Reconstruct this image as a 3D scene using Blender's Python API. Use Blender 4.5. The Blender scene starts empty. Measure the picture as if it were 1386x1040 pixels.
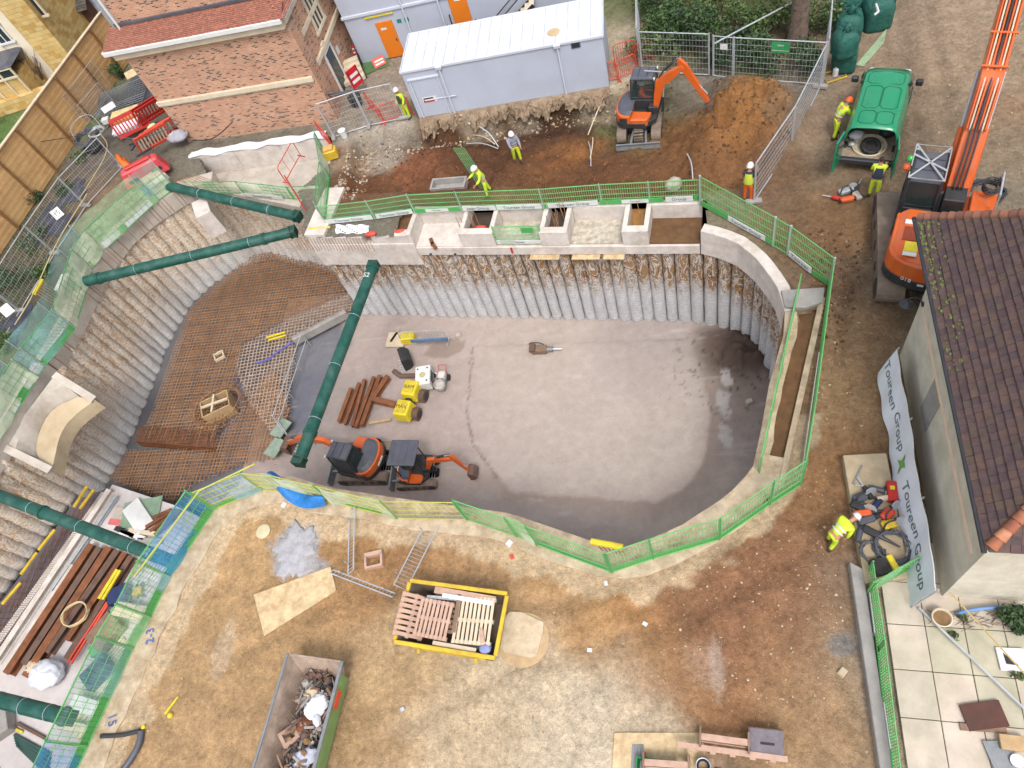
import bpy, bmesh, math, random
import numpy as np
from mathutils import Vector, Matrix
R = random.Random(11)
scene = bpy.context.scene
COL = scene.collection
PI = math.pi
V = Vector
# ---------------------------------------------------------------- camera
FPX, NX, NY, CH, YAW = 956.7, 964.3, 1119.0, 21.42, math.radians(-23.3845)
_d = V((NX - 693, NY - 520, FPX)).normalized()
_up = -_d
_fw = V((0, 0, 1)) - V((0, 0, 1)).dot(_up) * _up
_fw.normalize()
_rt = _fw.cross(_up)
_c, _s = math.cos(-YAW), math.sin(-YAW)
AX = _c * _rt - _s * _fw      # camera components of the world axes
AY = _s * _rt + _c * _fw
AZ = _up
def ray(px, py):
 r = V((px - 693, py - 520, FPX))
 return V((r.dot(AX), r.dot(AY), r.dot(AZ)))
def G(px, py, z=0.0):
 r = ray(px, py)
 t = (z - CH) / r.z
 return V((r.x * t, r.y * t, z))
def Q(px, py, P, n):
 """point of the sight line on the plane through P with normal n"""
 r = ray(px, py); o = V((0, 0, CH))
 return o + r * ((P - o).dot(n) / r.dot(n))
def proj(P):
 q = P - V((0, 0, CH))
 c = AX * q.x + AY * q.y + AZ * q.z
 return V((693 + FPX * c.x / c.z, 520 + FPX * c.y / c.z))
cd = bpy.data.cameras.new('camera'); cam = bpy.data.objects.new('camera', cd); COL.objects.link(cam)
cd.sensor_fit = 'HORIZONTAL'; cd.sensor_width = 36; cd.lens = 36 * FPX / 1386
cd.clip_start = 0.2; cd.clip_end = 2000
_m = Matrix(((AX.x, -AX.y, -AX.z), (AY.x, -AY.y, -AY.z), (AZ.x, -AZ.y, -AZ.z)))
cam.matrix_world = Matrix.Translation((0, 0, CH)) @ _m.to_4x4()
scene.camera = cam
# ---------------------------------------------------------------- light
w = bpy.data.worlds.new('World'); scene.world = w; w.use_nodes = True
nt = w.node_tree; bg = nt.nodes['Background']
sky = nt.nodes.new('ShaderNodeTexSky'); sky.sky_type = 'NISHITA'; sky.sun_disc = False
SUN_EL, SUN_AZ = math.radians(60), math.radians(160)
sky.sun_elevation = SUN_EL; sky.sun_rotation = SUN_AZ
sky.air_density = 1.0; sky.dust_density = 4.0; sky.ozone_density = 1.0
hsv = nt.nodes.new('ShaderNodeHueSaturation'); hsv.inputs['Saturation'].default_value = 0.35
nt.links.new(sky.outputs[0], hsv.inputs['Color']); nt.links.new(hsv.outputs[0], bg.inputs[0])
bg.inputs[1].default_value = 0.15
sl = bpy.data.lights.new('sun', 'SUN'); sl.energy = .75; sl.angle = math.radians(11); sl.color = (1, .96, .9)
so = bpy.data.objects.new('sun', sl); COL.objects.link(so)
sd = V((math.sin(SUN_AZ) * math.cos(SUN_EL), math.cos(SUN_AZ) * math.cos(SUN_EL), math.sin(SUN_EL)))
so.rotation_euler = sd.to_track_quat('Z', 'Y').to_euler(); so.location = (0, 0, 60)
scene.view_settings.view_transform = 'Standard'; scene.view_settings.look = 'None'
scene.view_settings.exposure = 0.97; scene.view_settings.gamma = 1
scene.render.engine = 'CYCLES'
scene.cycles.max_bounces = 6; scene.cycles.transparent_max_bounces = 24
scene.cycles.use_denoising = True
# ---------------------------------------------------------------- materials
KEXP = 1.4
def lin(c):
 c /= 255.0
 return c / 12.92 if c <= .04045 else ((c + .055) / 1.055) ** 2.4
def S(r, g, b):
 return tuple(min(.85, lin(x) / KEXP) for x in (r, g, b))
MATS = {}
def newmat(name):
 m = bpy.data.materials.new(name); m.use_nodes = True
 MATS[name] = m
 return m, m.node_tree, m.node_tree.nodes['Principled BSDF']
class N:
 """small node-writing helper"""
 def __init__(s, nt): s.nt = nt
 def n(s, t, **k):
  x = s.nt.nodes.new(t)
  for a, b in k.items(): setattr(x, a, b)
  return x
 def l(s, a, b): s.nt.links.new(a, b)
 def co(s, kind='Object'):
  return s.n('ShaderNodeTexCoord').outputs[kind]
 def map(s, v, scale=(1, 1, 1), rot=(0, 0, 0), loc=(0, 0, 0)):
  m = s.n('ShaderNodeMapping'); s.l(v, m.inputs[0])
  m.inputs['Scale'].default_value = scale; m.inputs['Rotation'].default_value = rot; m.inputs['Location'].default_value = loc
  return m.outputs[0]
 def noise(s, v, scale, detail=4, rough=.55, dist=0):
  x = s.n('ShaderNodeTexNoise'); s.l(v, x.inputs['Vector'])
  x.inputs['Scale'].default_value = scale; x.inputs['Detail'].default_value = detail
  x.inputs['Roughness'].default_value = rough; x.inputs['Distortion'].default_value = dist
  return x.outputs[0]
 def vor(s, v, scale, feature='F1', out='Distance'):
  x = s.n('ShaderNodeTexVoronoi'); x.feature = feature; s.l(v, x.inputs['Vector']); x.inputs['Scale'].default_value = scale
  return x.outputs[out]
 def ramp(s, f, pts, interp='LINEAR'):
  r = s.n('ShaderNodeValToRGB'); s.l(f, r.inputs[0]); e = r.color_ramp; e.interpolation = interp
  while len(e.elements) < len(pts): e.elements.new(.5)
  for q, (p, c) in zip(e.elements, pts):
   q.position = p
   q.color = (c, c, c, 1) if isinstance(c, (int, float)) else (*c, 1)
  return r.outputs[0]
 def mix(s, f, a, b, mode='MIX'):
  m = s.n('ShaderNodeMix'); m.data_type = 'RGBA'; m.blend_type = mode
  for i, v in ((0, f), (6, a), (7, b)):
   sock = m.inputs[i]
   if hasattr(v, 'links'): s.l(v, sock)
   elif isinstance(v, (int, float)): sock.default_value = v if i == 0 else (v, v, v, 1)
   else: sock.default_value = (*v, 1)
  return m.outputs[2]
 def math(s, op, a, b=0, clamp=False):
  m = s.n('ShaderNodeMath', operation=op); m.use_clamp = clamp
  for i, v in enumerate((a, b)):
   if hasattr(v, 'links'): s.l(v, m.inputs[i])
   else: m.inputs[i].default_value = v
  return m.outputs[0]
 def sep(s, v):
  x = s.n('ShaderNodeSeparateXYZ'); s.l(v, x.inputs[0]); return x.outputs
 def bump(s, h, dist, strength, bsdf):
  b = s.n('ShaderNodeBump'); s.l(h, b.inputs['Height']); b.inputs['Distance'].default_value = dist
  b.inputs['Strength'].default_value = strength; s.l(b.outputs[0], bsdf.inputs['Normal'])
def mat(name, c, rough=.6, metal=0, var=.25, scale=3.0, dirt=None, dirt_amt=.45, bump=.0, bscale=30, spec=.4, coat=0):
 """a plain procedural surface: base colour with mottling, optional dirt film in patches, optional bump"""
 if name in MATS: return MATS[name]
 m, nt, b = newmat(name); h = N(nt); v = h.co()
 n1 = h.noise(v, scale, 6, .62)
 k = h.ramp(n1, [(.3, 1 - var), (.7, 1 + var * .6)])
 col = h.mix(1, c, k, 'MULTIPLY')
 if dirt:
  n2 = h.noise(h.map(v, loc=(7, 3, 1)), scale * .7, 8, .7)
  f = h.ramp(n2, [(.45, 0), (.72, dirt_amt)])
  col = h.mix(f, col, dirt)
 h.l(col, b.inputs['Base Color'])
 r = h.ramp(n1, [(.3, max(.05, rough - .1)), (.7, min(1, rough + .12))]); h.l(r, b.inputs['Roughness'])
 b.inputs['Metallic'].default_value = metal; b.inputs['Specular IOR Level'].default_value = spec
 b.inputs['Coat Weight'].default_value = coat
 if bump:
  h.bump(h.noise(v, bscale, 6, .7), bump, .8, b)
 return m
def netmat(name, c, alpha, cell=.05):
 """woven netting: real open cloth, part of the light passes through the weave"""
 m, nt, b = newmat(name); h = N(nt); v = h.co()
 n = h.noise(v, 1.3, 5, .6)
 col = h.mix(1, c, h.ramp(n, [(.3, .8), (.7, 1.15)]), 'MULTIPLY')
 h.l(col, b.inputs['Base Color']); b.inputs['Roughness'].default_value = .7
 b.inputs['Specular IOR Level'].default_value = .15
 h.l(h.ramp(h.noise(h.map(v, loc=(3, 9, 2)), 2.2, 6, .65), [(.3, max(0, alpha - .15)), (.7, min(1, alpha + .15))]), b.inputs['Alpha'])
 return m
# ---------------------------------------------------------------- mesh writing
class MB:
 def __init__(s): s.v = []; s.f = []; s.mi = []; s.cur = 0; s.M = None
 def add(s, vs, fs):
  o = len(s.v)
  if s.M is not None: vs = [s.M @ V(p) for p in vs]
  s.v += [tuple(p) for p in vs]
  s.f += [tuple(i + o for i in f) for f in fs]; s.mi += [s.cur] * len(fs)
  return s
 def box(s, c, d, rz=0, M=None, taper=1.0):
  x, y, z = d[0] / 2, d[1] / 2, d[2] / 2; t = taper
  vs = [V((-x, -y, -z)), V((x, -y, -z)), V((x, y, -z)), V((-x, y, -z)), V((-x * t, -y * t, z)), V((x * t, -y * t, z)), V((x * t, y * t, z)), V((-x * t, y * t, z))]
  T = Matrix.Translation(c) @ (M if M is not None else Matrix.Rotation(rz, 4, 'Z'))
  return s.add([T @ p for p in vs], [(0, 3, 2, 1), (4, 5, 6, 7), (0, 1, 5, 4), (1, 2, 6, 5), (2, 3, 7, 6), (3, 0, 4, 7)])
 def bar(s, a, b, w, hh=None, up=(0, 0, 1)):
  a, b = V(a), V(b); hh = w if hh is None else hh
  d = b - a; L = d.length
  if L < 1e-6: return s
  d.normalize(); u = V(up)
  if abs(d.dot(u)) > .98: u = V((1, 0, 0))
  x = d.cross(u).normalized(); u = x.cross(d).normalized()
  vs = [p + x * i * w / 2 + u * j * hh / 2 for p in (a, b) for i, j in ((-1, -1), (1, -1), (1, 1), (-1, 1))]
  return s.add(vs, [(0, 1, 2, 3), (7, 6, 5, 4), (0, 4, 5, 1), (1, 5, 6, 2), (2, 6, 7, 3), (3, 7, 4, 0)])
 def tube(s, pts, r, n=6, cap=True, closed=False):
  pts = [V(p) for p in pts]; k = len(pts); vs = []; x = None
  for i, p in enumerate(pts):
   if closed: d = pts[(i + 1) % k] - pts[i - 1]
   else: d = pts[min(i + 1, k - 1)] - pts[max(i - 1, 0)]
   if d.length < 1e-9: d = V((0, 0, 1))
   d.normalize()
   if x is None:
    u = V((0, 0, 1)) if abs(d.z) < .95 else V((1, 0, 0)); x = d.cross(u).normalized()
   else:
    x = (x - d * x.dot(d)); x = x.normalized() if x.length > 1e-6 else d.orthogonal().normalized()
   y = d.cross(x); q = r[i] if isinstance(r, (list, tuple)) else r
   vs += [p + (x * math.cos(2 * PI * j / n) + y * math.sin(2 * PI * j / n)) * q for j in range(n)]
  fs = []
  for i in range(k if closed else k - 1):
   a, b = i * n, ((i + 1) % k) * n
   fs += [(a + j, a + (j + 1) % n, b + (j + 1) % n, b + j) for j in range(n)]
  if cap and not closed: fs += [tuple(range(n))[::-1], tuple((k - 1) * n + j for j in range(n))]
  return s.add(vs, fs)
 def prism(s, poly, z0, z1, top=None):
  n = len(poly); top = top or poly
  vs = [V((p[0], p[1], z0)) for p in poly] + [V((p[0], p[1], z1)) for p in top]
  return s.add(vs, [tuple(range(n))[::-1], tuple(range(n, 2 * n))] + [(i, (i + 1) % n, n + (i + 1) % n, n + i) for i in range(n)])
 def loft(s, loops, closed=True, cap=True):
  n = len(loops[0]); vs = [V(p) for l in loops for p in l]; fs = []
  for i in range(len(loops) - 1):
   a, b = i * n, (i + 1) * n
   for j in range(n if closed else n - 1): fs.append((a + j, a + (j + 1) % n, b + (j + 1) % n, b + j))
  if cap and closed: fs += [tuple(range(n))[::-1], tuple((len(loops) - 1) * n + j for j in range(n))]
  return s.add(vs, fs)
 def quad(s, a, b, c, d): return s.add([a, b, c, d], [(0, 1, 2, 3)])
 def poly(s, pts): return s.add(pts, [tuple(range(len(pts)))])
 def sheet(s, fn, nu, nv):
  vs = [fn(i / nu, j / nv) for i in range(nu + 1) for j in range(nv + 1)]
  return s.add(vs, [(i * (nv + 1) + j, (i + 1) * (nv + 1) + j, (i + 1) * (nv + 1) + j + 1, i * (nv + 1) + j + 1) for i in range(nu) for j in range(nv)])
 def lathe(s, prof, n=16, c=(0, 0, 0), M=None):
  M = Matrix.Translation(c) @ (M if M is not None else Matrix())
  vs = [M @ V((r * math.cos(2 * PI * j / n), r * math.sin(2 * PI * j / n), z)) for r, z in prof for j in range(n)]
  k = len(prof)
  fs = [(i * n + j, i * n + (j + 1) % n, (i + 1) * n + (j + 1) % n, (i + 1) * n + j) for i in range(k - 1) for j in range(n)]
  fs += [tuple(range(n))[::-1], tuple((k - 1) * n + j for j in range(n))]
  return s.add(vs, fs)
 def ball(s, c, r, n=8, m=5, sq=(1, 1, 1), jit=0, rnd=R):
  vs = [V((0, 0, -1))]
  for i in range(1, m):
   a = -PI / 2 + PI * i / m
   vs += [V((math.cos(a) * math.cos(2 * PI * j / n), math.cos(a) * math.sin(2 * PI * j / n), math.sin(a))) for j in range(n)]
  vs.append(V((0, 0, 1))); fs = []
  for j in range(n):
   fs.append((0, 1 + (j + 1) % n, 1 + j))
   for i in range(m - 2):
    a = 1 + i * n; fs.append((a + j, a + (j + 1) % n, a + n + (j + 1) % n, a + n + j))
   fs.append((1 + (m - 2) * n + j, 1 + (m - 2) * n + (j + 1) % n, len(vs) - 1))
  out = []
  for p in vs:
   k = 1 + (rnd.uniform(-jit, jit) if jit else 0)
   out.append(V((c[0] + p.x * r * sq[0] * k, c[1] + p.y * r * sq[1] * k, c[2] + p.z * r * sq[2] * k)))
  return s.add(out, fs)
 def build(s, name, mats, parent=None, smooth=False, bevel=0, recalc=True, loc=None, rot=None, seg=1):
  me = bpy.data.meshes.new(name); me.from_pydata(s.v, [], s.f)
  mats = mats if isinstance(mats, (list, tuple)) else [mats]
  for m in mats: me.materials.append(m)
  if len(mats) > 1: me.polygons.foreach_set('material_index', s.mi)
  if recalc:
   bm = bmesh.new(); bm.from_mesh(me); bmesh.ops.recalc_face_normals(bm, faces=bm.faces); bm.to_mesh(me); bm.free()
  if smooth:
   me.polygons.foreach_set('use_smooth', [True] * len(me.polygons))
   if smooth != 'all': me.set_sharp_from_angle(angle=math.radians(40))
  me.update()
  o = bpy.data.objects.new(name, me); COL.objects.link(o)
  if parent: o.parent = parent
  if loc is not None: o.location = loc
  if rot is not None: o.rotation_euler = rot
  if bevel:
   b = o.modifiers.new('bevel', 'BEVEL'); b.width = bevel; b.segments = seg; b.limit_method = 'ANGLE'; b.angle_limit = math.radians(35)
  return o
def tag(o, label=None, cat=None, group=None, kind=None):
 if label: o['label'] = label
 if cat: o['category'] = cat
 if group: o['group'] = group
 if kind: o['kind'] = kind
 return o
def thing(name, label, cat, loc=(0, 0, 0), rz=0, group=None):
 o = bpy.data.objects.new(name, None); COL.objects.link(o); o.empty_display_size = .2
 o.location = loc; o.rotation_euler = (0, 0, rz)
 return tag(o, label, cat, group)
def dup(o, loc=None, rz=None, label=None, parent=None):
 c = o.copy(); COL.objects.link(c)
 if parent: c.parent = parent
 if loc is not None: c.location = loc
 if rz is not None: c.rotation_euler = (0, 0, rz)
 if label: c['label'] = label
 for ch in list(o.children): dup(ch, parent=c)
 return c
def text(name, body, size, m, parent=None, M=None, depth=.004, sx=1.0, shear=0, spacing=1.0):
 cu = bpy.data.curves.new(name, 'FONT'); cu.body = body; cu.size = size; cu.extrude = depth
 cu.align_x = 'CENTER'; cu.align_y = 'CENTER'; cu.shear = shear; cu.space_character = spacing; cu.resolution_u = 3
 t = bpy.data.objects.new(name, cu); COL.objects.link(t)
 dg = bpy.context.evaluated_depsgraph_get(); me = bpy.data.meshes.new_from_object(t.evaluated_get(dg))
 bpy.data.objects.remove(t); bpy.data.curves.remove(cu)
 T = (M if M is not None else Matrix()) @ Matrix.Diagonal((sx, 1, 1, 1))
 me.transform(T); me.materials.clear(); me.materials.append(m)
 o = bpy.data.objects.new(name, me); COL.objects.link(o)
 if parent: o.parent = parent
 return o
def frame(o, x, y):
 """matrix with origin o, x axis x, y axis near y, z = x cross y"""
 x = V(x).normalized(); y = V(y); z = x.cross(y).normalized(); y = z.cross(x)
 return Matrix(((x.x, y.x, z.x, o[0]), (x.y, y.y, z.y, o[1]), (x.z, y.z, z.z, o[2]), (0, 0, 0, 1)))
def inpoly(X, Y, poly):
 r = np.zeros(np.shape(X), bool); n = len(poly)
 for i in range(n):
  x1, y1 = poly[i][0], poly[i][1]; x2, y2 = poly[(i + 1) % n][0], poly[(i + 1) % n][1]
  c = ((y1 > Y) != (y2 > Y))
  with np.errstate(divide='ignore', invalid='ignore'):
   r ^= c & (X < (x2 - x1) * (Y - y1) / (y2 - y1 + 1e-12) + x1)
 return r
def vnoise(X, Y, scale, seed=0, oct=4, gain=.5):
 """value noise, about -1..1"""
 rs = np.random.RandomState(seed); T = rs.rand(256, 256) * 2 - 1
 out = np.zeros_like(X); amp = 1; tot = 0
 for o in range(oct):
  x = X * scale; y = Y * scale
  xi = np.floor(x).astype(int); yi = np.floor(y).astype(int); fx = x - xi; fy = y - yi
  fx = fx * fx * (3 - 2 * fx); fy = fy * fy * (3 - 2 * fy)
  a = T[xi % 256, yi % 256]; b = T[(xi + 1) % 256, yi % 256]; c = T[xi % 256, (yi + 1) % 256]; d = T[(xi + 1) % 256, (yi + 1) % 256]
  out += amp * ((a * (1 - fx) + b * fx) * (1 - fy) + (c * (1 - fx) + d * fx) * fy)
  tot += amp; amp *= gain; scale *= 2.03; X = X + 17.3; Y = Y - 9.1
 return out / tot
def polydist(X, Y, pts):
 """distance to an open polyline"""
 d = np.full(np.shape(X), 1e9)
 for (x1, y1), (x2, y2) in zip(pts[:-1], pts[1:]):
  dx, dy = x2 - x1, y2 - y1; t = np.clip(((X - x1) * dx + (Y - y1) * dy) / (dx * dx + dy * dy + 1e-12), 0, 1)
  d = np.minimum(d, np.hypot(X - x1 - t * dx, Y - y1 - t * dy))
 return d
def resample(pts, step):
 pts = [V(p) for p in pts]; L = [0]
 for a, b in zip(pts[:-1], pts[1:]): L.append(L[-1] + (b - a).length)
 n = max(1, round(L[-1] / step)); out = []; j = 0
 for i in range(n + 1):
  t = L[-1] * i / n
  while j < len(L) - 2 and L[j + 1] < t: j += 1
  out.append(pts[j].lerp(pts[j + 1], (t - L[j]) / max(1e-9, L[j + 1] - L[j])))
 return out
def smoothline(pts, it=2):
 pts = [V(p) for p in pts]
 for _ in range(it):
  q = [pts[0]]
  for a, b in zip(pts[:-1], pts[1:]): q += [a.lerp(b, .25), a.lerp(b, .75)]
  pts = q + [pts[-1]]
 return pts
# ---------------------------------------------------------------- shared materials
mud = S(150, 118, 84)
M_conc = mat('concrete_pale', S(206, 196, 184), .8, var=.16, scale=1.6, dirt=S(150, 128, 104), dirt_amt=.5, bump=.006, bscale=18)
M_conc_white = mat('concrete_white', S(230, 220, 212), .8, var=.14, scale=2.2, dirt=S(170, 150, 130), dirt_amt=.6, bump=.006, bscale=16)
M_conc_grey = mat('concrete_grey', S(172, 168, 164), .85, var=.2, scale=2, dirt=S(130, 118, 104), bump=.006)
M_beamrough = mat('beam_top_rough', S(212, 192, 164), .9, var=.3, scale=2.4, dirt=S(150, 118, 84), dirt_amt=.75, bump=.03, bscale=14)
M_rebar = mat('rusty_rebar', S(190, 146, 108), .85, var=.3, scale=2, dirt=S(128, 86, 60), dirt_amt=.6)
M_steelrust = mat('rust_steel', S(146, 92, 60), .8, var=.35, scale=3, dirt=S(92, 58, 42), dirt_amt=.7, bump=.004)
M_steelbrown = mat('brown_steel', S(112, 90, 80), .75, var=.3, scale=3, dirt=S(150, 96, 62), dirt_amt=.5)
M_prop = mat('prop_green', S(22, 86, 74), .42, var=.3, scale=2.5, dirt=S(96, 126, 116), dirt_amt=.5)
M_galv = mat('galvanised', S(206, 210, 214), .4, metal=.35, var=.15, scale=6)
M_galvdark = mat('galvanised_dull', S(150, 154, 158), .5, metal=.4, var=.2, scale=6)
M_green = mat('fence_green', S(112, 196, 116), .45, var=.15, scale=3, dirt=S(170, 190, 130), dirt_amt=.4)
M_greendark = mat('fence_green_dark', S(84, 170, 104), .5, var=.15, scale=3)
M_toe = mat('toe_board_green', S(84, 180, 94), .5, var=.12, scale=3, dirt=S(130, 150, 100))
M_toewhite = mat('toe_board_white', S(232, 234, 232), .5, var=.06, scale=3, dirt=S(180, 172, 156), dirt_amt=.3)
M_yellowgreen = mat('rail_yellow', S(200, 200, 96), .5, var=.15)
M_white = mat('white_paint', S(236, 236, 234), .45, var=.06, dirt=S(190, 184, 172), dirt_amt=.25)
M_black = mat('black_rubber', S(44, 44, 46), .7, var=.3, scale=8, dirt=S(110, 98, 84), dirt_amt=.35)
M_dark = mat('dark_metal', S(60, 62, 66), .5, var=.2, metal=.2, dirt=S(110, 98, 84), dirt_amt=.3)
M_slate = mat('slate_plastic', S(88, 92, 104), .45, var=.15, scale=2, dirt=S(140, 132, 124), dirt_amt=.3)
M_orange = mat('machine_orange', S(232, 104, 36), .38, var=.12, scale=2.5, dirt=S(160, 116, 80), dirt_amt=.5, coat=.3)
M_orange2 = mat('orange_plastic', S(232, 104, 52), .5, var=.15)
M_red = mat('red_paint', S(206, 50, 44), .45, var=.15, dirt=S(150, 80, 66), dirt_amt=.3)
M_redlight = mat('red_plastic', S(226, 82, 62), .5, var=.15)
M_yellow = mat('yellow_paint', S(240, 218, 54), .45, var=.1, dirt=S(170, 148, 84), dirt_amt=.35)
M_yellowdull = mat('yellow_dull', S(232, 196, 60), .5, var=.15, dirt=S(150, 120, 66), dirt_amt=.6)
M_blue = mat('blue_plastic', S(60, 130, 200), .5, var=.2)
M_navy = mat('navy', S(44, 58, 104), .6, var=.2)
M_timber = mat('sawn_timber', S(202, 170, 128), .8, var=.2, scale=4, dirt=S(150, 116, 84))
M_timberpale = mat('pale_timber', S(226, 208, 180), .8, var=.14, scale=4, dirt=S(176, 146, 116), dirt_amt=.3)
M_timberdark = mat('old_timber', S(150, 122, 102), .85, var=.25, scale=4, dirt=S(100, 80, 66))
M_timberpink = mat('pinkish_timber', S(208, 172, 152), .8, var=.15, scale=4, dirt=S(150, 116, 96))
M_ply = mat('plywood', S(226, 200, 158), .8, var=.25, scale=3.5, dirt=S(176, 138, 94), dirt_amt=.95, bump=.01)
M_canvas = mat('white_cloth', S(240, 243, 252), .7, var=.06, scale=1.5, dirt=S(196, 196, 204), dirt_amt=.3)
M_glass = mat('dark_glass', S(50, 62, 68), .12, var=.2, spec=.6)
M_cable = mat('grey_cable', S(96, 98, 104), .55, var=.2)
M_hoseblack = mat('black_hose', S(58, 60, 66), .5, var=.2)
M_skin = mat('skin', S(206, 150, 120), .6, var=.08)
M_hiviz = mat('hi_vis_yellow', S(216, 240, 60), .6, var=.12, scale=6)
M_hiviz_o = mat('hi_vis_orange', S(238, 104, 50), .6, var=.12, scale=6)
M_helmet = mat('helmet_white', S(240, 240, 240), .35, var=.03)
M_boot = mat('boot_brown', S(86, 70, 56), .8, var=.2)
M_mudc = mat('mud', mud, .95, var=.3, scale=5, bump=.03, bscale=9)
N_green = netmat('net_green', S(206, 244, 198), .32)
N_greenpale = netmat('net_pale_green', S(236, 248, 214), .62)
N_teal = netmat('net_teal', S(166, 222, 214), .36)
N_blue = netmat('net_blue', S(90, 176, 236), .5)
N_bluepale = netmat('net_pale_blue', S(190, 224, 246), .42)
# ---------------------------------------------------------------- site plan
ZF = -6.3      # excavation floor
ZD = -4.8      # blinded deck at the near left
ZB = -1.35     # underside of the capping beam
FL, FR = V((-16.4, 22.6, 0)), V((1.4, 19.85, 0))
RIGHT = [(1.4, 19.85), (2.1, 19.5), (2.76, 18.96), (3.25, 18.25), (3.62, 17.37), (3.86, 16.6), (3.94, 15.6), (3.75, 14.6)]
NEAR = [(3.0, 12.6), (2.56, 11.0), (2.12, 9.63), (1.29, 8.8), (-0.23, 7.85), (-1.83, 7.2), (-2.4, 7.25), (-5.67, 8.5), (-9.6, 9.2), (-12.41, 9.75), (-14.1, 10.3), (-15.5, 10.2), (-16.5, 9.8), (-17.15, 9.05)]
NETSIDE = [tuple(G(*p)[:2]) for p in ((231, 780), (180, 877), (120, 1010), (60, 1140), (0, 1260))]
LEFTW = [(-33.5, 1.5), (-31.6, 5.5), (-29.9, 9.2), (-28.9, 12), (-28.5, 14.5), (-28.2, 16.8), (-28.05, 19.6), (-28.05, 21.3), (-27.9, 23.2), (-27.4, 24.9), (-26.4, 26.2), (-24.9, 27.4), (-22.9, 27.7)]
BACKW = [(-22.9, 27.7), (-17.6, 25.5)]
PIT = [(-16.4, 22.6)] + RIGHT + NEAR + NETSIDE + [(-33, -4)] + LEFTW + [(-17.6, 25.5), (-16.7, 24.2)]
ND = 1.45      # niche depth
uu = (FL - FR).normalized(); nn = V((uu.y, -uu.x, 0));  nn = -nn if nn.y < 0 else nn
def F(s, d, z): return FR + uu * s + nn * d + V((0, 0, z))       # along the far wall, back from it, height
NICHES = [tuple(F(-.2, -.1, 0)[:2]), tuple(F(13.3, -.1, 0)[:2]), tuple(F(13.3, ND + .25, 0)[:2]), tuple(F(-.2, ND + .25, 0)[:2])]
SHELF = [(-22.9, 27.7), (-17.6, 25.5), (-16.0, 27.6), (-16.3, 29.6), (-24.6, 30.2)]
def pw(pts, z=0): return [tuple(G(x, y, z)[:2]) for x, y in pts]
DUG = pw([(478, 190), (560, 172), (640, 160), (705, 142), (832, 128), (858, 112), (900, 128), (960, 130), (1035, 150), (1075, 185), (1040, 235), (1000, 262), (945, 268), (800, 262), (640, 262), (560, 266), (470, 268)], -.3)
def blobs(X, Y, spec, z, warp=.5, seed=3):
 """natural soil colours: irregular patches melting into one another"""
 wx = X + warp * vnoise(X, Y, .9, seed, 4); wy = Y + warp * vnoise(X, Y, .9, seed + 1, 4)
 acc = np.zeros(X.shape + (3,)); tot = np.zeros(X.shape) + 1e-9
 for px, py, r, c in spec:
  p = G(px, py, z); d2 = ((wx - p.x) ** 2 + (wy - p.y) ** 2) / (r * r)
  k = np.exp(-d2 * 1.2) + 1e-4 / (1 + d2) ** 2
  acc += k[..., None] * np.array(S(*c)); tot += k
 return acc / tot[..., None]
def colgrid(name, xs, ys, hf, cf, mask, m, zbase=0):
 X, Y = np.meshgrid(xs, ys, indexing='ij'); Z = hf(X, Y); C = cf(X, Y, Z)
 nx, ny = X.shape; idx = np.arange(nx * ny).reshape(nx, ny)
 cx = (X[:-1, :-1] + X[1:, 1:]) / 2; cy = (Y[:-1, :-1] + Y[1:, 1:]) / 2; keep = mask(cx, cy)
 f = np.stack([idx[:-1, :-1], idx[1:, :-1], idx[1:, 1:], idx[:-1, 1:]], -1)[keep]
 used, inv = np.unique(f, return_inverse=True); f = inv.reshape(-1, 4)
 co = np.stack([X, Y, Z], -1).reshape(-1, 3)[used]; cc = C.reshape(-1, 3)[used]
 me = bpy.data.meshes.new(name); me.from_pydata(co.tolist(), [], f.tolist())
 a = me.color_attributes.new('soil', 'FLOAT_COLOR', 'POINT')
 a.data.foreach_set('color', np.concatenate([cc, np.ones((len(cc), 1))], 1).astype(np.float32).ravel())
 me.polygons.foreach_set('use_smooth', [True] * len(me.polygons)); me.materials.append(m); me.update()
 o = bpy.data.objects.new(name, me); COL.objects.link(o)
 return o
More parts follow.
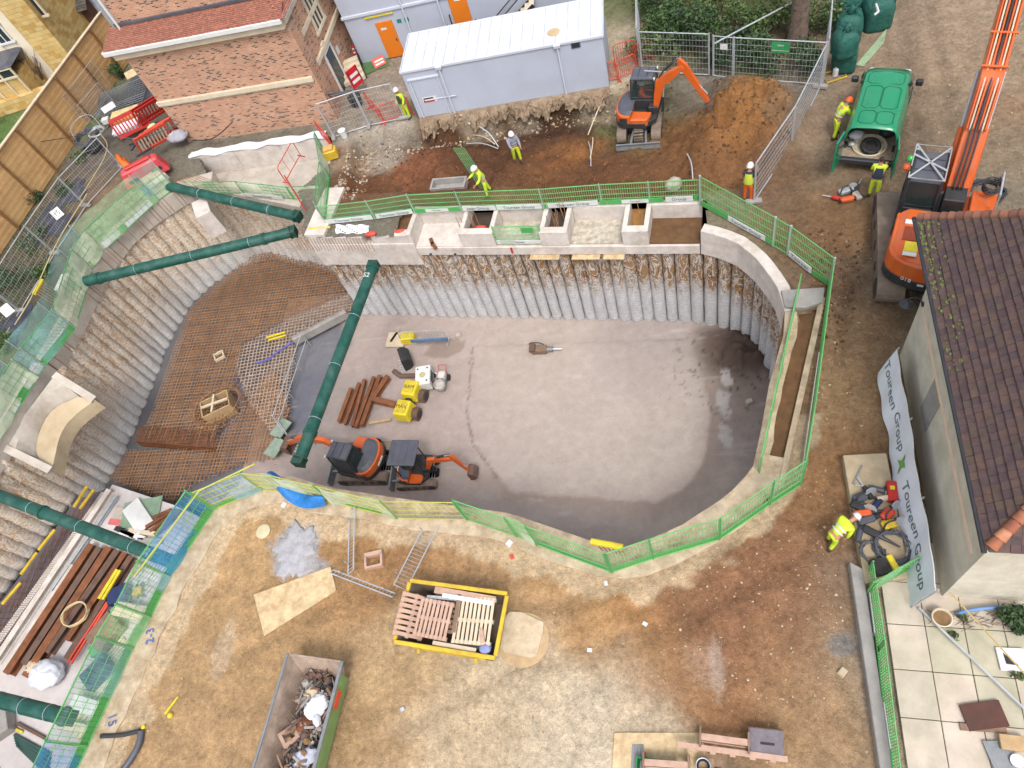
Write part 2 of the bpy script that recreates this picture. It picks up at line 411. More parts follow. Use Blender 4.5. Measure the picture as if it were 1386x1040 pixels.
def soilmat(name, fine=1.0, bumpd=.05, peb=.25, rough=.95):
 m, nt, b = newmat(name); h = N(nt); v = h.co()
 at = h.n('ShaderNodeAttribute', attribute_name='soil').outputs['Color']
 n1 = h.noise(v, 1.1, 8, .68, .6); n2 = h.noise(v, 7 * fine, 8, .75); n3 = h.noise(h.map(v, loc=(5, 1, 0)), 30 * fine, 4, .8)
 k = h.mix(1, h.ramp(n1, [(.25, .76), (.5, 1), (.78, 1.16)]), h.ramp(n2, [(.25, .66), (.5, 1), (.75, 1.28)]), 'MULTIPLY')
 k = h.mix(1, k, h.ramp(n3, [(.3, .72), (.5, 1), (.72, 1.3)]), 'MULTIPLY')
 pm = h.noise(h.map(v, loc=(11, 4, 2)), 1.5, 12, .74, .4); p2 = h.noise(h.map(v, loc=(3, 14, 2)), 5.5, 10, .78, .3)
 k = h.mix(1, k, h.ramp(pm, [(.42, .92), (.5, 1.0), (.54, 1.08), (.6, 1.12)]), 'MULTIPLY')
 k = h.mix(1, k, h.ramp(p2, [(.38, .8), (.47, .98), (.52, 1.03), (.6, 1.16)]), 'MULTIPLY')
 c = h.mix(1, at, k, 'MULTIPLY')
 # pebbles: pale stones of differing size bedded in the soil
 vd = h.vor(v, 9 * fine); vc = h.n('ShaderNodeTexVoronoi'); h.l(v, vc.inputs['Vector']); vc.inputs['Scale'].default_value = 9 * fine
 rnd = h.sep(vc.outputs['Color'])[0]
 st = h.math('MULTIPLY', h.ramp(vd, [(.12, 1), (.2, 0)]), h.ramp(rnd, [(1 - peb, 0), (1 - peb + .03, 1)]))
 c = h.mix(h.math('MULTIPLY', st, .5), c, S(210, 190, 162))
 h.l(c, b.inputs['Base Color']); b.inputs['Roughness'].default_value = rough; b.inputs['Specular IOR Level'].default_value = .2
 hh = h.math('ADD', h.math('MULTIPLY', n2, 1.0), h.math('ADD', h.math('MULTIPLY', n3, .45), h.math('MULTIPLY', st, .35)))
 h.bump(hh, bumpd, .9, b)
 return m
M_soil = soilmat('site_soil', 1.0, .13, .12)
SOIL = [(300, 800, 3.2, (190, 154, 108)), (230, 960, 3, (186, 152, 110)), (450, 760, 1.5, (174, 134, 90)), (540, 720, 1.8, (172, 130, 86)),
  (640, 750, 1.5, (184, 144, 100)), (740, 790, 1.3, (186, 146, 98)), (700, 970, 2.7, (212, 192, 162)), (800, 1000, 2, (212, 198, 176)), (640, 1010, 1.5, (198, 174, 140)),
  (560, 900, 1.1, (198, 168, 124)), (520, 960, 1.2, (186, 152, 110)), (830, 830, 1.5, (178, 130, 76)), (790, 860, .8, (186, 142, 86)), (980, 800, 2.2, (150, 108, 78)),
  (1080, 790, 1.8, (148, 104, 72)), (1060, 900, 1.5, (152, 108, 74)), (900, 910, 1.1, (168, 124, 78)), (960, 955, .8, (156, 110, 70)), (1000, 930, .8, (164, 120, 82)),
  (1110, 970, 1.6, (184, 148, 106)), (1140, 860, .7, (172, 138, 100)), (1140, 1020, 1.2, (190, 156, 116)), (960, 900, .5, (176, 150, 130)),
  (1150, 520, 1.6, (172, 136, 96)), (1140, 640, 1.5, (166, 122, 80)), (1100, 700, 1.2, (162, 116, 76)), (1130, 390, 1.2, (132, 102, 78)), (1170, 450, 1.2, (156, 122, 88)),
  (1140, 300, 1.4, (146, 106, 66)), (640, 190, 2, (108, 74, 52)), (740, 160, 1.4, (92, 64, 48)), (800, 235, 1.6, (122, 84, 58)), (570, 205, 1.2, (152, 100, 70)), (700, 235, 1.5, (128, 90, 62)),
  (620, 240, 1.2, (116, 80, 56)), (490, 245, .9, (124, 86, 60)), (465, 215, .6, (160, 134, 108)), (500, 195, .9, (178, 166, 150)), (530, 175, .8, (176, 164, 148)), (640, 150, .7, (176, 160, 138)), (700, 142, .6, (176, 158, 136)), (800, 125, .6, (172, 156, 134)),
  (770, 185, .8, (156, 106, 64)), (735, 215, .8, (150, 100, 62)), (600, 230, .8, (132, 90, 62)), (990, 165, 1.3, (170, 118, 70)), (1020, 140, 1, (176, 126, 76)), (930, 185, 1.2, (138, 96, 62)), (900, 230, 1.2, (126, 88, 60)), (1000, 215, 1.1, (148, 104, 68)),
  (1050, 240, 1.1, (128, 96, 70)), (1090, 310, 1.3, (134, 102, 72)), (1100, 170, 1.2, (156, 130, 106)), (1080, 120, 1, (140, 128, 116)), (960, 110, 1.2, (142, 130, 118)),
  (1250, 80, 3, (172, 144, 116)), (1200, 20, 3.5, (180, 154, 128)), (1290, 30, 3, (174, 148, 122)), (1330, 200, 2, (158, 132, 104)), (1372, 150, 1, (164, 124, 90)), (1375, 90, 2, (166, 140, 112)),
  (1250, 200, 1.5, (154, 124, 94)), (1180, 230, 1.3, (152, 124, 96)), (1180, 300, 1.1, (150, 116, 80)), (1260, 190, .7, (140, 128, 114)), (1345, 240, .9, (150, 138, 122)),
  (840, 50, 1.6, (202, 182, 156)), (845, 100, 1.2, (196, 178, 152)), (510, 140, 1, (176, 158, 138)), (490, 110, 2, (166, 150, 132)),
  (70, 300, 3, (120, 104, 84)), (20, 420, 2.5, (104, 96, 78)), (130, 270, 1.5, (150, 124, 96)), (150, 200, 2, (120, 110, 98)), (60, 250, 1.2, (116, 104, 70)),
  (10, 170, 4, (92, 130, 58)), (60, 120, 3, (130, 120, 90)), (-60, 100, 9, (104, 122, 70)), (960, 40, 2.5, (112, 96, 66)), (1060, 30, 2.5, (110, 94, 66)), (1000, -80, 8, (110, 116, 70)),
  (1300, 900, 3, (180, 170, 150)), (500, -150, 14, (130, 124, 108)), (1700, 300, 10, (150, 136, 112))]
TRENCH = pw([(560, 178), (640, 172), (740, 156), (835, 140)], -.3)
RUTS = [pw(r) for r in ([(1165, 640), (1150, 520), (1140, 430), (1150, 330)], [(1130, 640), (1125, 520), (1150, 400), (1190, 300)], [(1250, 300), (1240, 150), (1215, 0)], [(1290, 180), (1275, 80), (1255, 0)],
      [(300, 900), (480, 800), (760, 820), (1000, 720)], [(520, 1000), (700, 900), (900, 850), (1110, 740)])]
def ground_h(X, Y):
 z = .05 * vnoise(X, Y, .35, 5, 3) + .028 * vnoise(X, Y, 1.7, 6, 4)
 near = polydist(X, Y, PIT + [PIT[0]])
 d = inpoly(X, Y, DUG); e = polydist(X, Y, DUG + [DUG[0]]); e = np.where(d, e, 0)
 t = np.clip(e / .4, 0, 1); t = t * t * (3 - 2 * t)
 rough = vnoise(X, Y, 1.1, 8, 5, .6)
 z = z + t * (-.72 + .3 * rough + .22 * np.abs(vnoise(X, Y, 1.9, 18, 5, .62)))
 tr = polydist(X, Y, TRENCH); z = z - .6 * np.exp(-(tr / .7) ** 2) * t
 for px, py, r, a in ((1000, 150, 1.6, 1.35), (1045, 160, 1.1, .8), (965, 185, 1.4, .7), (935, 215, 1.3, .45), (1030, 200, 1.3, .6), (745, 225, 1.1, .3), (690, 245, 1, .25), (890, 118, .8, .4), (590, 225, .8, .3), (860, 235, .9, .25)):
  p = G(px, py); q = np.hypot(X - p.x, Y - p.y) / r
  z = z + a * np.exp(-q ** 2.2) * (1 + .5 * rough + .35 * np.abs(vnoise(X, Y, 2.6, 19, 4, .6)))
 for r in RUTS: z = z - .07 * np.exp(-(polydist(X, Y, r) / .25) ** 2) * (1 + vnoise(X, Y, 3, 12, 2)) + .03 * np.exp(-((polydist(X, Y, r) - .5) / .2) ** 2)
 # the churned strip on the right
 p = G(1130, 380); z = z + .12 * np.exp(-((X - p.x) ** 2 + (Y - p.y) ** 2) / 6) * vnoise(X, Y, 2.2, 21, 4, .6)
 z = z * np.clip(.25 + near / 1.2, 0, 1) - .04
 return z
def ground_c(X, Y, Z):
 c = blobs(X, Y, SOIL, 0, .8)
 k = 1 + .16 * vnoise(X, Y, .8, 31, 5, .6) + .12 * vnoise(X, Y, 3.1, 32, 4, .6)
 c = c * k[..., None]
 # pale dried slurry and grey spills with shapes of their own
 for px, py, rx, ry, col, amt in ((400, 742, .9, 1.0, (178, 176, 178), .95), (425, 772, .5, .4, (176, 174, 178), .9), (300, 880, .35, .9, (206, 184, 156), .6), (970, 905, .2, .8, (186, 164, 148), .8), (1140, 872, .35, .3, (140, 140, 140), .75), (880, 985, 1.2, .6, (200, 180, 150), .4)):
  p = G(px, py); q = np.hypot((X - p.x) / rx, (Y - p.y) / ry) + .45 * vnoise(X, Y, 2.2, 41, 4)
  f = np.clip((1.15 - q) / .25, 0, 1) * amt; c = c * (1 - f[..., None]) + f[..., None] * np.array(S(*col))
 nb = polydist(X, Y, PIT + [PIT[0]]) + .5 * vnoise(X, Y, 1.4, 45, 4); f = np.where((Y < 11.5), np.clip((1.7 - nb) / .16, 0, 1), 0) * .75
 c = c * (1 - f[..., None]) + f[..., None] * np.array(S(216, 192, 158))
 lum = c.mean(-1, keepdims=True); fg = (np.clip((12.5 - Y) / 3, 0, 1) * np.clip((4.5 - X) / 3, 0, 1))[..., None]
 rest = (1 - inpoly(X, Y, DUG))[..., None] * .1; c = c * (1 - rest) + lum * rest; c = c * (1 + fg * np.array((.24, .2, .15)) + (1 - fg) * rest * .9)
 for r in RUTS: c = c * (1 - .2 * np.exp(-(polydist(X, Y, r) / .2) ** 2) * (.6 + .6 * vnoise(X, Y, 3.5, 47, 3)))[..., None]
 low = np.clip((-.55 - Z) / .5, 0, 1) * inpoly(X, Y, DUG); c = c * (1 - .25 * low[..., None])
 return np.clip(c, .01, .8)
RAMP = [tuple(G(*p)[:2]) for p in ((1083, 425), (1108, 420), (1060, 640), (1030, 632))]
def ground_mask(x, y):
 inside = inpoly(x, y, PIT) | inpoly(x, y, NICHES) | inpoly(x, y, SHELF)
 near = (polydist(x, y, PIT + [PIT[0]]) < .3) & ~((y > 20.0) & (x > -17) & (x < 1.4))
 rt = inpoly(x, y, RAMP)
 return ~(inside | near | rt)
# the sunken strip between the two concrete upstands on the right of the excavation
fx = np.concatenate([[-400, -250, -160, -110, -80, -66, -58], np.arange(-54, -26, .35), np.arange(-26, 12.6, .115), np.arange(12.7, 22, .3), [24, 27, 32, 40, 55, 80, 130, 220, 400]])
fy = np.concatenate([[-300, -150, -80, -45, -28, -18, -12, -8, -6], np.arange(-4, -.1, .3), np.arange(0, 32, .115), np.arange(32.1, 60, .4), [62, 66, 72, 80, 95, 120, 160, 250, 400]])
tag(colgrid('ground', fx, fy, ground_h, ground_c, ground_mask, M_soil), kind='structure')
def GH(x, y):
 return float(ground_h(np.array([[float(x)]]), np.array([[float(y)]]))[0, 0])
def GG(px, py):
 """where the sight line meets the uneven ground"""
 z = 0
 for _ in range(4):
  p = G(px, py, z); z = GH(p.x, p.y)
 return G(px, py, z)
# loose stones and clods, too many to count
def scatter(name, regs, m, seed, kindname='gravel'):
 rn = random.Random(seed); mb = MB()
 for poly, n, r0, r1 in regs:
  xs = [p[0] for p in poly]; ys = [p[1] for p in poly]
  X = np.array([rn.uniform(min(xs), max(xs)) for _ in range(n * 2)]); Y = np.array([rn.uniform(min(ys), max(ys)) for _ in range(n * 2)])
  ok = inpoly(X, Y, poly) & ground_mask(X, Y); Z = ground_h(X[None], Y[None])[0]
  for x, y, z in list(zip(X[ok], Y[ok], Z[ok]))[:n]:
   r = r0 + (r1 - r0) * rn.random() ** 3
   mb.cur = rn.randrange(len(m))
   mb.ball((x, y, z + r * .25), r, 5, 3, (rn.uniform(.7, 1.4), rn.uniform(.7, 1.4), rn.uniform(.5, .9)), .25, rn)
 return tag(mb.build(name, m, recalc=False), kind='stuff')
M_st1 = mat('stone_pale', S(206, 188, 160), .85, var=.2, scale=2); M_st2 = mat('stone_buff', S(188, 158, 122), .9, var=.25, scale=2)
M_cl1 = mat('clod_dark', S(96, 68, 48), .95, var=.3, scale=2, bump=.02); M_cl2 = mat('clod_orange', S(150, 104, 64), .95, var=.3, scale=2, bump=.02)
scatter('loose_stones', [(pw([(500, 760), (1150, 640), (1190, 1040), (150, 1060), (230, 790)]), 1100, .01, .035), (pw([(880, 760), (1140, 700), (1160, 960), (900, 960)]), 420, .01, .04),
       (pw([(1090, 300), (1200, 300), (1200, 640), (1080, 680)]), 200, .012, .04), (pw([(1180, 120), (1386, 60), (1386, 240), (1180, 270)]), 240, .015, .05)], [M_st1, M_st2], 5)
scatter('soil_clods', [(DUG, 1500, .015, .07), (pw([(1090, 300), (1170, 330), (1150, 470), (1110, 480)]), 350, .02, .07), (pw([(940, 120), (1060, 120), (1070, 200), (930, 230)]), 350, .02, .08)], [M_cl1, M_cl2, M_cl1], 6)
scatter('broken_rubble', [(pw([(555, 168), (700, 140), (830, 118), (835, 130), (700, 154), (560, 182)]), 420, .02, .09), (pw([(480, 185), (555, 165), (560, 190), (480, 230)]), 260, .02, .08), (pw([(470, 200), (500, 195), (480, 270), (450, 270)]), 200, .03, .1)], [M_st1, M_conc_grey, M_st2], 8)
# ---------------------------------------------------------------- excavation floor
CORD = pw([(640, 470), (632, 560), (640, 600), (672, 645), (690, 668), (800, 676), (888, 682), (926, 666), (956, 625), (965, 560), (955, 520)], ZF)
FLOORC = [(800, 560, 4, (192, 178, 168)), (700, 520, 3, (190, 175, 165)), (900, 620, 2.5, (193, 180, 170)), (580, 560, 3, (180, 163, 156)), (540, 480, 1.5, (178, 162, 154)), (470, 560, 1.5, (160, 148, 142)), (590, 640, 1.5, (162, 148, 142)),
   (700, 690, 1.5, (176, 164, 158)), (800, 710, 1.5, (172, 160, 154)), (1000, 500, .9, (88, 70, 60)), (1012, 478, 1.2, (66, 50, 42)), (965, 472, .7, (104, 86, 76)), (1020, 535, .9, (150, 136, 128)), (990, 560, .7, (152, 138, 132)), (1015, 600, 1.2, (160, 148, 142)),
   (450, 640, 1, (158, 146, 140)), (430, 480, .8, (124, 124, 130)), (425, 520, .8, (112, 112, 122)), (410, 560, .7, (110, 112, 124)), (860, 480, 2, (170, 158, 154))]
def floor_c(X, Y, Z):
 c = blobs(X, Y, FLOORC, ZF, .4, 51)
 c = c * (1 + .05 * vnoise(X, Y, .7, 52, 4) + .05 * vnoise(X, Y, 4, 53, 4))[..., None]
 d = polydist(X, Y, CORD[3:]) + .12 * vnoise(X, Y, 2.5, 54, 4)
 ctr = V(CORD[0])
 # muddy trowelled margin outside the cast slab
 ins = inpoly(X, Y, CORD + [tuple(G(940, 460, ZF)[:2])])
 f = np.where(ins, np.clip(1 - d / .12, 0, 1), np.clip(1.1 - d / .95, 0, 1)) * .75
 c = c * (1 - f[..., None]) + f[..., None] * np.array(S(156, 138, 128))
 d2 = np.abs(polydist(X, Y, CORD[:4]) + .16 * vnoise(X, Y, 3, 56, 5, .65)); f = np.clip(1 - d2 / .07, 0, 1) * .75
 c = c * (1 - f[..., None]) + f[..., None] * np.array(S(120, 104, 98))
 # white laitance streaks
 st = np.clip(vnoise(X * .35, Y * 2.6, 1.3, 57, 5, .6) * 3 - 1.1, 0, 1) * .45
 c = c * (1 - st[..., None]) + st[..., None] * np.array(S(206, 198, 192))
 for px, py, rx, ry in ((980, 545, .3, .8), (982, 590, .3, .7), (985, 515, .3, .5)):
  p = G(px, py, ZF); q = np.hypot((X - p.x) / rx, (Y - p.y) / ry) + .7 * vnoise(X, Y, 3.5, 58, 4); f = np.clip((1 - q) / .3, 0, 1) * .8
  c = c * (1 - f[..., None]) + f[..., None] * np.array(S(200, 194, 190))
 # scattered crumbs of spoil
 sp = np.clip((vnoise(X, Y, 7, 59, 2) - .45) * 8, 0, 1); p = G(1005, 490, ZF); f = sp * np.exp(-((X - p.x) ** 2 + (Y - p.y) ** 2) / 8) * .95
 c = c * (1 - f[..., None]) + f[..., None] * np.array(S(78, 62, 54))
 p = G(600, 472, ZF); q = np.hypot((X - p.x) / 1.2, (Y - p.y) / .6) + .5 * vnoise(X, Y, 2, 60, 3); f = np.clip((1 - q) / .2, 0, 1) * .55
 c = c * (1 - f[..., None]) + f[..., None] * np.array(S(136, 116, 100))
 return np.clip(c, .01, .8)
def floor_h(X, Y):
 z = ZF + .012 * vnoise(X, Y, 1.5, 61, 4)
 ins = inpoly(X, Y, CORD + [tuple(G(940, 460, ZF)[:2])]); d = polydist(X, Y, CORD)
 z = z + np.where(ins, np.clip(d / .1, 0, 1) * .05, .03 * vnoise(X, Y, 3, 62, 4))
 p = G(1010, 478, ZF); q = np.hypot(X - p.x, Y - p.y) / 1.2; z = z + .8 * np.exp(-q ** 2) * (1 + .7 * vnoise(X, Y, 2.5, 63, 4))
 return z
m, nt, b = newmat('cast_slab'); h = N(nt); v = h.co()
at = h.n('ShaderNodeAttribute', attribute_name='soil').outputs['Color']
n1 = h.noise(v, 2.2, 8, .7, .5); n2 = h.noise(v, 22, 6, .75)
h.l(h.mix(1, at, h.mix(1, h.ramp(n1, [(.3, .86), (.7, 1.1)]), h.ramp(n2, [(.25, .86), (.75, 1.12)]), 'MULTIPLY'), 'MULTIPLY'), b.inputs['Base Color'])
h.l(h.ramp(n1, [(.35, .6), (.65, .9)]), b.inputs['Roughness']); b.inputs['Specular IOR Level'].default_value = .3
h.bump(h.math('ADD', n2, n1), .012, .7, b); M_slab = m
tag(colgrid('slab_floor', np.arange(-21, 6, .1), np.arange(6, 24.5, .1), floor_h, floor_c, lambda x, y: np.ones(x.shape, bool), M_slab), kind='structure')
BLINDC = [(430, 500, 1.6, (118, 118, 128)), (240, 430, 2, (112, 112, 116)), (170, 620, 2, (106, 106, 110)), (420, 560, 1.5, (112, 114, 126)), (330, 350, 2, (116, 114, 114))]
tag(colgrid('blinding_floor', np.arange(-33, -15.9, .25), np.arange(8, 30, .25), lambda X, Y: ZF - .02 + .01 * vnoise(X, Y, 1, 71, 3), lambda X, Y, Z: blobs(X, Y, BLINDC, ZF), lambda x, y: np.ones(x.shape, bool), M_slab), kind='structure')
# ---------------------------------------------------------------- bored piles, capping beams
def pilemat(name, low, stains, zsplit, zsoft):
 m, nt, b = newmat(name); h = N(nt); v = h.co()
 z = h.sep(v)[2]
 n1 = h.noise(h.map(v, scale=(1.2, 1.2, .45)), 2.2, 8, .68, .8); n2 = h.noise(h.map(v, loc=(4, 4, 4), scale=(1, 1, .4)), 2.6, 8, .66, 1.6); n3 = h.noise(v, 24, 5, .75)
 st = h.ramp(n2, stains)
 zz = h.math('ADD', z, h.math('MULTIPLY', h.math('SUBTRACT', n1, .5), 3.2))
 f = h.math('DIVIDE', h.math('SUBTRACT', zz, zsplit), zsoft, True)
 grey = h.mix(1, low, h.ramp(n2, [(.3, .84), (.5, 1), (.7, 1.15)]), 'MULTIPLY')
 col = h.mix(h.math('MULTIPLY', f, h.ramp(n1, [(.3, .75), (.5, 1)])), grey, st)
 # ring marks of the auger
 wv = h.n('ShaderNodeTexWave'); wv.wave_type = 'BANDS'; wv.bands_direction = 'Z'; wv.inputs['Scale'].default_value = 1.6; wv.inputs['Distortion'].default_value = 9; wv.inputs['Detail'].default_value = 4
 h.l(v, wv.inputs['Vector'])
 col = h.mix(1, col, h.ramp(wv.outputs['Fac'], [(.0, .88), (.25, 1.02), (1, 1.05)]), 'MULTIPLY')
 col = h.mix(1, col, h.ramp(n3, [(.3, .75), (.7, 1.2)]), 'MULTIPLY')
 h.l(col, b.inputs['Base Color']); b.inputs['Roughness'].default_value = .9; b.inputs['Specular IOR Level'].default_value = .25
 h.bump(h.math('ADD', h.math('ADD', n3, n2), h.math('MULTIPLY', wv.outputs['Fac'], .25)), .04, .8, b)
 return m
M_pile = pilemat('pile_concrete', S(222, 222, 224), [(.3, S(92, 68, 52)), (.38, S(190, 140, 84)), (.46, S(150, 124, 98)), (.5, S(244, 236, 226)), (.56, S(120, 88, 62)), (.63, S(196, 142, 80)), (.7, S(246, 242, 236))], -4.3, 1.3)
M_pileL = pilemat('pile_concrete_buff', S(236, 232, 228), [(.3, S(200, 176, 146)), (.38, S(255, 246, 232)), (.46, S(206, 156, 98)), (.51, S(255, 250, 240)), (.58, S(226, 200, 164)), (.63, S(255, 248, 238)), (.7, S(180, 130, 80))], -5.6, 2.2)
def pile(x, y, z0, z1, r, rn, rough=.03, splay=0):
 nseg = 14; k = max(3, int((z1 - z0) / .3)); loops = []
 ph = rn.uniform(0, 6.28); cut = z1 - (z1 - z0) * rn.uniform(.35, .55)
 for i in range(k + 1):
  z = z0 + (z1 - z0) * i / k; up = max(0, (z - cut)) / (z1 - z0)
  rr = r * (1 + rn.uniform(-.02, .02) + up * rn.uniform(-.05, .05))
  ox, oy = rn.uniform(-rough, rough) * .4, rn.uniform(-rough, rough) * .4
  a = rough * (.55 + .5 * (up > 0))
  loops.append([V((x + ox + math.cos(2 * PI * j / nseg) * (rr + rn.uniform(-a, a)), y + oy + math.sin(2 * PI * j / nseg) * (rr + rn.uniform(-a, a)), z)) for j in range(nseg)])
 return MB().loft(loops)
def piled_wall(name, label, line, z0, z1, m, seed, off=.38, r=.29, step=.56, rough=.02, fill=.12, fm=None):
 rn = random.Random(seed); t = thing(name, label, 'retaining wall', (0, 0, 0), 0)
 pts = resample([V((*p, 0)) for p in line], step)
 for i, p in enumerate(pts):
  d = (pts[min(i + 1, len(pts) - 1)] - pts[max(i - 1, 0)]).normalized(); n = V((-d.y, d.x, 0))
  q = p + n * (off + rn.uniform(-.04, .06))
  pile(q.x, q.y, z0 - .2, z1 + .1, r * rn.uniform(.86, 1.1), rn, rough).build('pile', m, t, smooth='all')
 # grout and earth between the piles
 back = MB(); bl = [p + V((-(pts[min(i + 1, len(pts) - 1)] - pts[max(i - 1, 0)]).normalized().y, (pts[min(i + 1, len(pts) - 1)] - pts[max(i - 1, 0)]).normalized().x, 0)) * (off + fill) for i, p in enumerate(pts)]
 back.loft([[V((p.x, p.y, z)) for p in bl] for z in (z0 - .2, z1 + .1)], closed=False)
 back.build('infill', fm or M_infill, t, recalc=False)
 return t
M_infill = mat('pile_infill', S(112, 96, 84), .95, var=.4, scale=1.2, dirt=S(150, 110, 70), bump=.04, bscale=8)
far_line = [tuple(F(17.6, 0, 0)[:2])] + [(FR.x - .01, FR.y)] + RIGHT[1:6]
far_line = [p for p in far_line]
piled_wall('piled_wall', 'wall of bored concrete piles below the concrete bays, brown stained at the top and grey at the foot', far_line, ZF, ZB, M_pile, 3)
leftl = LEFTW[3:]
piled_wall('piled_wall', 'curved wall of buff spoil-coated bored piles beside the rusty rebar mat', leftl, ZF, -.9, M_pileL, 4, rough=.045, r=.36, off=.42, fill=-.16, fm=M_pileL)
piled_wall('piled_wall', 'short wall of bored piles behind the two upper green props', BACKW, ZF, -1.2, M_pileL, 5, rough=.04, r=.34, fill=-.12, fm=M_pileL)
piled_wall('piled_wall', 'piled wall beside the deck of steel sections, marked with yellow battens', LEFTW[:4], ZD, -.7, M_pileL, 6, rough=.05, r=.36, off=.42, fill=-.16, fm=M_pileL)
# the faces turned away from the photograph
tp = resample([V((*p, 0)) for p in [RIGHT[5], RIGHT[6], RIGHT[7]] + NEAR + NETSIDE], .28)
mb = MB(); lp = []
for i, p in enumerate(tp):
 d = (tp[min(i + 1, len(tp) - 1)] - tp[max(i - 1, 0)]).normalized(); n = V((-d.y, d.x, 0))
 lp.append(p + n * (.12 + (.1 if i % 2 else -.06)))
mb.loft([[V((p.x, p.y, z)) for p in lp] for z in (ZF - .2, -4.5, -2.8, -.9)], closed=False)
tag(mb.build('piled_wall', M_pile, recalc=False, smooth='all'), 'piled wall under the near capping beam, facing the excavator pair', 'retaining wall')
def beam(name, label, line, wid, z0, z1, m, inner_first=True, jit=.0, seed=0, cat='capping beam', close=False):
 rn = random.Random(seed); pts = resample([V((*p, 0)) for p in line], .5); A = []; B = []
 for i, p in enumerate(pts):
  d = (pts[min(i + 1, len(pts) - 1)] - pts[max(i - 1, 0)]).normalized(); n = V((-d.y, d.x, 0))
  A.append(p); B.append(p + n * (wid(i / (len(pts) - 1)) if callable(wid) else wid) + n * rn.uniform(-jit, jit))
 mb = MB(); loops = [[V((a.x, a.y, z0)), V((a.x, a.y, z1)), V((b.x, b.y, z1 + rn.uniform(-jit, jit) * .2)), V((b.x, b.y, z0))] for a, b in zip(A, B)]
 mb.loft(loops)
 o = mb.build(name, m, bevel=.02); tag(o, label, cat); return o, A, B
beam('capping_beam', 'smooth pale curved concrete beam turning the corner above the stained piles', [(FR.x + .02, FR.y - .004)] + RIGHT[1:7], .42, ZB, 0.0, M_conc_white)
beam('capping_beam', 'pale rough concrete strip along the right edge of the pit between the green rails', [RIGHT[6], RIGHT[7], NEAR[0], NEAR[1], (2.3, 10.2)], .42, -.9, .02, M_beamrough, jit=.04, seed=1)
beam('capping_beam', 'pale concrete beam curving along the near edge of the pit under green mesh', [(2.3, 10.2)] + NEAR[2:], 1.0, -.9, .03, M_beamrough, jit=.06, seed=2)
beam('capping_beam', 'ragged pale concrete beam outside the blue netting fence', [NEAR[-1]] + NETSIDE, .85, -.9, .03, M_beamrough, jit=.09, seed=3)
lb, LA, LB = beam('capping_beam', 'curved concrete beam with a comb of starter bars above the buff piles', [(-28.3, 16.9)] + LEFTW[6:], .75, -1.05, -.02, M_conc, seed=4)
beam('capping_beam', 'dull concrete ledge under the brick house behind the upper props', BACKW + [(-17.0, 25.1)], 1.3, -1.2, -.75, M_conc, seed=5)
beam('capping_beam', 'concrete beam at the left edge of the picture above the yellow battens', LEFTW[:5] + [(-28.32, 16.85)], .8, -.9, -.02, M_conc, seed=6)
# starter bars lying over the left beam
mb = MB(); rn = random.Random(4)
pp = resample(LA, .19); qq = resample(LB, .19)
for a, b in zip(pp, qq):
 d = (b - a).normalized(); a2 = a + d * rn.uniform(-.02, .1); mb.bar(V((a2.x, a2.y, .01)), V((a2.x - d.x * .02, a2.y - d.y * .02, -.98)), .022)
 mb.bar(V((a2.x, a2.y, .01)), V((b.x, b.y, rn.uniform(.02, .1))), .022)
tag(mb.build('starter_bars', M_rebar, recalc=False), 'comb of rusty starter bars bent over the curved left beam', 'rebar', kind='stuff')
# concave shuttered recess on the left
A = [G(*p, -.35) for p in ((74, 508), (50, 540), (25, 572), (0, 604), (-14, 622))]
B = [G(*p, -1.5) for p in ((112, 541), (78, 556), (62, 580), (54, 610), (58, 622))]
C = [G(*p, -1.65) for p in ((133, 545), (98, 571), (84, 596), (80, 620), (72, 650))]
A, B, C = [resample(x, .35)[:12] for x in (smoothline(A), smoothline(B), smoothline(C))]
n = min(map(len, (A, B, C)));
def rs(L, n):
 tot = sum((b - a).length for a, b in zip(L[:-1], L[1:])); return resample(L, tot / (n - 1))[:n]
A, B, C = rs(A, 12), rs(B, 12), rs(C, 12); n = min(map(len, (A, B, C)))
t = thing('shuttered_recess', 'concave recess of pale shuttered concrete with a curved ledge at its foot', 'concrete recess', (0, 0, 0))
mb = MB(); mb.loft([[A[i], A[i].lerp(B[i], .5) + V((0, 0, .35)), B[i], B[i] + V((-.3, -.2, -.5)), A[i] + V((-.4, -.2, -1.5))] for i in range(n)]); mb.build('shutter_face', M_conc, t, smooth=True)
mb = MB(); mb.loft([[B[i], B[i] + V((0, 0, .28)), C[i] + V((0, 0, .22)), C[i] + V((0, 0, -.5)), B[i] + V((0, 0, -.5))] for i in range(n)]); mb.build('curved_ledge', mat('ledge_cream', S(208, 188, 156), .8, var=.12, scale=2, dirt=S(170, 140, 100)), t, smooth=True)
for p, q in ((A[0], C[0]), (A[n - 1], C[n - 1])): MB().bar(p + V((0, 0, .03)), q + V((0, 0, .26)), .34, .14).build('edge_board', M_conc, t, bevel=.01)
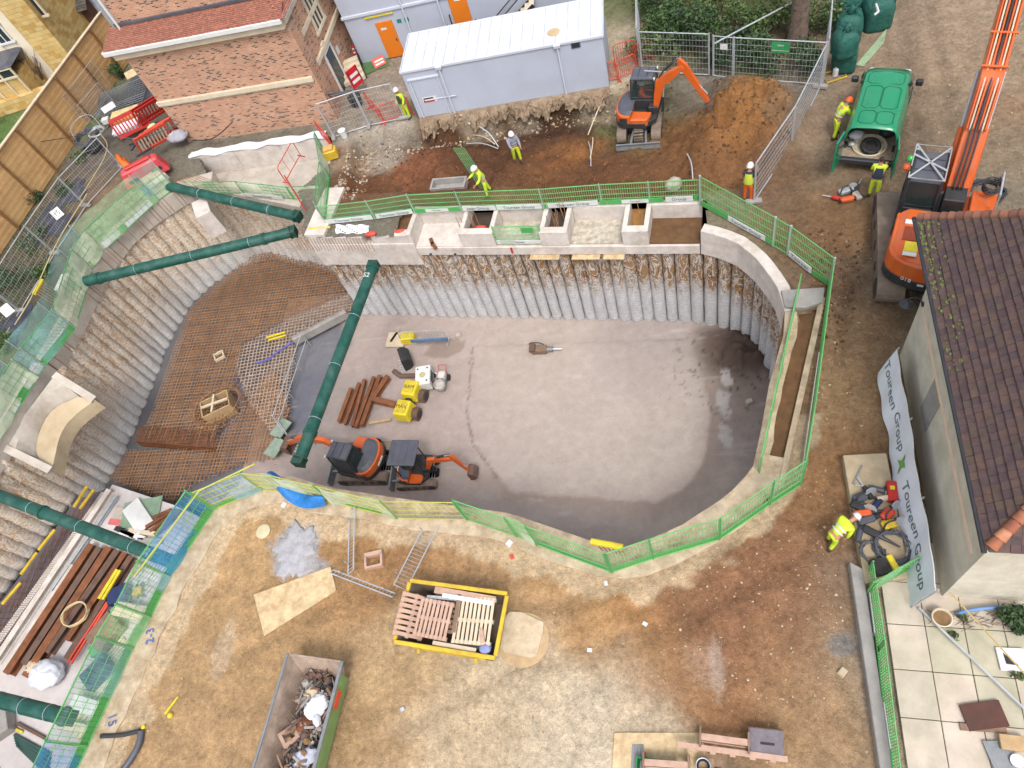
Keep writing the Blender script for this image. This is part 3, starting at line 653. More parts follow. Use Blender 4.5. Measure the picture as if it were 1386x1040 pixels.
# ---------------------------------------------------------------- the concrete bays along the far side
def fs(px, py=318, z=0): return (G(px, py, z) - FR).dot(uu)
t = thing('concrete_bays', 'row of pale open concrete bays with stub walls along the far edge of the pit', 'concrete structure', (0, 0, 0))
def fbox(mb, s0, s1, d0, d1, z0, z1): mb.prism([F(s0, d0, 0)[:2], F(s1, d0, 0)[:2], F(s1, d1, 0)[:2], F(s0, d1, 0)[:2]], z0, z1); return mb
S0, SD1, SD0, SC1, SC0, SB1, SB0, SA1 = 0, fs(876), fs(840), fs(766), fs(728), fs(665), fs(619), fs(554)
SEND = 17.9
fbox(MB(), S0 + .01, SA1, 0, 1.75, ZB, -.85).build('beam_lip', M_conc_white, t, bevel=.02)
fbox(MB(), SA1 + .003, SEND, -.02, 1.7, -2.0, -.55).build('beam_lip', M_conc_white, t, bevel=.02)
for a, b in ((S0 + .004, SD1 - .003), (SD0 + .003, SC1 - .003), (SC0 + .003, SB1 - .003), (SB0 + .003, SA1 - .003)):
 fbox(MB(), a, b, ND, ND + .28, -.85, .0).build('back_wall', M_conc_white, t, bevel=.015)
def pillar(s0, s1, fill, zf=-.35):
 mb = MB(); th = .2
 mb.prism([F(*q, 0)[:2] for q in ((s0, .03), (s1, .03), (s1, ND + .3), (s1 - th, ND + .3), (s1 - th, .36), (s0 + th, .36), (s0 + th, ND + .3), (s0, ND + .3))], -.86, .0)
 o = mb.build('pillar', M_conc_white, t, bevel=.015)
 fbox(MB(), s0 + th + .005, s1 - th - .005, .365, ND + .3, -.8, zf).build('pocket_fill', fill, o)
M_fillbrown = mat('pocket_earth', S(120, 88, 58), .95, var=.35, scale=3, bump=.03); M_filldark = mat('pocket_dark', S(86, 70, 60), .95, var=.3, scale=3, bump=.03)
pillar(SD1, SD0, mat('pocket_timber', S(170, 124, 70), .9, var=.3, scale=2), -.5)
pillar(SC1, SC0, M_filldark, -.55); pillar(SB1, SB0, M_filldark, -.5)
fbox(MB(), S0 + .01, SD1 - .01, .1, ND - .003, -.86, -.76).build('bay_floor', M_fillbrown, t)
M_rub = mat('bay_rubble', S(214, 204, 186), .9, var=.3, scale=5, dirt=S(120, 104, 90), dirt_amt=.7, bump=.03)
fbox(MB(), SD0 + .01, SC1 - .01, .12, ND - .003, -.86, -.78).build('bay_floor', M_rub, t)
fbox(MB(), SC0 + .01, SB1 - .01, .1, ND - .003, -.86, -.8).build('bay_floor', M_rub, t)
fbox(MB(), SB0 + .01, SA1 - .01, .05, ND - .003, -.86, -.81).build('bay_floor', M_conc_white, t)
# stepped block on the left end
fbox(MB(), SA1, SA1 + .22, 0.02, ND + .3, -.56, .0).build('stub_wall', M_conc_white, t, bevel=.015)
fbox(MB(), SA1 + .225, SA1 + 2.0, 0.02, .4, -.56, -.05).build('front_wall', M_conc_white, t, bevel=.015)
fbox(MB(), SA1 + .225, SA1 + 2.4, .405, ND + .3, -.56, -.3).build('pocket_fill', M_fillbrown, t)
fbox(MB(), SA1 + 2.403, SA1 + 4.3, .0, ND + .2, -.56, -.1).build('block_top', M_conc_white, t, bevel=.015)
fbox(MB(), SA1 + 4.303, SEND - .01, .0, ND + 1.6, -.56, .12).build('block_top', M_conc_white, t, bevel=.015)
# bars standing up from the pockets and in front of the block
mb = MB(); rn = random.Random(8)
for s0, s1, k in ((SC1, SC0, 10), (SB1 + .5, SB0 + .35, 9), (SD1, SD0, 3)):
 for i in range(k):
  p = F(s0 + .22 + (s1 - s0 - .44) * rn.random(), rn.uniform(.4, 1.3), -.5); mb.tube([p, p + V((rn.uniform(-.1, .1), rn.uniform(-.1, .1), rn.uniform(.7, 1.25)))], .014, 4)
for i in range(26):
 s = SA1 + 2.1 + i * .16; mb.tube([F(s, -.03, -.1), F(s + .05, -.035, -.85 - rn.uniform(0, .2))], .013, 4)
mb.build('starter_bar', M_rebar, t, recalc=False)['kind'] = 'stuff'
# the slot niche's red spray mark
fbox(MB(), fs(686), fs(683), -.006, -.002, ZB + .1, -.87).build('spray_mark', M_red, t)
# flat rusty formwork plates hanging at the underside of the beam
mb = MB()
for a, b in ((700, 742), (760, 800), (805, 835)):
 s0, s1 = fs(b, 350), fs(a, 350); mb.box(F((s0 + s1) / 2, -.1, ZB - .03), (abs(s1 - s0), .3, .025), rz=math.atan2(uu.y, uu.x))
mb.build('ply_strip', M_ply, t)
# wall of the rear plot under the brick house
t = thing('retaining_wall', 'clean light concrete panel wall below the brick house', 'wall', (0, 0, 0))
a, b, c = G(258, 212, 0), G(442, 184, 0), G(452, 190, 0)
dr = (b - a).normalized(); n = V((dr.y, -dr.x, 0)); L = (b - a).length
for i in range(3):
 p, q = a + dr * (L * i / 3 + .006), a + dr * (L * (i + 1) / 3 - .006); mid = (p + q) / 2
 MB().box(mid + V((0, 0, -.6)) + n * .1, (L / 3 - .012, .2, 1.3), rz=math.atan2(dr.y, dr.x)).build('panel', M_conc_white, t, bevel=.01)
mb = MB(); mb.sheet(lambda u, v: a + dr * (L * u) + n * (.25 - .55 * v + .04 * math.sin(u * 40)) + V((0, 0, .1 + .05 * math.sin(u * 23 + v * 5) - .0 * v)), 40, 3); mb.build('membrane_strip', M_canvas, t, recalc=False, smooth='all')
MB().prism([tuple(p) for p in SHELF], -1.4, -1.2).build('shelf_slab', M_conc, t)
# the strip of earth between the upstands on the right, its outer kerb and the grey stub
q = [(1062, 420), (1112, 408), (1052, 655), (1022, 640)]
mb = MB(); mb.prism([tuple(G(*p))[:2] for p in q], -.5, -.12); tag(mb.build('earth_strip', M_fillbrown), kind='structure')
mb = MB(); mb.prism([tuple(G(*p))[:2] for p in ((1109, 404), (1118, 404), (1060, 662), (1051, 662))], -.4, .06); tag(mb.build('kerb_upstand', M_beamrough, bevel=.02), 'narrow pale concrete upstand inside the outer right barrier', 'upstand')
mb = MB(); mb.prism([tuple(G(*p))[:2] for p in ((1057, 396), (1116, 392), (1113, 412), (1090, 420), (1062, 418))], -.4, .14); tag(mb.build('stub_block', M_conc_grey, bevel=.02), 'grey concrete stub joining the curved beam to the outer barrier', 'block')
# ---------------------------------------------------------------- green tubular props
M_propdark = mat('prop_green_dark', S(30, 78, 66), .5, var=.3, dirt=S(90, 100, 92))
def prop(label, p0, p1, r, flanges, mark=None, mt=.1, z=-.45, ends=(1, 1), za=None):
 a, b = G(*p0, z if za is None else za), G(*p1, z); d = b - a; L = d.length; rz = math.atan2(d.y, d.x)
 t = thing('tubular_prop', label, 'prop', a, rz, 'green props spanning the excavation'); t.rotation_euler = (0, -math.asin(d.z / L), rz)
 MB().tube([(0.25, 0, 0), (L - .25, 0, 0)], r, 28).build('tube', M_prop, t, smooth=True)
 for f in flanges:
  x = f * L; mb = MB()
  for dx in (-.035, .035): mb.tube([(x + dx - .025, 0, 0), (x + dx + .025, 0, 0)], r * 1.15, 24)
  for k in range(16):
   q = 2 * PI * k / 16; mb.tube([(x - .1, math.cos(q) * r * 1.08, math.sin(q) * r * 1.08), (x + .1, math.cos(q) * r * 1.08, math.sin(q) * r * 1.08)], .02, 5)
  mb.build('flange', M_prop, t, smooth=True)
 for e, (x, s) in zip(ends, ((.0, 1), (L, -1))):
  if not e: continue
  mb = MB(); mb.tube([(x + s * .25, 0, 0), (x + s * .32, 0, 0)], r * 1.2, 20); mb.box((x + s * .03, 0, 0), (.06, r * 1.9, r * 1.8)); mb.tube([(x + s * .05, 0, 0), (x + s * .28, 0, 0)], r * .55, 12)
  for k in (-1, 1):
   mb.box((x + s * .16, k * r * .8, 0), (.24, .03, r * 1.6)); mb.box((x + s * .16, 0, k * r * .8), (.24, r * 1.6, .03))
   mb.tube([(x + s * .06, k * r * .9, r * .7), (x + s * .4, k * r * .9, r * .7)], .03, 6)
  mb.build('end_bearing', M_propdark, t, bevel=.006)
 for k in range(3):
  mb = MB(); x = L * (.3 + .25 * k); pts = [(x, math.cos(q) * (r + .012), math.sin(q) * (r + .012)) for q in [2 * PI * j / 18 for j in range(18)]]
  mb.tube(pts, .006, 4, closed=True); mb.build('lifting_strap', M_canvas, t)
 if mark:
  text('lettering', mark, .34, M_toewhite, t, frame((mt * L, 0, r + .004), (0, 1, 0), (-1, 0, 0)))
 return t
prop('farthest green tubular prop, reaching from the left beam to the corner block', (219, 250), (406, 294), .25, [.97], None, z=-.25, za=.3)
prop('green tubular prop with a bolted joint crossing before the buff piles', (95, 386), (401, 313), .255, [.13, .86], z=-.25, za=.32)
prop('steep green tubular prop between the concrete bays and the pair of excavators', (507, 356), (403, 630), .245, [.03, .86], 'S2', .09)
prop('green tubular prop passing over the deck of steel sections', (-30, 660), (242, 764), .25, [.36], 'S5', .88)
prop('green tubular prop partly cut by the left edge, nearest the bottom corner', (-40, 938), (96, 972), .27, [.2])
# concrete corbels that carry them
def corbel(label, px, py, z, d, rz, h=.9):
 p = G(px, py, z); mb = MB(); mb.box((0, 0, 0), (d[0], d[1], h), taper=.92)
 tag(mb.build('concrete_corbel', M_conc_white, loc=p, rot=(0, 0, rz), bevel=.02), label, 'corbel')
corbel('white concrete corbel at the left end of the farthest prop', 217, 246, .02, (.5, 1.0), -.4, .5)
corbel('white concrete corbel under the left end of the jointed prop', 88, 385, .02, (.5, 1.1), .0, .5)
corbel('blocky beige corbel hanging under the far end prop by the left beam', 283, 294, -1.0, (.9, 1.5), .5, 1.5)
# ---------------------------------------------------------------- reinforcement in the left bay
def clip_lines(poly, step, axis, jit=.02, rn=R):
 xs = [p[0] for p in poly]; ys = [p[1] for p in poly]
 lo, hi, a, b = (min(xs), max(xs), min(ys), max(ys)) if axis == 0 else (min(ys), max(ys), min(xs), max(xs))
 out = []; c = a
 while c < b:
  t = np.arange(lo, hi, .08); o = np.full_like(t, c)
  ins = inpoly(t, o, poly) if axis == 0 else inpoly(o, t, poly)
  i = 0
  while i < len(t):
   if ins[i]:
    j = i
    while j + 1 < len(t) and ins[j + 1]: j += 1
    if j > i + 2:
     k = rn.uniform(-jit, jit); s, e = t[i] - rn.random() * .1, t[j] + rn.random() * .12
     out.append(((s, c + k), (e, c + rn.uniform(-jit, jit))) if axis == 0 else ((c + k, s), (c + rn.uniform(-jit, jit), e)))
    i = j
   i += 1
  c += step
 return out
def rebar_mat(label, poly, z, step, r, m, layers=((0, 1.31), (.3, 1)), jit=.02, seed=1, rot=0):
 rn = random.Random(seed); mb = MB()
 if rot:
  c, s = math.cos(-rot), math.sin(-rot); poly = [(c * x - s * y, s * x + c * y) for x, y in poly]
 for dz, k in layers:
  for ax in (0, 1):
   for (a, b) in clip_lines(poly, step * k, ax, jit, rn):
    za = z + dz + ax * 2 * r
    mb.bar((a[0], a[1], za + rn.uniform(-.01, .01)), (b[0], b[1], za + rn.uniform(-.01, .01)), 2 * r)
 # chairs that hold the upper layer
 xs = [p[0] for p in poly]; ys = [p[1] for p in poly]
 for i in range(90):
  x, y = rn.uniform(min(xs), max(xs)), rn.uniform(min(ys), max(ys))
  if inpoly(np.array([x]), np.array([y]), poly)[0]: mb.bar((x, y, z - .25), (x, y, z + layers[-1][0]), .02)
 if rot: mb.v = [(math.cos(rot) * x - math.sin(rot) * y, math.sin(rot) * x + math.cos(rot) * y, zz) for x, y, zz in mb.v]
 return tag(mb.build('rebar_mat', m, recalc=False), label, 'rebar mat')
M_rebar2 = mat('rebar_weathered', S(206, 182, 162), .85, var=.3, scale=4, dirt=S(116, 84, 64))
P1 = pw([(190, 598), (212, 560), (238, 480), (262, 420), (300, 385), (345, 352), (392, 338), (432, 362), (478, 372), (470, 400), (400, 430), (330, 470), (320, 530), (290, 608)], ZF + .3)
rebar_mat('rusty rebar mat filling the upper left bay beneath the props', P1, ZF + .3, .19, .013, M_rebar, seed=2)
P2 = pw([(152, 652), (178, 612), (286, 612), (330, 560), (372, 500), (395, 560), (372, 622), (330, 630), (262, 655), (240, 682)], ZF + .15)
rebar_mat('lower rusty rebar mat between the deck edge and the sunken timber box', P2, ZF + .12, .18, .013, M_rebar, seed=3)
P3 = pw([(325, 475), (400, 432), (475, 402), (482, 425), (430, 448), (402, 470), (386, 580), (372, 590), (338, 545), (322, 500)], ZF + .2)
rebar_mat('paler weathered rebar mat beside the dark blinding under the steep prop', P3, ZF + .2, .21, .014, M_rebar2, layers=((0, 1), (.25, 1)), seed=5, rot=.1)
# raised cage edge
a, b = G(182, 597, ZF + .75), G(286, 606, ZF + .75)
mb = MB(); rn = random.Random(3)
for k in range(60):
 p = a.lerp(b, k / 59); mb.bar(p, p + V((0, 0, -.6)), .024); mb.bar(p, p + V((rn.uniform(-.1, .1), .9, 0)), .024)
for z in (0, -.2, -.4, -.6): mb.bar(a + V((0, 0, z)), b + V((0, 0, z)), .028)
tag(mb.build('rebar_cage', M_steelrust, recalc=False), 'dark rebar cage edge stepping up across the middle of the rusty mat', 'rebar cage')
# sunken box-out ringed by bars
c = G(297, 552, ZF + .55); t = thing('timber_boxout', 'pale timber box-out ringed by upright bars in the rebar mat', 'timber box', c, .45)
mb = MB()
for sx, sy, dx, dy in ((0, -.5, 1.5, .06), (0, .5, 1.5, .06), (-.75, 0, .06, 1.0), (.75, 0, .06, 1.0)): mb.box((sx, sy, 0), (dx, dy, .9))
mb.build('shutter_box', M_timber, t, bevel=.008)
MB().bar((-.7, .1, .46), (.75, -.15, .5), .12, .1).bar((-.2, -.5, .5), (.1, .5, .52), .1, .08).build('brace', M_timberpale, t)
mb = MB()
for k in range(46):
 q = 2 * PI * k / 46; x, y = 1.25 * math.cos(q), .95 * math.sin(q); l = 1.0 if math.cos(q - 2.4) > -.2 else .6
 mb.bar((x, y, -.6), (x * 1.08, y * 1.08, l * rn.uniform(.35, .6)), .026);
 if k % 2: mb.bar((x, y, .05), (x * 1.5, y * 1.45, .1), .026)
for z in (-.3, 0, .3): mb.tube([(1.28 * math.cos(2 * PI * k / 24), .98 * math.sin(2 * PI * k / 24), z) for k in range(24)], .016, 4, closed=True)
mb.build('bar_ring', M_rebar, t, recalc=False)
c = G(297, 482, ZF + .75); mb = MB()
for sx, sy, dx, dy in ((0, -.22, .5, .07), (0, .22, .5, .07), (-.25, 0, .07, .5), (.25, 0, .07, .5)): mb.box((sx, sy, 0), (dx, dy, .18))
tag(mb.build('square_crate', M_timberpale, loc=c, rot=(0, 0, .5), bevel=.006), 'small square timber frame lying on the rusty rebar mat', 'timber frame')
# bits lying on the mats
for i, (px, py) in enumerate(((378, 452), (366, 456))):
 pass
t1 = MB().bar(G(361, 457, ZF + .6), G(386, 450, ZF + .6), .09, .06).build('yellow_batten', M_yellow); tag(t1, 'yellow batten lying on the pale rebar mat, farther of the pair', 'batten', 'yellow battens in the pit')
t1 = MB().bar(G(363, 461, ZF + .6), G(387, 454, ZF + .6), .09, .06).build('yellow_batten', M_yellow); tag(t1, 'yellow batten lying on the pale rebar mat, nearer of the pair', 'batten', 'yellow battens in the pit')
for lab, pts in (('blue hose snaking over the rebar below the pale mat', [(345, 492), (362, 488), (376, 476), (392, 466), (404, 458)]),):
 tag(MB().tube(smoothline([G(*p, ZF + .55) for p in pts], 3), .05, 6).build('blue_hose', mat('hose_blue', S(96, 104, 190), .5), smooth='all'), lab, 'hose')
# pallid edge board between the mats and the dark blinding, with prop feet
a, b = G(398, 462, ZF + .55), G(470, 424, ZF + .55)
mb = MB().bar(a, b, .3, .5); t = tag(mb.build('edge_upstand', M_conc_grey, bevel=.02), 'low grey concrete upstand edging the dark blinding by the steep prop', 'upstand')
mb = MB(); rn = random.Random(9)
for k in range(26):
 p = a.lerp(b, k / 25) + V((0, 0, .25)); mb.tube([p, p + V((rn.uniform(-.05, .05), rn.uniform(-.05, .05), rn.uniform(.25, .5)))], .014, 4)
tag(mb.build('starter_bars', M_rebar2, recalc=False), 'short starter bars along the grey upstand by the dark blinding', 'rebar', kind='stuff')
# handrail standing at the slab edge left of the steep prop
a, b, c = G(421, 468, ZF + .2), G(384, 578, ZF + .2), G(398, 598, ZF + .2)
t = thing('edge_handrail', 'grey tube handrail along the slab edge left of the steep prop', 'handrail', (0, 0, 0))
H1 = V((0, 0, 1.1))
mb = MB().tube([a + H1, b + H1, c + H1], .024, 6).tube([a + H1 * .5, b + H1 * .5, c + H1 * .5], .024, 6); mb.build('rail', M_galv, t)
for k in (0, .33, .66, 1): MB().tube([a.lerp(b, k), a.lerp(b, k) + H1], .024, 6).build('upright', M_galv, t)
MB().tube([c, c + H1], .024, 6).build('upright', M_galv, t)
for px, py, lab in ((380, 580, 'upper'), (372, 606, 'lower')):
 p = G(px, py, ZF + .55); tag(MB().box((0, 0, 0), (1.0, .7, .04)).build('walk_board', mat('board_green', S(150, 166, 150), .8), loc=p, rot=(0, 0, 1.1)), lab + ' grey-green walk board on the rebar below the steep prop', 'board')
# ---------------------------------------------------------------- fences and edge barriers
def mesh_panel(p, q, h, wm, vstep=.075, wr=.0055, hbars=(0.02, .25, .5, .75, .98), frame=.016, parent=None, fm=None, zl=.03):
 """one welded-mesh panel between two ground points"""
 d = q - p; L = d.length; mb = MB(); Z = V((0, 0, 1)); p = p + Z * zl; q = q + Z * zl
 n = max(2, int(L / vstep))
 for i in range(1, n): a = p.lerp(q, i / n); mb.bar(a, a + Z * h, 2 * wr)
 for f in hbars: mb.bar(p + Z * (h * f), q + Z * (h * f), 2 * wr * (1.4 if 0 < f < 1 else 1))
 mb.cur = 1 if fm else 0
 if frame:
  e = d.normalized() * .04
  mb.tube([p + e, p + e + Z * h, q - e + Z * h, q - e, p + e], frame, 6)
 return mb.build('mesh_panel', [wm, fm] if fm else wm, parent, recalc=False)
def netting(p, q, h, m, parent, sag=.06, name='netting', z0=.03, seed=0, lean=0):
 d = q - p; L = d.length; n = V((d.y, -d.x, 0)).normalized(); k = max(6, int(L / .25)); ph = seed * 1.7
 def f(u, v):
  w = sag * (math.sin(u * L * 2.1 + ph + v * 2) + .5 * math.sin(u * L * 5.3 + 2 * ph - v * 4))
  return p.lerp(q, u) + n * (w + lean * v) + V((0, 0, z0 + h * v + .03 * math.sin(u * L * 1.7 + ph) * v))
 return MB().sheet(f, k, 5).build(name, m, parent, recalc=False, smooth='all')
def toe(p, q, h, m, parent, words=None, z0=.05, side=1, tm=None, flip=False, sz=None, plate=False):
 d = q - p; L = d.length; x = d.normalized(); n = V((x.y, -x.x, 0)) * side
 c = (p + q) / 2 + V((0, 0, z0 + h / 2))
 o = MB().box(c + n * .03, (L, .025, h), rz=math.atan2(d.y, d.x)).build('toe_board', m, parent, bevel=.004)
 if words:
  xx = x if not flip else -x
  if plate: MB().box(c + n * .046, (min(L * .55, 1.1), .006, h * .8), rz=math.atan2(d.y, d.x)).build('sign_plate', M_toewhite, o)
  T = frame(c + n * .051, xx, V((0, 0, 1)))
  if T.col[2].to_3d().dot(n) < 0: T = frame(c + n * .051, -xx, V((0, 0, 1)))
  text('lettering', words, sz or h * .85, tm or M_slategreen, o, T, .003)
 return o
M_slategreen = mat('lettering_slate', S(96, 128, 128), .6)
M_letgreen = mat('lettering_green', S(70, 150, 80), .6)
def run(name, label, cat, pts, h, wm, pm, toes=None, net=None, group=None, posts=True, pr=.024, vstep=.075, wr=.0055, hbars=(.02, .25, .5, .75, .98), frame=.016, fm=None, side=1, nh=None, feet=False, poststep=None):
 pts = [V(p) for p in pts]; t = thing(name, label, cat, (0, 0, 0), 0, group)
 for i, (p, q) in enumerate(zip(pts[:-1], pts[1:])):
  L = (q - p).length; k = max(1, round(L / 2.6)) if poststep is None else max(1, round(L / poststep))
  for j in range(k):
   a, b = p.lerp(q, j / k), p.lerp(q, (j + 1) / k)
   if wm: mesh_panel(a, b, h, wm, vstep, wr, hbars, frame, t, fm)
   if net:
    m = net[(i + j) % len(net)] if isinstance(net, list) else net
    if m: netting(a, b, nh or h, m, t, seed=i * 3 + j)
   if posts: MB().tube([a, a + V((0, 0, h + .08))], pr, 6).build('post', pm, t)
   if feet: MB().box(a + V((0, 0, .06)), (.62, .22, .13), rz=math.atan2((q - p).y, (q - p).x) + PI / 2, taper=.9).build('foot_block', M_conc_grey, t, bevel=.015)
 if posts: MB().tube([pts[-1], pts[-1] + V((0, 0, h + .08))], pr, 6).build('post', pm, t)
 if feet: MB().box(pts[-1] + V((0, 0, .06)), (.62, .22, .13)).build('foot_block', M_conc_grey, t, bevel=.015)
 for tt in toes or []:
  toe(tt[0], tt[1], tt[2], tt[3], t, *(tt[4:5] or [None]), **(tt[5] if len(tt) > 5 else {}), side=side)
 return t
GE = 'green mesh edge barriers round the excavation'
gr = lambda *ps, z=0.03: [G(x, y, z) for x, y in ps]
TW, TG = M_toewhite, M_toe
NAME = 'Toureen Group'
# far side, behind the bays
b = gr((442, 304), (508, 297), (562, 289), (626, 286), (736, 283), (815, 277.5), (947, 272))
def seg(x0, x1, z=.03):
 L = [(442, 304), (508, 297), (562, 289), (626, 286), (736, 283), (815, 277.5), (947, 272)]
 f = lambda x: next((y0 + (y1 - y0) * (x - a) / (c - a) for (a, y0), (c, y1) in zip(L[:-1], L[1:]) if a <= x <= c), 272)
 return G(x0, f(x0), z), G(x1, f(x1), z)
tl = [(*seg(443, 506), .26, TW, NAME), (*seg(511, 560), .26, TW, NAME), (*seg(563, 624), .24, TG, 'Toureen', dict(plate=True, sz=.12)), (*seg(628, 672), .26, TW, 'een Group'), (*seg(674, 734), .26, TW, NAME), (*seg(738, 741), .24, TG), (*seg(743, 810), .26, TW, NAME), (*seg(813, 822), .24, TG), (*seg(823, 898), .24, TG, 'Toureen', dict(plate=True, sz=.12)), (*seg(901, 938), .26, TW, 'Group'), (*seg(940, 946), .24, TG)]
run('edge_barrier', 'long green mesh barrier with lettered white toe boards behind the concrete bays', 'barrier', b, 1.1, M_green, M_galv, tl, None, GE, vstep=.09, hbars=(.05, .28, .5, .74, .98), wr=.007)
# green mesh panel standing loose and leaning near the worker
a, c = G(655, 262, -.2), G(618, 212, .4)
t = thing('leaning_barrier', 'narrow green mesh panel tilted up beside the worker in the yellow suit', 'mesh panel', (0, 0, 0))
mb = MB(); w_ = V((.5, -.1, .0))
for k in range(6): mb.tube([a + w_ * (k / 5), c + w_ * (k / 5) + V((0, 0, .5))], .014, 5)
for k in range(9): p = a.lerp(c + V((0, 0, .5)), k / 8); mb.tube([p, p + w_], .009, 4)
mb.build('mesh_panel', M_greendark, t)
c = gr((446, 303), (452, 262), (470, 255), (563, 247))
# corner
b = gr((948, 277), (1046, 333), (1066, 345), (1122, 388))
run('edge_barrier', 'tall green mesh barrier along the curved right corner of the pit, open to the road', 'barrier', b, 1.45, M_green, M_galv,
 [(G(950, 279, .03), G(985, 298, .03), .26, TG), (G(986, 299, .03), G(1036, 327, .03), .26, TW, NAME), (G(1037, 328, .03), G(1046, 333, .03), .26, TG), (G(1068, 347, .03), G(1098, 371, .03), .3, TW, 'Toureen'), (G(1099, 372, .03), G(1121, 387, .03), .26, TG)], None, GE, vstep=.075, wr=.007, pr=.045)
b = gr((1122, 389), (1110, 480), (1098, 570), (1084, 655))
run('edge_barrier', 'straight green mesh barrier on the outer side of the right hand ramp', 'barrier', b, 1.3, M_green, M_green, [(G(1122, 389, .03), G(1110, 480, .03), .2, TG), (G(1109, 482, .03), G(1085, 650, .03), .2, TW)], None, GE, vstep=.08, wr=.007)
b = gr((1080, 400), (1058, 500), (1040, 580), (1028, 640))
run('edge_barrier', 'narrow green mesh barrier on the inner strip right of the slab', 'barrier', b, 1.1, M_green, M_green, [(G(1079, 402, .03), G(1058, 500, .03), .15, TG)], [None, N_green, N_green], GE, vstep=.1, wr=.006)
# near side, clockwise from the right
b = gr((1084, 657), (1042, 684), (974, 731), (884, 757), (829, 775))
run('edge_barrier', 'curved green mesh barrier on the near right corner of the pit', 'barrier', b, 1.75, M_green, M_greendark, [(p, q, .22, TG) for p, q in zip(b[:-1], b[1:])], [N_green, None, None, None], GE, vstep=.1, wr=.0065)
b = gr((827, 775), (727, 738), (700, 727), (634, 704))
run('edge_barrier', 'green mesh barrier left of the yellow-capped bars on the near edge', 'barrier', b, 1.7, M_green, M_greendark, [(p, q, .2, M_greendark) for p, q in zip(b[:1], b[1:2])], [None, N_greenpale, None], GE, vstep=.1, wr=.0065)
b = gr((632, 704), (538, 702), (452, 681))
run('edge_barrier', 'barrier with pale green netting on the near edge below the two small excavators', 'barrier', b, 1.5, M_yellowgreen, M_greendark, [(b[0], b[1], .2, M_conc_grey), (b[1], b[2], .2, TG)], [None, N_greenpale], GE, vstep=.22, wr=.006)
b = gr((450, 681), (398, 668), (356, 664), (293, 689))
run('edge_barrier', 'barrier with pale netting where the near edge bends towards the blue netting', 'barrier', b, 1.5, M_yellowgreen, M_green, [(b[2], b[3], .2, M_toe)], [N_greenpale, N_greenpale, N_bluepale], GE, vstep=.2, wr=.007)
b = gr((291, 690), (231, 781), (205, 836), (181, 878), (120, 1010), (96, 1062))
run('edge_barrier', 'long blue and teal netting barrier above the deck of steel sections', 'barrier', b, 1.75, M_green, M_green, [(p, q, .32, TG) for p, q in zip(b[:-1], b[1:])] + [(G(197, 848, .03), G(183, 873, .03), .4, TW)], [N_blue, N_bluepale, N_green, N_teal, N_blue], GE, vstep=.16, wr=.006)
# yellow top rail wandering along it
tag(MB().tube([G(x, y, 1.7) for x, y in ((345, 628), (270, 664), (182, 780))], .03, 6).build('rail', M_yellowgreen), 'thin yellow-green rail tied along the top of the blue netting', 'rail')
# left side
b = gr((238, 256), (215, 272), (141, 340), (126, 365), (103, 445), (62, 496), (52, 511), (0, 597), (-25, 638))
def lt(x0, y0, x1, y1, m, wd=None, **k): return (G(x0, y0, .03), G(x1, y1, .03), .34, m, wd, k)
tl = [lt(215, 272, 210, 277, TG), lt(208, 278, 175, 309, TW, NAME), lt(174, 310, 166, 317, TG), lt(165, 318, 145, 337, TW, 'Toureen'), lt(141, 341, 128, 362, TG), lt(126, 367, 122, 378, TW, 'TG', sz=.2), lt(104, 443, 99, 451, TG), lt(97, 453, 64, 494, TG, NAME, plate=True, sz=.2), lt(52, 511, 42, 527, TW), lt(41, 529, 30, 547, TG), lt(29, 549, 3, 592, TW, NAME)]
run('edge_barrier', 'long pale green netting barrier with lettered toe boards on the curved left beam', 'barrier', b, 1.45, M_greendark, M_galv, tl, [N_greenpale, N_green, N_greenpale, N_greenpale, N_teal, N_bluepale], GE, vstep=.3, wr=.005)
b = gr((232, 250), (205, 272), (128, 338), (112, 366), (90, 440), (50, 490), (36, 512), (-14, 596))
run('debris_netting', 'teal debris netting strung behind the left barrier beside the garden', 'netting', b, 1.7, None, M_galv, None, [N_teal, N_green, N_teal, N_teal], None, poststep=3)
# left block of far bays
b = gr((441, 300), (447, 245), (440, 205))
run('edge_barrier', 'pale green netting barrier turning the corner by the red barrier rails', 'barrier', b, 1.2, M_greendark, M_galv, [(b[0], b[1], .2, TG)], [N_green, N_greenpale], GE, vstep=.15)
b = gr((262, 262), (330, 262), (398, 270), (440, 268), z=-.7)
run('edge_barrier', 'low pale green netting barrier with toe board below the panel wall', 'barrier', b, .8, M_greendark, M_green, [(G(330, 266, -.7), G(385, 271, -.7), .22, TW, NAME)], [N_greenpale, N_greenpale], GE, vstep=.3)
# net hung across the second bay
p, q = F(fs(668) + .05, .12, -.78), F(fs(728) - .05, .12, -.78)
t = run('edge_barrier', 'pale green netting barrier hung across the open concrete bay in the middle', 'barrier', [p, q], 1.05, M_green, M_green, [(p, q, .22, TW, 'Toureen', dict(sz=.14))], [N_green], GE, vstep=.35)
a, c = F(fs(712), .1, -.7), F(fs(717), .5, .9)
mb = MB()
toe(F(fs(711, 300), .02, .0), F(fs(727, 300), .02, .0), .0001 + .3, TG, t)
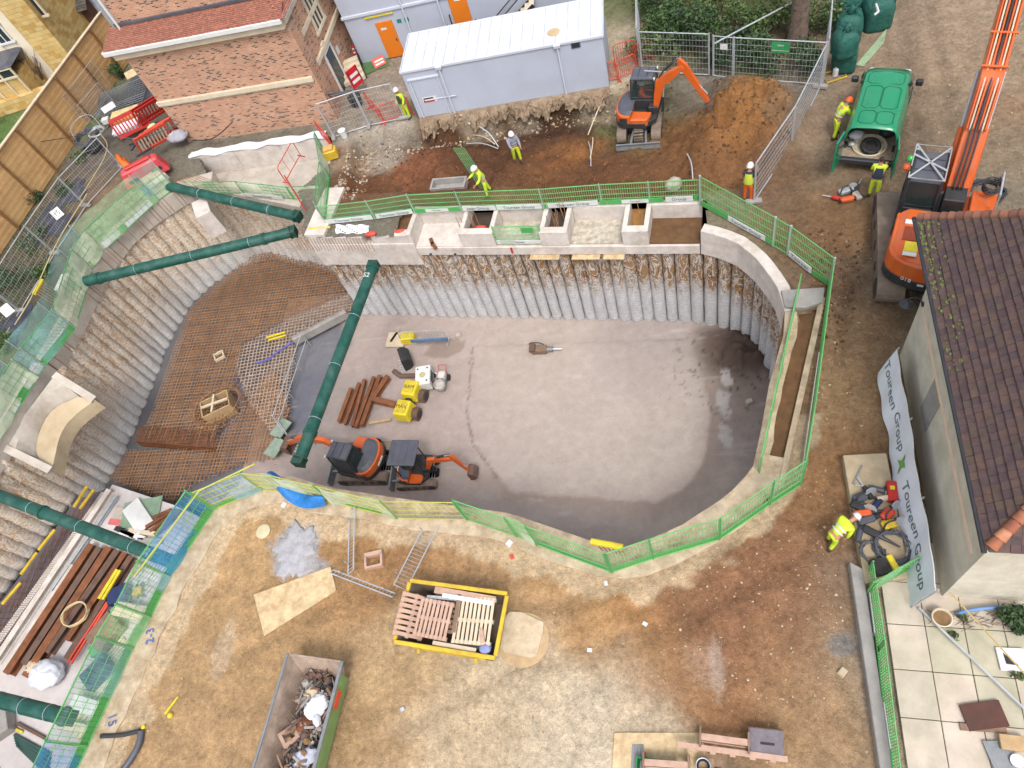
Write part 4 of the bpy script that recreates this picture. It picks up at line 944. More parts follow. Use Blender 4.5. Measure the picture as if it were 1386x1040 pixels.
# steel mesh fencing (2 m site panels)
HP = dict(vstep=.14, wr=.0035, hbars=(.0, .14, .28, .42, .56, .7, .84, 1), frame=.027, pr=.027)
HG = 'grey steel mesh site fences'
b = gr((166, 226), (117, 279), (75, 343), (28, 421), (-12, 486))
run('site_fence', 'grey mesh site fence between the planted bed and the left edge barrier', 'fence', b, 2.0, M_galv, M_galv, None, None, HG, feet=True, poststep=3.4, **HP)
b = gr((452, 186), (500, 170), (548, 160))
run('site_fence', 'grey mesh site fence across the path between brick house and grey cabin', 'fence', b, 2.0, M_galv, M_galv, None, None, HG, feet=True, poststep=3.4, **HP)
b = gr((869, 97), (960, 102))
t = run('site_fence', 'grey mesh gate leaf behind the digging excavator, braced by a diagonal tube', 'fence', b, 2.0, M_galv, M_galv, None, None, HG, poststep=3.6, **HP)
MB().tube([G(872, 96, 2.0), G(935, 100, .9)], .03, 6).build('brace', M_galv, t)
b = gr((965, 103), (992, 106), (1112, 115))
t = run('site_fence', 'grey mesh gate with small white and green signs in front of the shrubs', 'fence', b, 1.95, M_galv, M_galv, None, None, HG, poststep=3.6, **HP)
def plate(parent, px, py, P, n, w_, hh, m, words=None, tm=None, sz=.1, nm='sign_plate'):
 c = Q(px, py, P, n); x = V((0, 0, 1)).cross(n).normalized()
 M = frame(c + n * .03, x, V((0, 0, 1))); o = MB().box((0, 0, 0), (w_, hh, .01), M=M).build(nm, m, parent)
 o.data.transform(Matrix.Translation(M.translation)) if False else None
 if words: text('lettering', words, sz, tm or M_white, o, M @ Matrix.Translation((0, 0, .008)), .002)
 return o
def plate2(parent, px, py, P, n, w_, hh, m, words=None, tm=None, sz=.1, nm='sign_plate'):
 c = Q(px, py, P, n); n = n.normalized(); x = V((0, 0, 1)).cross(n).normalized(); M = frame(c + n * .035, x, V((0, 0, 1)))
 mb = MB(); mb.M = M; mb.box((0, 0, 0), (w_, hh, .012)); o = mb.build(nm, m, parent)
 if words: text('lettering', words, sz, tm or M_white, o, M @ Matrix.Translation((0, 0, .009)), .002)
 return o
p = (b[2] - b[0]).normalized(); nrm = V((p.y, -p.x, 0)); nrm = nrm if nrm.y < 0 else -nrm
plate2(t, 980, 63, b[0], nrm, .32, .26, M_white)
plate2(t, 1057, 64, b[0], nrm, .75, .5, mat('sign_green', S(60, 160, 96), .5))
plate2(t, 1057, 61, b[0], nrm, .26, .07, M_white)
plate2(t, 1057, 68, b[0], nrm, .7, .03, M_white)
b = gr((1110, 118), (1071, 198), (1020, 274))
run('site_fence', 'grey mesh site fence slanting from the gate towards the pit corner', 'fence', b, 1.95, M_galv, M_galv, None, None, HG, feet=True, poststep=3.6, **HP)
b = gr((866, 92), (865, 20), (864, -40))
run('site_fence', 'grey mesh site fence seen end on beside the light footpath', 'fence', b, 2.0, M_galv, M_galv, None, None, HG, poststep=3.4, **HP)
b = gr((1114, 112), (1120, 40), (1124, -20))
run('site_fence', 'grey mesh site fence between the tree and the green bulk bags', 'fence', b, 2.0, M_galv, M_galv, None, None, HG, poststep=3.4, **HP)
b = gr((960, 52), (1070, -8))
# long diagonal scaffold tubes
tag(MB().tube([G(965, 60, 1.4), G(1090, -6, 1.4)], .035, 6).build('scaffold_tube', M_galv), 'long grey scaffold tube crossing above the shrubs', 'tube')
# right-hand terrace
b = gr((1173, 775), (1188, 880), (1209, 1060))
run('edge_barrier', 'green mesh barrier along the low wall beside the paved terrace', 'barrier', b, .95, M_green, M_green, [(G(1176, 806, .03), G(1183, 860, .03), .25, TW), (G(1184, 863, .03), G(1194, 950, .03), .25, TG), (G(1195, 953, .03), G(1204, 1015, .03), .25, TW), (G(1204, 1018, .03), G(1209, 1058, .03), .25, TG)], [None], GE, vstep=.07, wr=.008)
b = gr((1174, 802), (1234, 768), z=.2)
run('edge_barrier', 'short green mesh barrier across the end of the tool slab', 'barrier', b, .9, M_green, M_green, [(b[0], b[1], .22, TG)], [N_green], GE, vstep=.08, wr=.008)
# pedestrian barriers, red tube
def ped(label, a, c, h=1.0, m=None, n=9, parent=None, feet=True):
 m = m or M_redlight; d = (c - a); L = d.length; x = d.normalized(); Z = V((0, 0, 1)); t = thing('pedestrian_barrier', label, 'barrier', (0, 0, 0), 0, 'red pedestrian barriers')
 k = .12; pts = [a + Z * .12, a + Z * (h - k), a + x * k + Z * h, c - x * k + Z * h, c + Z * (h - k), c + Z * .12]
 MB().tube(pts + [a + Z * .12], .024, 6).build('frame', m, t)
 mb = MB()
 for i in range(1, n): p = a.lerp(c, i / n); mb.tube([p + Z * .14, p + Z * h], .011, 4)
 mb.build('infill_bars', m, t)
 nn_ = V((x.y, -x.x, 0))
 for p in (a, c): MB().bar(p + x * 0 - nn_ * .25 + Z * .03, p + nn_ * .25 + Z * .03, .05, .04).build('foot', m, t)
 return t
ped('red tube barrier left of the worker by the grey cabin', G(501, 146), G(520, 166))
ped('red tube barrier directly in front of the worker by the grey cabin', G(521, 166), G(548, 158))
ped('red tube barrier against the corner of the grey cabin', G(549, 158), G(558, 152))
ped('red tube barrier lying at the right end of the grey cabin', G(818, 112), G(836, 108))
ped('red tube barrier behind the excavator cab', G(838, 108), G(862, 98), 1.0)
ped('tall red tube barrier on the footpath beyond the excavator cab', G(833, 92), G(861, 84), 1.2)
ped('red plastic barrier in front of the end-on fence', G(860, 84), G(882, 78), .9, n=14)
ped('red tube barrier at the corner of the brick house', G(437, 186), G(455, 206), 1.1)
ped('red barrier frame leaning above the pale panel wall', G(388, 248, -.5), G(408, 212, -.2), 1.0, M_red, 3)
tag(MB().tube([G(385, 238, .4), G(413, 284, .4)], .035, 6).build('red_pole', M_red), 'red pole leaning from the barrier frame towards the corner block', 'pole')
# plastic chapter barrier standing on the left heap is built with the heap
# blue sheet slumped over the near beam
def f(u, v):
 p = G(372 + 78 * u, 640 + 34 * u + 8 * math.sin(u * 3), .12)
 return p + V((-.1, -.25 - .25 * math.sin(PI * u), 0)) * v * (1.2) + V((0, 0, .5 * math.sin(PI * v) * (.5 + .5 * math.sin(u * 9)) + .12))
tag(MB().sheet(f, 26, 8).build('blue_netting', mat('net_bright_blue', S(44, 128, 206), .6, var=.3, scale=6), recalc=False, smooth='all'), 'crumpled bright blue netting slumped on the near beam', 'netting')
# capped bars on the near beam
t = thing('capped_bars', 'row of starter bars under a long yellow safety cap on the near beam', 'capped bars', (0, 0, 0))
a, c = G(800, 733, 1.0), G(843, 741, 1.0)
MB().tube([a, c], .1, 10).build('yellow_cap', M_yellow, t)
for k in range(6):
 p = a.lerp(c, .12 + .15 * k); MB().tube([p, V((p.x + .12, p.y + .05, .0))], .016, 5).build('bar', M_rebar, t)
t = thing('capped_bars', 'starter bars with a yellow cap outside the left barrier by the garden', 'capped bars', (0, 0, 0))
a, c = G(46, 398, .5), G(57, 379, .5)
MB().tube([a, c], .1, 10).build('yellow_cap', M_yellow, t)
for k in range(6):
 p = a.lerp(c, .1 + .16 * k); MB().tube([p, p + V((1.1, -.6, -.45))], .014, 5).build('bar', M_rebar, t)
# white plates on the left fence
for px, py, rz, wd, lab in ((77, 289, .9, '15', 'white numbered plate tied to the left mesh fence beside black sheeting'), (9, 420, .9, None, 'plain white plate tied to the mesh fence at the left edge')):
 p = G(px, py, 1.1); M = frame(p, V((.75, .6, .1)), V((-.35, .55, .75))); mb = MB(); mb.M = M; mb.box((0, 0, 0), (.5, .5, .03)); o = mb.build('number_plate', M_white); tag(o, lab, 'sign')
 if wd: text('lettering', wd, .34, M_hoseblack, o, M @ Matrix.Translation((0, 0, .018)), .002)
# ---------------------------------------------------------------- buildings
def brickmat(name, c1, c2, c3, mortar, sx=1.0, bw=.225, rh=.075):
 m, nt, b = newmat(name); h = N(nt); p = h.sep(h.co()); cb = h.n('ShaderNodeCombineXYZ')
 h.l(h.math('ADD', p[0], p[1]), cb.inputs[0]); h.l(p[2], cb.inputs[1])
 br = h.n('ShaderNodeTexBrick'); h.l(cb.outputs[0], br.inputs['Vector']); br.inputs['Scale'].default_value = 1
 br.inputs['Brick Width'].default_value = bw * sx; br.inputs['Row Height'].default_value = rh * sx; br.inputs['Mortar Size'].default_value = .011 * sx
 br.inputs['Mortar'].default_value = (*mortar, 1); br.inputs['Color1'].default_value = (0, 0, 0, 1); br.inputs['Color2'].default_value = (1, 1, 1, 1); br.inputs['Bias'].default_value = 0
 rnd = br.outputs['Color']; col = h.ramp(rnd, [(0, c3), (.14, c3), (.18, c1), (.55, c2), (.9, c1)])
 col = h.mix(br.outputs['Fac'], col, mortar)
 n = h.noise(h.co(), 1.2, 6, .7); col = h.mix(1, col, h.ramp(n, [(.3, .82), (.7, 1.15)]), 'MULTIPLY')
 h.l(col, b.inputs['Base Color']); b.inputs['Roughness'].default_value = .9; b.inputs['Specular IOR Level'].default_value = .2
 h.bump(h.math('SUBTRACT', h.noise(h.co(), 60, 4, .7), h.math('MULTIPLY', br.outputs['Fac'], 1.5)), .012, .8, b)
 return m
M_brick = brickmat('red_brick', S(208, 144, 114), S(224, 168, 136), S(116, 84, 78), S(216, 194, 170))
M_stone = mat('dressed_stone', S(232, 216, 190), .8, var=.12, scale=2, dirt=S(180, 160, 130), dirt_amt=.4, bump=.004)
M_stoney = brickmat('yellow_stone', S(220, 186, 120), S(228, 200, 140), S(206, 166, 100), S(206, 178, 124), bw=.5, rh=.26)
M_render = mat('cream_render', S(248, 236, 214), .9, var=.08, scale=1)
def roofmat(name, cols, gap):
 return [mat(f'{name}_{i}', c, .85, var=.3, scale=7, dirt=S(112, 104, 84), dirt_amt=.35, bump=.008, bscale=30) for i, c in enumerate(cols)]
RT_red = roofmat('red_tile', [S(176, 116, 98), S(186, 124, 104), S(168, 110, 94)], 0)
RT_dark = roofmat('dark_tile', [S(92, 72, 74), S(98, 76, 76), S(86, 68, 72), S(104, 80, 74), S(94, 76, 70)], 0)
RT_slate = roofmat('slate_tile', [S(98, 92, 88), S(110, 102, 96), S(88, 82, 80)], 0)
def tiles(mb, O, ux, uy, W, H, tw, th, rn, nm, clip=None, th_k=.022, lift=.018):
 """courses of separate overlapping tiles; ux along the eave, uy up the slope"""
 ux, uy = V(ux).normalized(), V(uy).normalized(); n = ux.cross(uy).normalized(); n = n if n.z > 0 else -n
 for j in range(int(H / th)):
  off = (j % 2) * tw * .5 * 0
  for i in range(int(W / tw) + 1):
   c = ((i + .5) * tw + off, (j + .5) * th)
   if c[0] > W or (clip and not clip(*c)): continue
   p = O + ux * (c[0] + rn.uniform(-.004, .004)) + uy * (c[1] + rn.uniform(-.006, .006)) + n * rn.uniform(0, .006)
   a = ux * (tw * .485); b_ = uy * (th * .62)
   lo, hi = n * (lift + th_k), n * th_k
   mb.cur = rn.randrange(nm)
   q = [p - a - b_, p + a - b_, p + a + b_, p - a + b_]
   mb.add([q[0], q[1], q[2], q[3], q[0] + lo, q[1] + lo, q[2] + hi * .2, q[3] + hi * .2], [(0, 1, 5, 4), (4, 5, 6, 7), (1, 2, 6, 5), (3, 0, 4, 7)])
# --- brick house at the back left
Lw, Rw = G(188, 104, 4.2), G(400, 66, 4.2); Lw.z = Rw.z = 0
dx = Rw - Lw; WL = dx.length; rzh = math.atan2(dx.y, dx.x)
t = thing('brick_house', 'orange-red brick house with stone bands and a strip of red tiled roof', 'house', Lw, rzh)
Mi = (Matrix.Translation(Lw) @ Matrix.Rotation(rzh, 4, 'Z')).inverted(); ux = dx.normalized(); ny = V((-ux.y, ux.x, 0))
def LQ(px, py, P=None, n=None): return Mi @ Q(px, py, P or Lw, n or ny)           # on the front
def SQ(px, py): return Mi @ Q(px, py, Rw, ux)                                      # on the side
H1 = 5.75; DEP = 14
MB().box((WL / 2, DEP / 2, H1 / 2 - .3), (WL, DEP, H1 + .6)).build('wall', M_brick, t)
MB().box((WL / 2 - .2, DEP / 2 + .72, 8.4), (WL - 1.2, DEP, 5.4)).build('upper_wall', M_brick, t)
zb = LQ(410, 108).z; ze = H1
mb = MB(); mb.box((WL / 2, -.05, zb), (WL + .2, .14, .26)); mb.box((WL / 2, -.02, zb - .17), (WL + .1, .08, .08)); mb.build('stone_band', M_stone, t, bevel=.015)
mb = MB(); mb.box((WL + .05, DEP / 2 + .02, zb), (.14, DEP, .26)); mb.build('stone_band', M_stone, t, bevel=.015)
mb = MB(); mb.box((WL / 2 - .1, -.12, ze - .22), (WL + .5, .3, .4)); mb.build('eaves_band', M_stone, t, bevel=.02)
mb = MB(); mb.box((WL + .1, DEP / 2, ze - .16), (.24, DEP, .34)); mb.build('eaves_band', M_stone, t, bevel=.02)
MB().box((WL / 2 - .2, -.38, ze + .06), (WL + .9, .2, .26)).build('gutter', M_white, t, bevel=.04)
MB().box((WL + .34, DEP / 2, ze + .1), (.16, DEP + .6, .17)).build('gutter', M_white, t, bevel=.04)
mb = MB(); rn = random.Random(2)
so_ = V((-.55, -.42, ze + .16)); sl_ = V((0, 1.3, .55)); mb.cur = 0
mb.add([so_, so_ + V((WL + 1.0, 0, 0)), so_ + V((WL + .6, 1.2, .5)), so_ + V((.2, 1.2, .5))], [(0, 1, 2, 3)])
tiles(mb, so_, (1, 0, 0), sl_, WL + 1.0, 1.4, .17, .1, rn, 3, lambda a, b: a > b * .18 and a < WL + 1 - b * .2)
sr = V((WL + .42, -.42, ze + .16)); mb.cur = 0
mb.build('roof_strip', RT_red, t, recalc=False)
# side roof returning along the right-hand face
mb = MB(); so2 = V((WL + .45, -.42, ze + .16)); tiles(mb, so2, (0, 1, 0), (-1.75, 0, 1.0), DEP, 1.0, .17, .1, rn, 3, lambda a, b: a > b * .9); mb.build('roof_strip', RT_red, t, recalc=False)
MB().box((WL / 2 - .2, .7, ze + .78), (WL - .6, .08, .16)).build('lead_flashing', M_slate, t, bevel=.02)
MB().tube([(.35, .62, ze + .6), (.35, .62, 11)], .06, 8).build('downpipe', M_white, t, smooth=True)
# the corner return and side face
MB().box((WL + .1, .45, H1 / 2 - .5), (.22, .9, H1 + .3 - .45)).build('corner_pier', M_brick, t)
pa = SQ(452, 140); pt = SQ(400, 8)
MB().tube([(WL + .16, pa.y, -.1), (WL + .16, pa.y, H1)], .055, 8).build('downpipe', M_galvdark, t, smooth=True)
def side_window(px, py, w_, hh, dark, nm='window', mull=2):
 c = SQ(px, py); f = MB(); x = WL + .02
 for s in (-1, 1): f.box((x, c.y + s * w_ / 2, c.z), (.16, .14, hh + .28))
 for s in (-1, 1): f.box((x, c.y, c.z + s * (hh / 2 + .07)), (.18, w_ + .4, .16))
 for k in range(mull): f.box((x, c.y - w_ / 2 + w_ * (k + 1) / (mull + 1), c.z), (.14, .09, hh))
 o = f.build(nm, M_stone, t, bevel=.01)
 MB().box((WL + .003, c.y, c.z), (.05, w_, hh)).build('pane', dark, o)
 return o
side_window(421, 8, 1.3, 2.0, M_glass); side_window(476, 16, 1.7, 2.0, M_glass, mull=3); side_window(436, 62, .02, .02, M_stone, 'stone_block', 0)
c = SQ(454, 92); f = MB()
for s in (-1, 1): f.box((WL + .04, c.y + s * .55, 1.15), (.1, .12, 2.3))
f.box((WL + .04, c.y, 2.33), (.1, 1.22, .12)); o = f.build('door', M_white, t, bevel=.01)
MB().box((WL + .01, c.y, 1.12), (.05, .98, 2.24)).build('door_leaf', M_glass, o); MB().box((WL + .05, c.y - .3, .7), (.04, .12, .9)).build('post_plate', M_slate, o)
c = SQ(457, 68); MB().box((WL + .012, c.y, c.z), (.02, .3, .4)).build('notice', M_white, t)
mb = MB(); mb.box((WL + .05, 4, zb + 1.6), (.1, 6.0, .2)); mb.build('stone_band', M_stone, t)
# services slung along the brick wall
a, c = G(240, 162, 1.2), G(492, 122, 1.2)
for k in range(4):
 pts = [a.lerp(c, i / 10) + V((0, -.06 * k, .06 * math.sin(i * 1.3 + k) + .05 * k)) for i in range(11)]
 tag(MB().tube(smoothline(pts, 1), .03, 5).build('cable', [M_cable, M_galv, M_hoseblack, M_cable][k], smooth='all'), ['grey cable slung along the brick wall, lowest of the bundle', 'silver cable slung along the brick wall within the bundle', 'black cable slung along the brick wall within the bundle', 'grey cable slung along the brick wall, topmost of the bundle'][k], 'cable', 'cables slung along the brick house')
tag(MB().tube(smoothline([G(315, 165, 1.1), G(300, 180, .7), G(285, 190, .4), G(262, 190, .3)], 2), .03, 5).build('cable', M_hoseblack, smooth='all'), 'black cable drooping from the bundle across the brick wall', 'cable')
# --- front site cabin
C0, C1 = G(568, 161), G(825, 118.5); dx = C1 - C0; CL = dx.length; rz = math.atan2(dx.y, dx.x)
M_cab = mat('cabin_blue_grey', S(196, 202, 218), .5, var=.05, scale=.7, dirt=S(160, 156, 156), dirt_amt=.22)
M_cabtrim = mat('cabin_trim', S(214, 218, 230), .5, var=.05)
M_cabroof = mat('cabin_roof', S(226, 230, 240), .45, var=.1, scale=1.2, dirt=S(190, 186, 180), dirt_amt=.3)
t = thing('site_cabin', 'long blue-grey site cabin with a pale ribbed roof beside the dug earth', 'site cabin', C0, rz)
HC = 2.62; DC = 3.0
MB().box((CL / 2, DC / 2, HC / 2), (CL, DC, HC)).build('wall', M_cab, t, bevel=.02)
mb = MB(); nr = 18
for i in range(nr):
 mb.box((CL * (i + .5) / nr, DC / 2, HC + .03 + .02), (CL / nr - .03, DC + .02, .05))
mb.box((CL / 2, DC / 2, HC + .02), (CL + .04, DC + .06, .035)); mb.build('roof', M_cabroof, t, bevel=.012)
mb = MB();
for y in (-.03, DC + .03): mb.box((CL / 2, y, HC + .03), (CL + .1, .07, .12))
for x in (-.03, CL + .03): mb.box((x, DC / 2, HC + .03), (.06, DC, .12))
mb.build('roof_edge', M_cabtrim, t, bevel=.01)
Mi2 = (Matrix.Translation(C0) @ Matrix.Rotation(rz, 4, 'Z')).inverted(); cy_ = V((-dx.y, dx.x, 0)).normalized()
CQ = lambda px, py: Mi2 @ Q(px, py, C0, cy_)
p0, p1 = CQ(553, 103), CQ(588, 97); q0 = CQ(598, 150)
o = MB().box(((p0.x + p1.x) / 2, -.02, 1.12), (abs(p1.x - p0.x), .05, 2.06)).build('door', M_cab, t, bevel=.012)
mb = MB()
for s in (p0.x - .05, p1.x + .05): mb.box((s, -.035, 1.12), (.07, .07, 2.2))
mb.box(((p0.x + p1.x) / 2, -.035, 2.2), (abs(p1.x - p0.x) + .3, .1, .09)); mb.box(((p0.x + p1.x) / 2 + .5, -.06, 1.0), (1.6, .04, .05)); mb.build('door_frame', M_cabtrim, o, bevel=.008)
sx_ = CQ(582, 134); o = MB().box((sx_.x, -.05, sx_.z), (.72, .02, .3)).build('sign', M_white, t)
MB().box((sx_.x - .05, -.064, sx_.z - .06), (.55, .008, .13)).build('sign_band', M_red, o); MB().box((sx_.x - .05, -.064, sx_.z + .08), (.5, .006, .07)).build('dark_band', M_dark, o)
for px, py in ((597, 100), (755, 68)):
 x = CQ(px, py).x; MB().tube([(x, -.07, .05), (x, -.07, HC)], .045, 8).build('downpipe', M_cabtrim, t, smooth=True); MB().box((x, -.07, HC - .02), (.28, .16, .16), taper=1.2).build('hopper', M_cabtrim, t, bevel=.015)
w0 = CQ(779, 60); o = MB().box((w0.x, -.02, w0.z), (.42, .05, .36)).build('window', M_slate, t, bevel=.02); MB().box((w0.x, -.05, w0.z), (.3, .02, .24)).build('pane', M_glass, o)
p = Mi2 @ Q(749, 44, V((0, 0, HC + .08)), V((0, 0, 1)))
MB().lathe([(.0, .08), (.22, .08), (.3, .09), (.24, .1), (0, .1)], 14, (p.x, p.y, HC - .0)).build('rust_stain_cap', mat('stain_buff', S(206, 180, 140), .9, var=.3), t)
# foundations of rough concrete under it
mb = MB(); rn = random.Random(5)
ph = [[rn.uniform(-1, 1) for _ in range(9)] for _ in range(171)]; lo = [.5 + .5 * math.sin(i * .21) * math.sin(i * .083 + 1) + .25 * math.sin(i * .67) for i in range(171)]
tag(mb.sheet(lambda u, v: C0 + (C1 - C0) * u + V((.06 * ph[round(u * 170)][round(v * 8)], -.02 - (.25 + .45 * lo[round(u * 170)]) * v + .1 * v * ph[round(u * 170)][8 - round(v * 8)], .08 - (.5 + .25 * lo[round(u * 170)]) * v ** 2.5 + .07 * v * ph[round(u * 170)][round(v * 8)])), 170, 8).build('broken_concrete', mat('rubble_concrete', S(166, 144, 120), .95, var=.4, scale=3, dirt=S(128, 100, 76), dirt_amt=.7, bump=.05, bscale=9), recalc=False), 'ragged broken concrete edge along the foot of the long cabin', 'concrete')
# --- stacked cabins behind
B0 = G(527, 79); B0 = B0 - V((2.4, 0, 0)) * 0; rz2 = rz + .02; ex = V((math.cos(rz2), math.sin(rz2), 0)); ey = V((-ex.y, ex.x, 0))
B0 = B0 - ex * 1.6
t = thing('site_cabin', 'double-stacked blue-grey site cabins with orange doors and an outside stair', 'site cabin', B0, rz2)
Mi3 = (Matrix.Translation(B0) @ Matrix.Rotation(rz2, 4, 'Z')).inverted(); BQ = lambda px, py: Mi3 @ Q(px, py, B0, ey)
MB().box((6.5, 1.5, 1.3), (13, 3, 2.6)).build('lower_cabin', M_cab, t, bevel=.02); MB().box((6.5, 1.5, 4.0), (13, 3, 2.6)).build('upper_cabin', M_cab, t, bevel=.02)
MB().box((6.5, -.02, 2.66), (13.1, .14, .14)).build('floor_beam', M_cabtrim, t, bevel=.01)
c = BQ(527, 50); o = MB().box((c.x, -.02, 1.05), (.95, .06, 2.05)).build('door', mat('door_orange', S(240, 134, 34), .5, var=.06), t, bevel=.01); MB().box((c.x - .1, -.06, 1.7), (.32, .012, .12)).build('notice', M_white, o); MB().box((c.x + .36, -.06, 1.0), (.05, .05, .16)).build('handle', M_dark, o)
c2 = BQ(546, 27)
for k in (0, .42): MB().box((c.x + .85 + k, -.012, 1.92), (.24, .02, .2)).build('exit_sign', mat('exit_green', S(50, 140, 120), .5), t)
MB().box((c.x - .1, -.06, 2.45), (1.6, .06, .06)).build('lamp_strip', M_yellow, t)
c = BQ(623, 14); DZ = c.z + .05; o = MB().box((c.x, -.02, DZ), (.95, .06, 2.05)).build('door', MATS['door_orange'], t, bevel=.01); MB().box((c.x, -.06, DZ + .55), (.3, .012, .14)).build('notice', M_white, o)
for px in (550, 600): MB().tube([(BQ(px, 25).x, -.08, .1), (BQ(px, 25).x, -.08, 5.2)], .05, 8).build('downpipe', M_cabtrim, t, smooth=True)
sx0 = BQ(640, 5).x
st = thing('steel_stair', 'grey steel stair with pale treads climbing to the upper cabin', 'stair', Mi3.inverted() @ V((sx0 + .2, -1.0, DZ - 1.08)), rz2)
mb = MB()
for k in range(11): mb.box((.25 + k * .26, .35, .2 * k - 1.0), (.26, .8, .05))
mb.build('tread', M_stone, st);
for y in (-.08, .78): MB().bar((.0, y, -1.2), (3.0, y, 1.1), .05, .2).build('stringer', M_dark, st); MB().tube([(.0, y, -.2), (3.0, y, 2.1)], .03, 6).build('handrail', M_dark, st)
MB().box((-.8, .4, .0), (1.6, .95, .06)).build('landing', M_dark, st)
for x, y in ((-1.55, -.05), (-1.55, .85), (-.05, -.05)): MB().tube([(x, y, -2.7), (x, y, 1.0)], .035, 6).build('stair_post', M_dark, st)
# --- red signs and steps between house and cabin
def signboard(label, P, w_, hh, rz, tilt, words, m, leg=True):
 t = thing('sign_board', label, 'sign', P, rz); M = Matrix.Rotation(tilt, 4, 'X')
 mb = MB(); mb.M = M; mb.box((0, 0, hh / 2 + .1), (w_, .03, hh)); o = mb.build('board', m, t, bevel=.006)
 for f in (.3, .62): mb = MB(); mb.M = M; mb.box((.03 * f, -.018, hh * f + .1), (w_ * .72, .008, hh * .16)); mb.build('white_band', M_white, o)
 if leg:
  for s in (-1, 1): MB().tube([(s * w_ * .4, .02, 0), (s * w_ * .4, .02, hh + .1)], .02, 6).build('leg', M_dark, t)
M_signred = mat('sign_red', S(214, 34, 48), .4, var=.06)
t = thing('feather_sign', 'tall tapered red sign standing between the brick house and the orange door', 'sign', G(505, 72), .3)
mb = MB(); mb.prism([(-.42, .0), (.42, .0), (.3, .05), (-.3, .05)], .2, .21); mb.add([V((-.42, 0, .2)), V((.42, 0, .2)), V((.16, 0, 2.6)), V((-.3, 0, 2.75)), V((-.42, .06, .2)), V((.42, .06, .2)), V((.16, .06, 2.6)), V((-.3, .06, 2.75))], [(0, 1, 2, 3), (7, 6, 5, 4), (0, 4, 5, 1), (1, 5, 6, 2), (2, 6, 7, 3), (3, 7, 4, 0)]); o = mb.build('board', M_signred, t)
MB().box((-.12, -.005, 1.1), (.12, .01, 1.1)).build('white_stripe', M_white, o); MB().box((0, .03, .1), (1.0, .5, .2)).build('base', M_signred, t, bevel=.03)
signboard('wide red sign with white bands at the foot of the tall red sign', G(489, 76), 1.0, .6, .2, -.3, None, M_signred)
signboard('red and white notice board on the handrail by the steps', G(487, 118, .4), .75, 1.0, .9, -.1, None, M_signred)
t = thing('entrance_steps', 'pale stone steps with black handrails beside the brick house', 'steps', G(478, 112), .35)
for k in range(4): MB().box((0, k * .3, .12 + .09 * k), (1.5, .32, .24 + .18 * k)).build('step', M_stone, t, bevel=.015)
for s in (-.8, .8):
 MB().tube([(s, -.1, 0), (s, -.1, .95), (s, 1.2, 1.55), (s, 1.2, 0)], .025, 6).build('handrail', M_hoseblack, t); MB().tube([(s, .55, .2), (s, .55, 1.25)], .022, 6).build('handrail', M_hoseblack, t)
tag(MB().box((0, 0, .02), (1.8, 1.6, .03)).build('green_mat', mat('mat_green', S(96, 128, 84), .95), loc=G(505, 86), rot=(0, 0, .3)), 'green mat on the ground in front of the tall red sign', 'mat')
def bin_(label, P, m, r=.26, hh=.6):
 t = thing('bin', label, 'bin', P); mb = MB(); mb.lathe([(r * .8, 0), (r, hh), (r * .92, hh), (r * .74, .05)], 14); mb.build('tub', m, t, smooth=True); mb = MB(); mb.lathe([(r * 1.04, hh - .04), (r * 1.06, hh), (r * .96, hh + .005)], 14); mb.build('rim', m, t)
bin_('dark tub by the foot of the stone steps', G(484, 142), M_dark, .35, .5); bin_('white bucket behind the red rails at the house corner', G(467, 186), M_white, .2, .45)
signboard('small red sign lying against the orange door', G(517, 92), .7, .5, .5, -.7, None, M_redlight, False)
# --- neighbouring stone house beyond the timber fence
P0, P1 = G(-70, 150), G(112, 100); d = P1 - P0; NL = d.length; rz4 = math.atan2(d.y, d.x)
t = thing('stone_house', 'yellow stone and cream rendered house beyond the timber fence', 'house', P0, rz4)
Mi4 = (Matrix.Translation(P0) @ Matrix.Rotation(rz4, 4, 'Z')).inverted(); dn = V((-d.y, d.x, 0)).normalized(); NQ = lambda px, py: Mi4 @ Q(px, py, P0, dn)
xs_ = NQ(40, 50).x
MB().box((xs_ / 2 - 3, 4, 3.4), (xs_ + 6, 8, 6.8)).build('rendered_wall', M_render, t)
MB().box(((xs_ + NL + .5) / 2, 3.2, 3.9), (NL + .5 - xs_ - .01, 7.4, 7.8)).build('stone_wall', M_stoney, t)
mb = MB(); rn = random.Random(3); tiles(mb, V((xs_ - .3, -.8, 7.8)), (1, 0, 0), (0, 3, 2.4), NL - xs_ + 1.4, 5, .3, .22, rn, 3); mb.build('roof', RT_slate, t, recalc=False)
mb = MB(); tiles(mb, V((-6, -.4, 6.7)), (1, 0, 0), (0, 3, 2.4), xs_ + 6, 5, .3, .22, rn, 3); mb.build('roof', RT_slate, t, recalc=False)
def nwin(px, py, w_, hh, frame_m=M_stone, y=-.02):
 c = NQ(px, py); f = MB()
 for s in (-1, 1): f.box((c.x + s * w_ / 2, y - .03, c.z), (.12, .12, hh + .2)); f.box((c.x, y - .03, c.z + s * hh / 2), (w_ + .3, .14, .13))
 f.box((c.x, y - .02, c.z), (.07, .08, hh)); o = f.build('window', frame_m, t, bevel=.01); MB().box((c.x, y, c.z), (w_, .05, hh)).build('pane', M_glass, o)
nwin(33, 20, 1.0, 1.7, M_white); nwin(42, 6, .9, 1.6); nwin(0, 46, .9, 1.2, M_white); nwin(76, 62, 1.0, 1.5)
c = NQ(30, 100); o = MB().box((c.x - 1.2, -1.0, 1.0), (5.0, 2.0, .9 * 2)).build('bay', M_stoney, t)
f = MB()
for k in range(6): f.box((c.x - 3.6 + k * .97, -2.04, 1.55), (.12, .12, 1.9))
for z in (.65, 1.9, 2.5): f.box((c.x - 1.2, -2.05, z), (5.1, .13, .12))
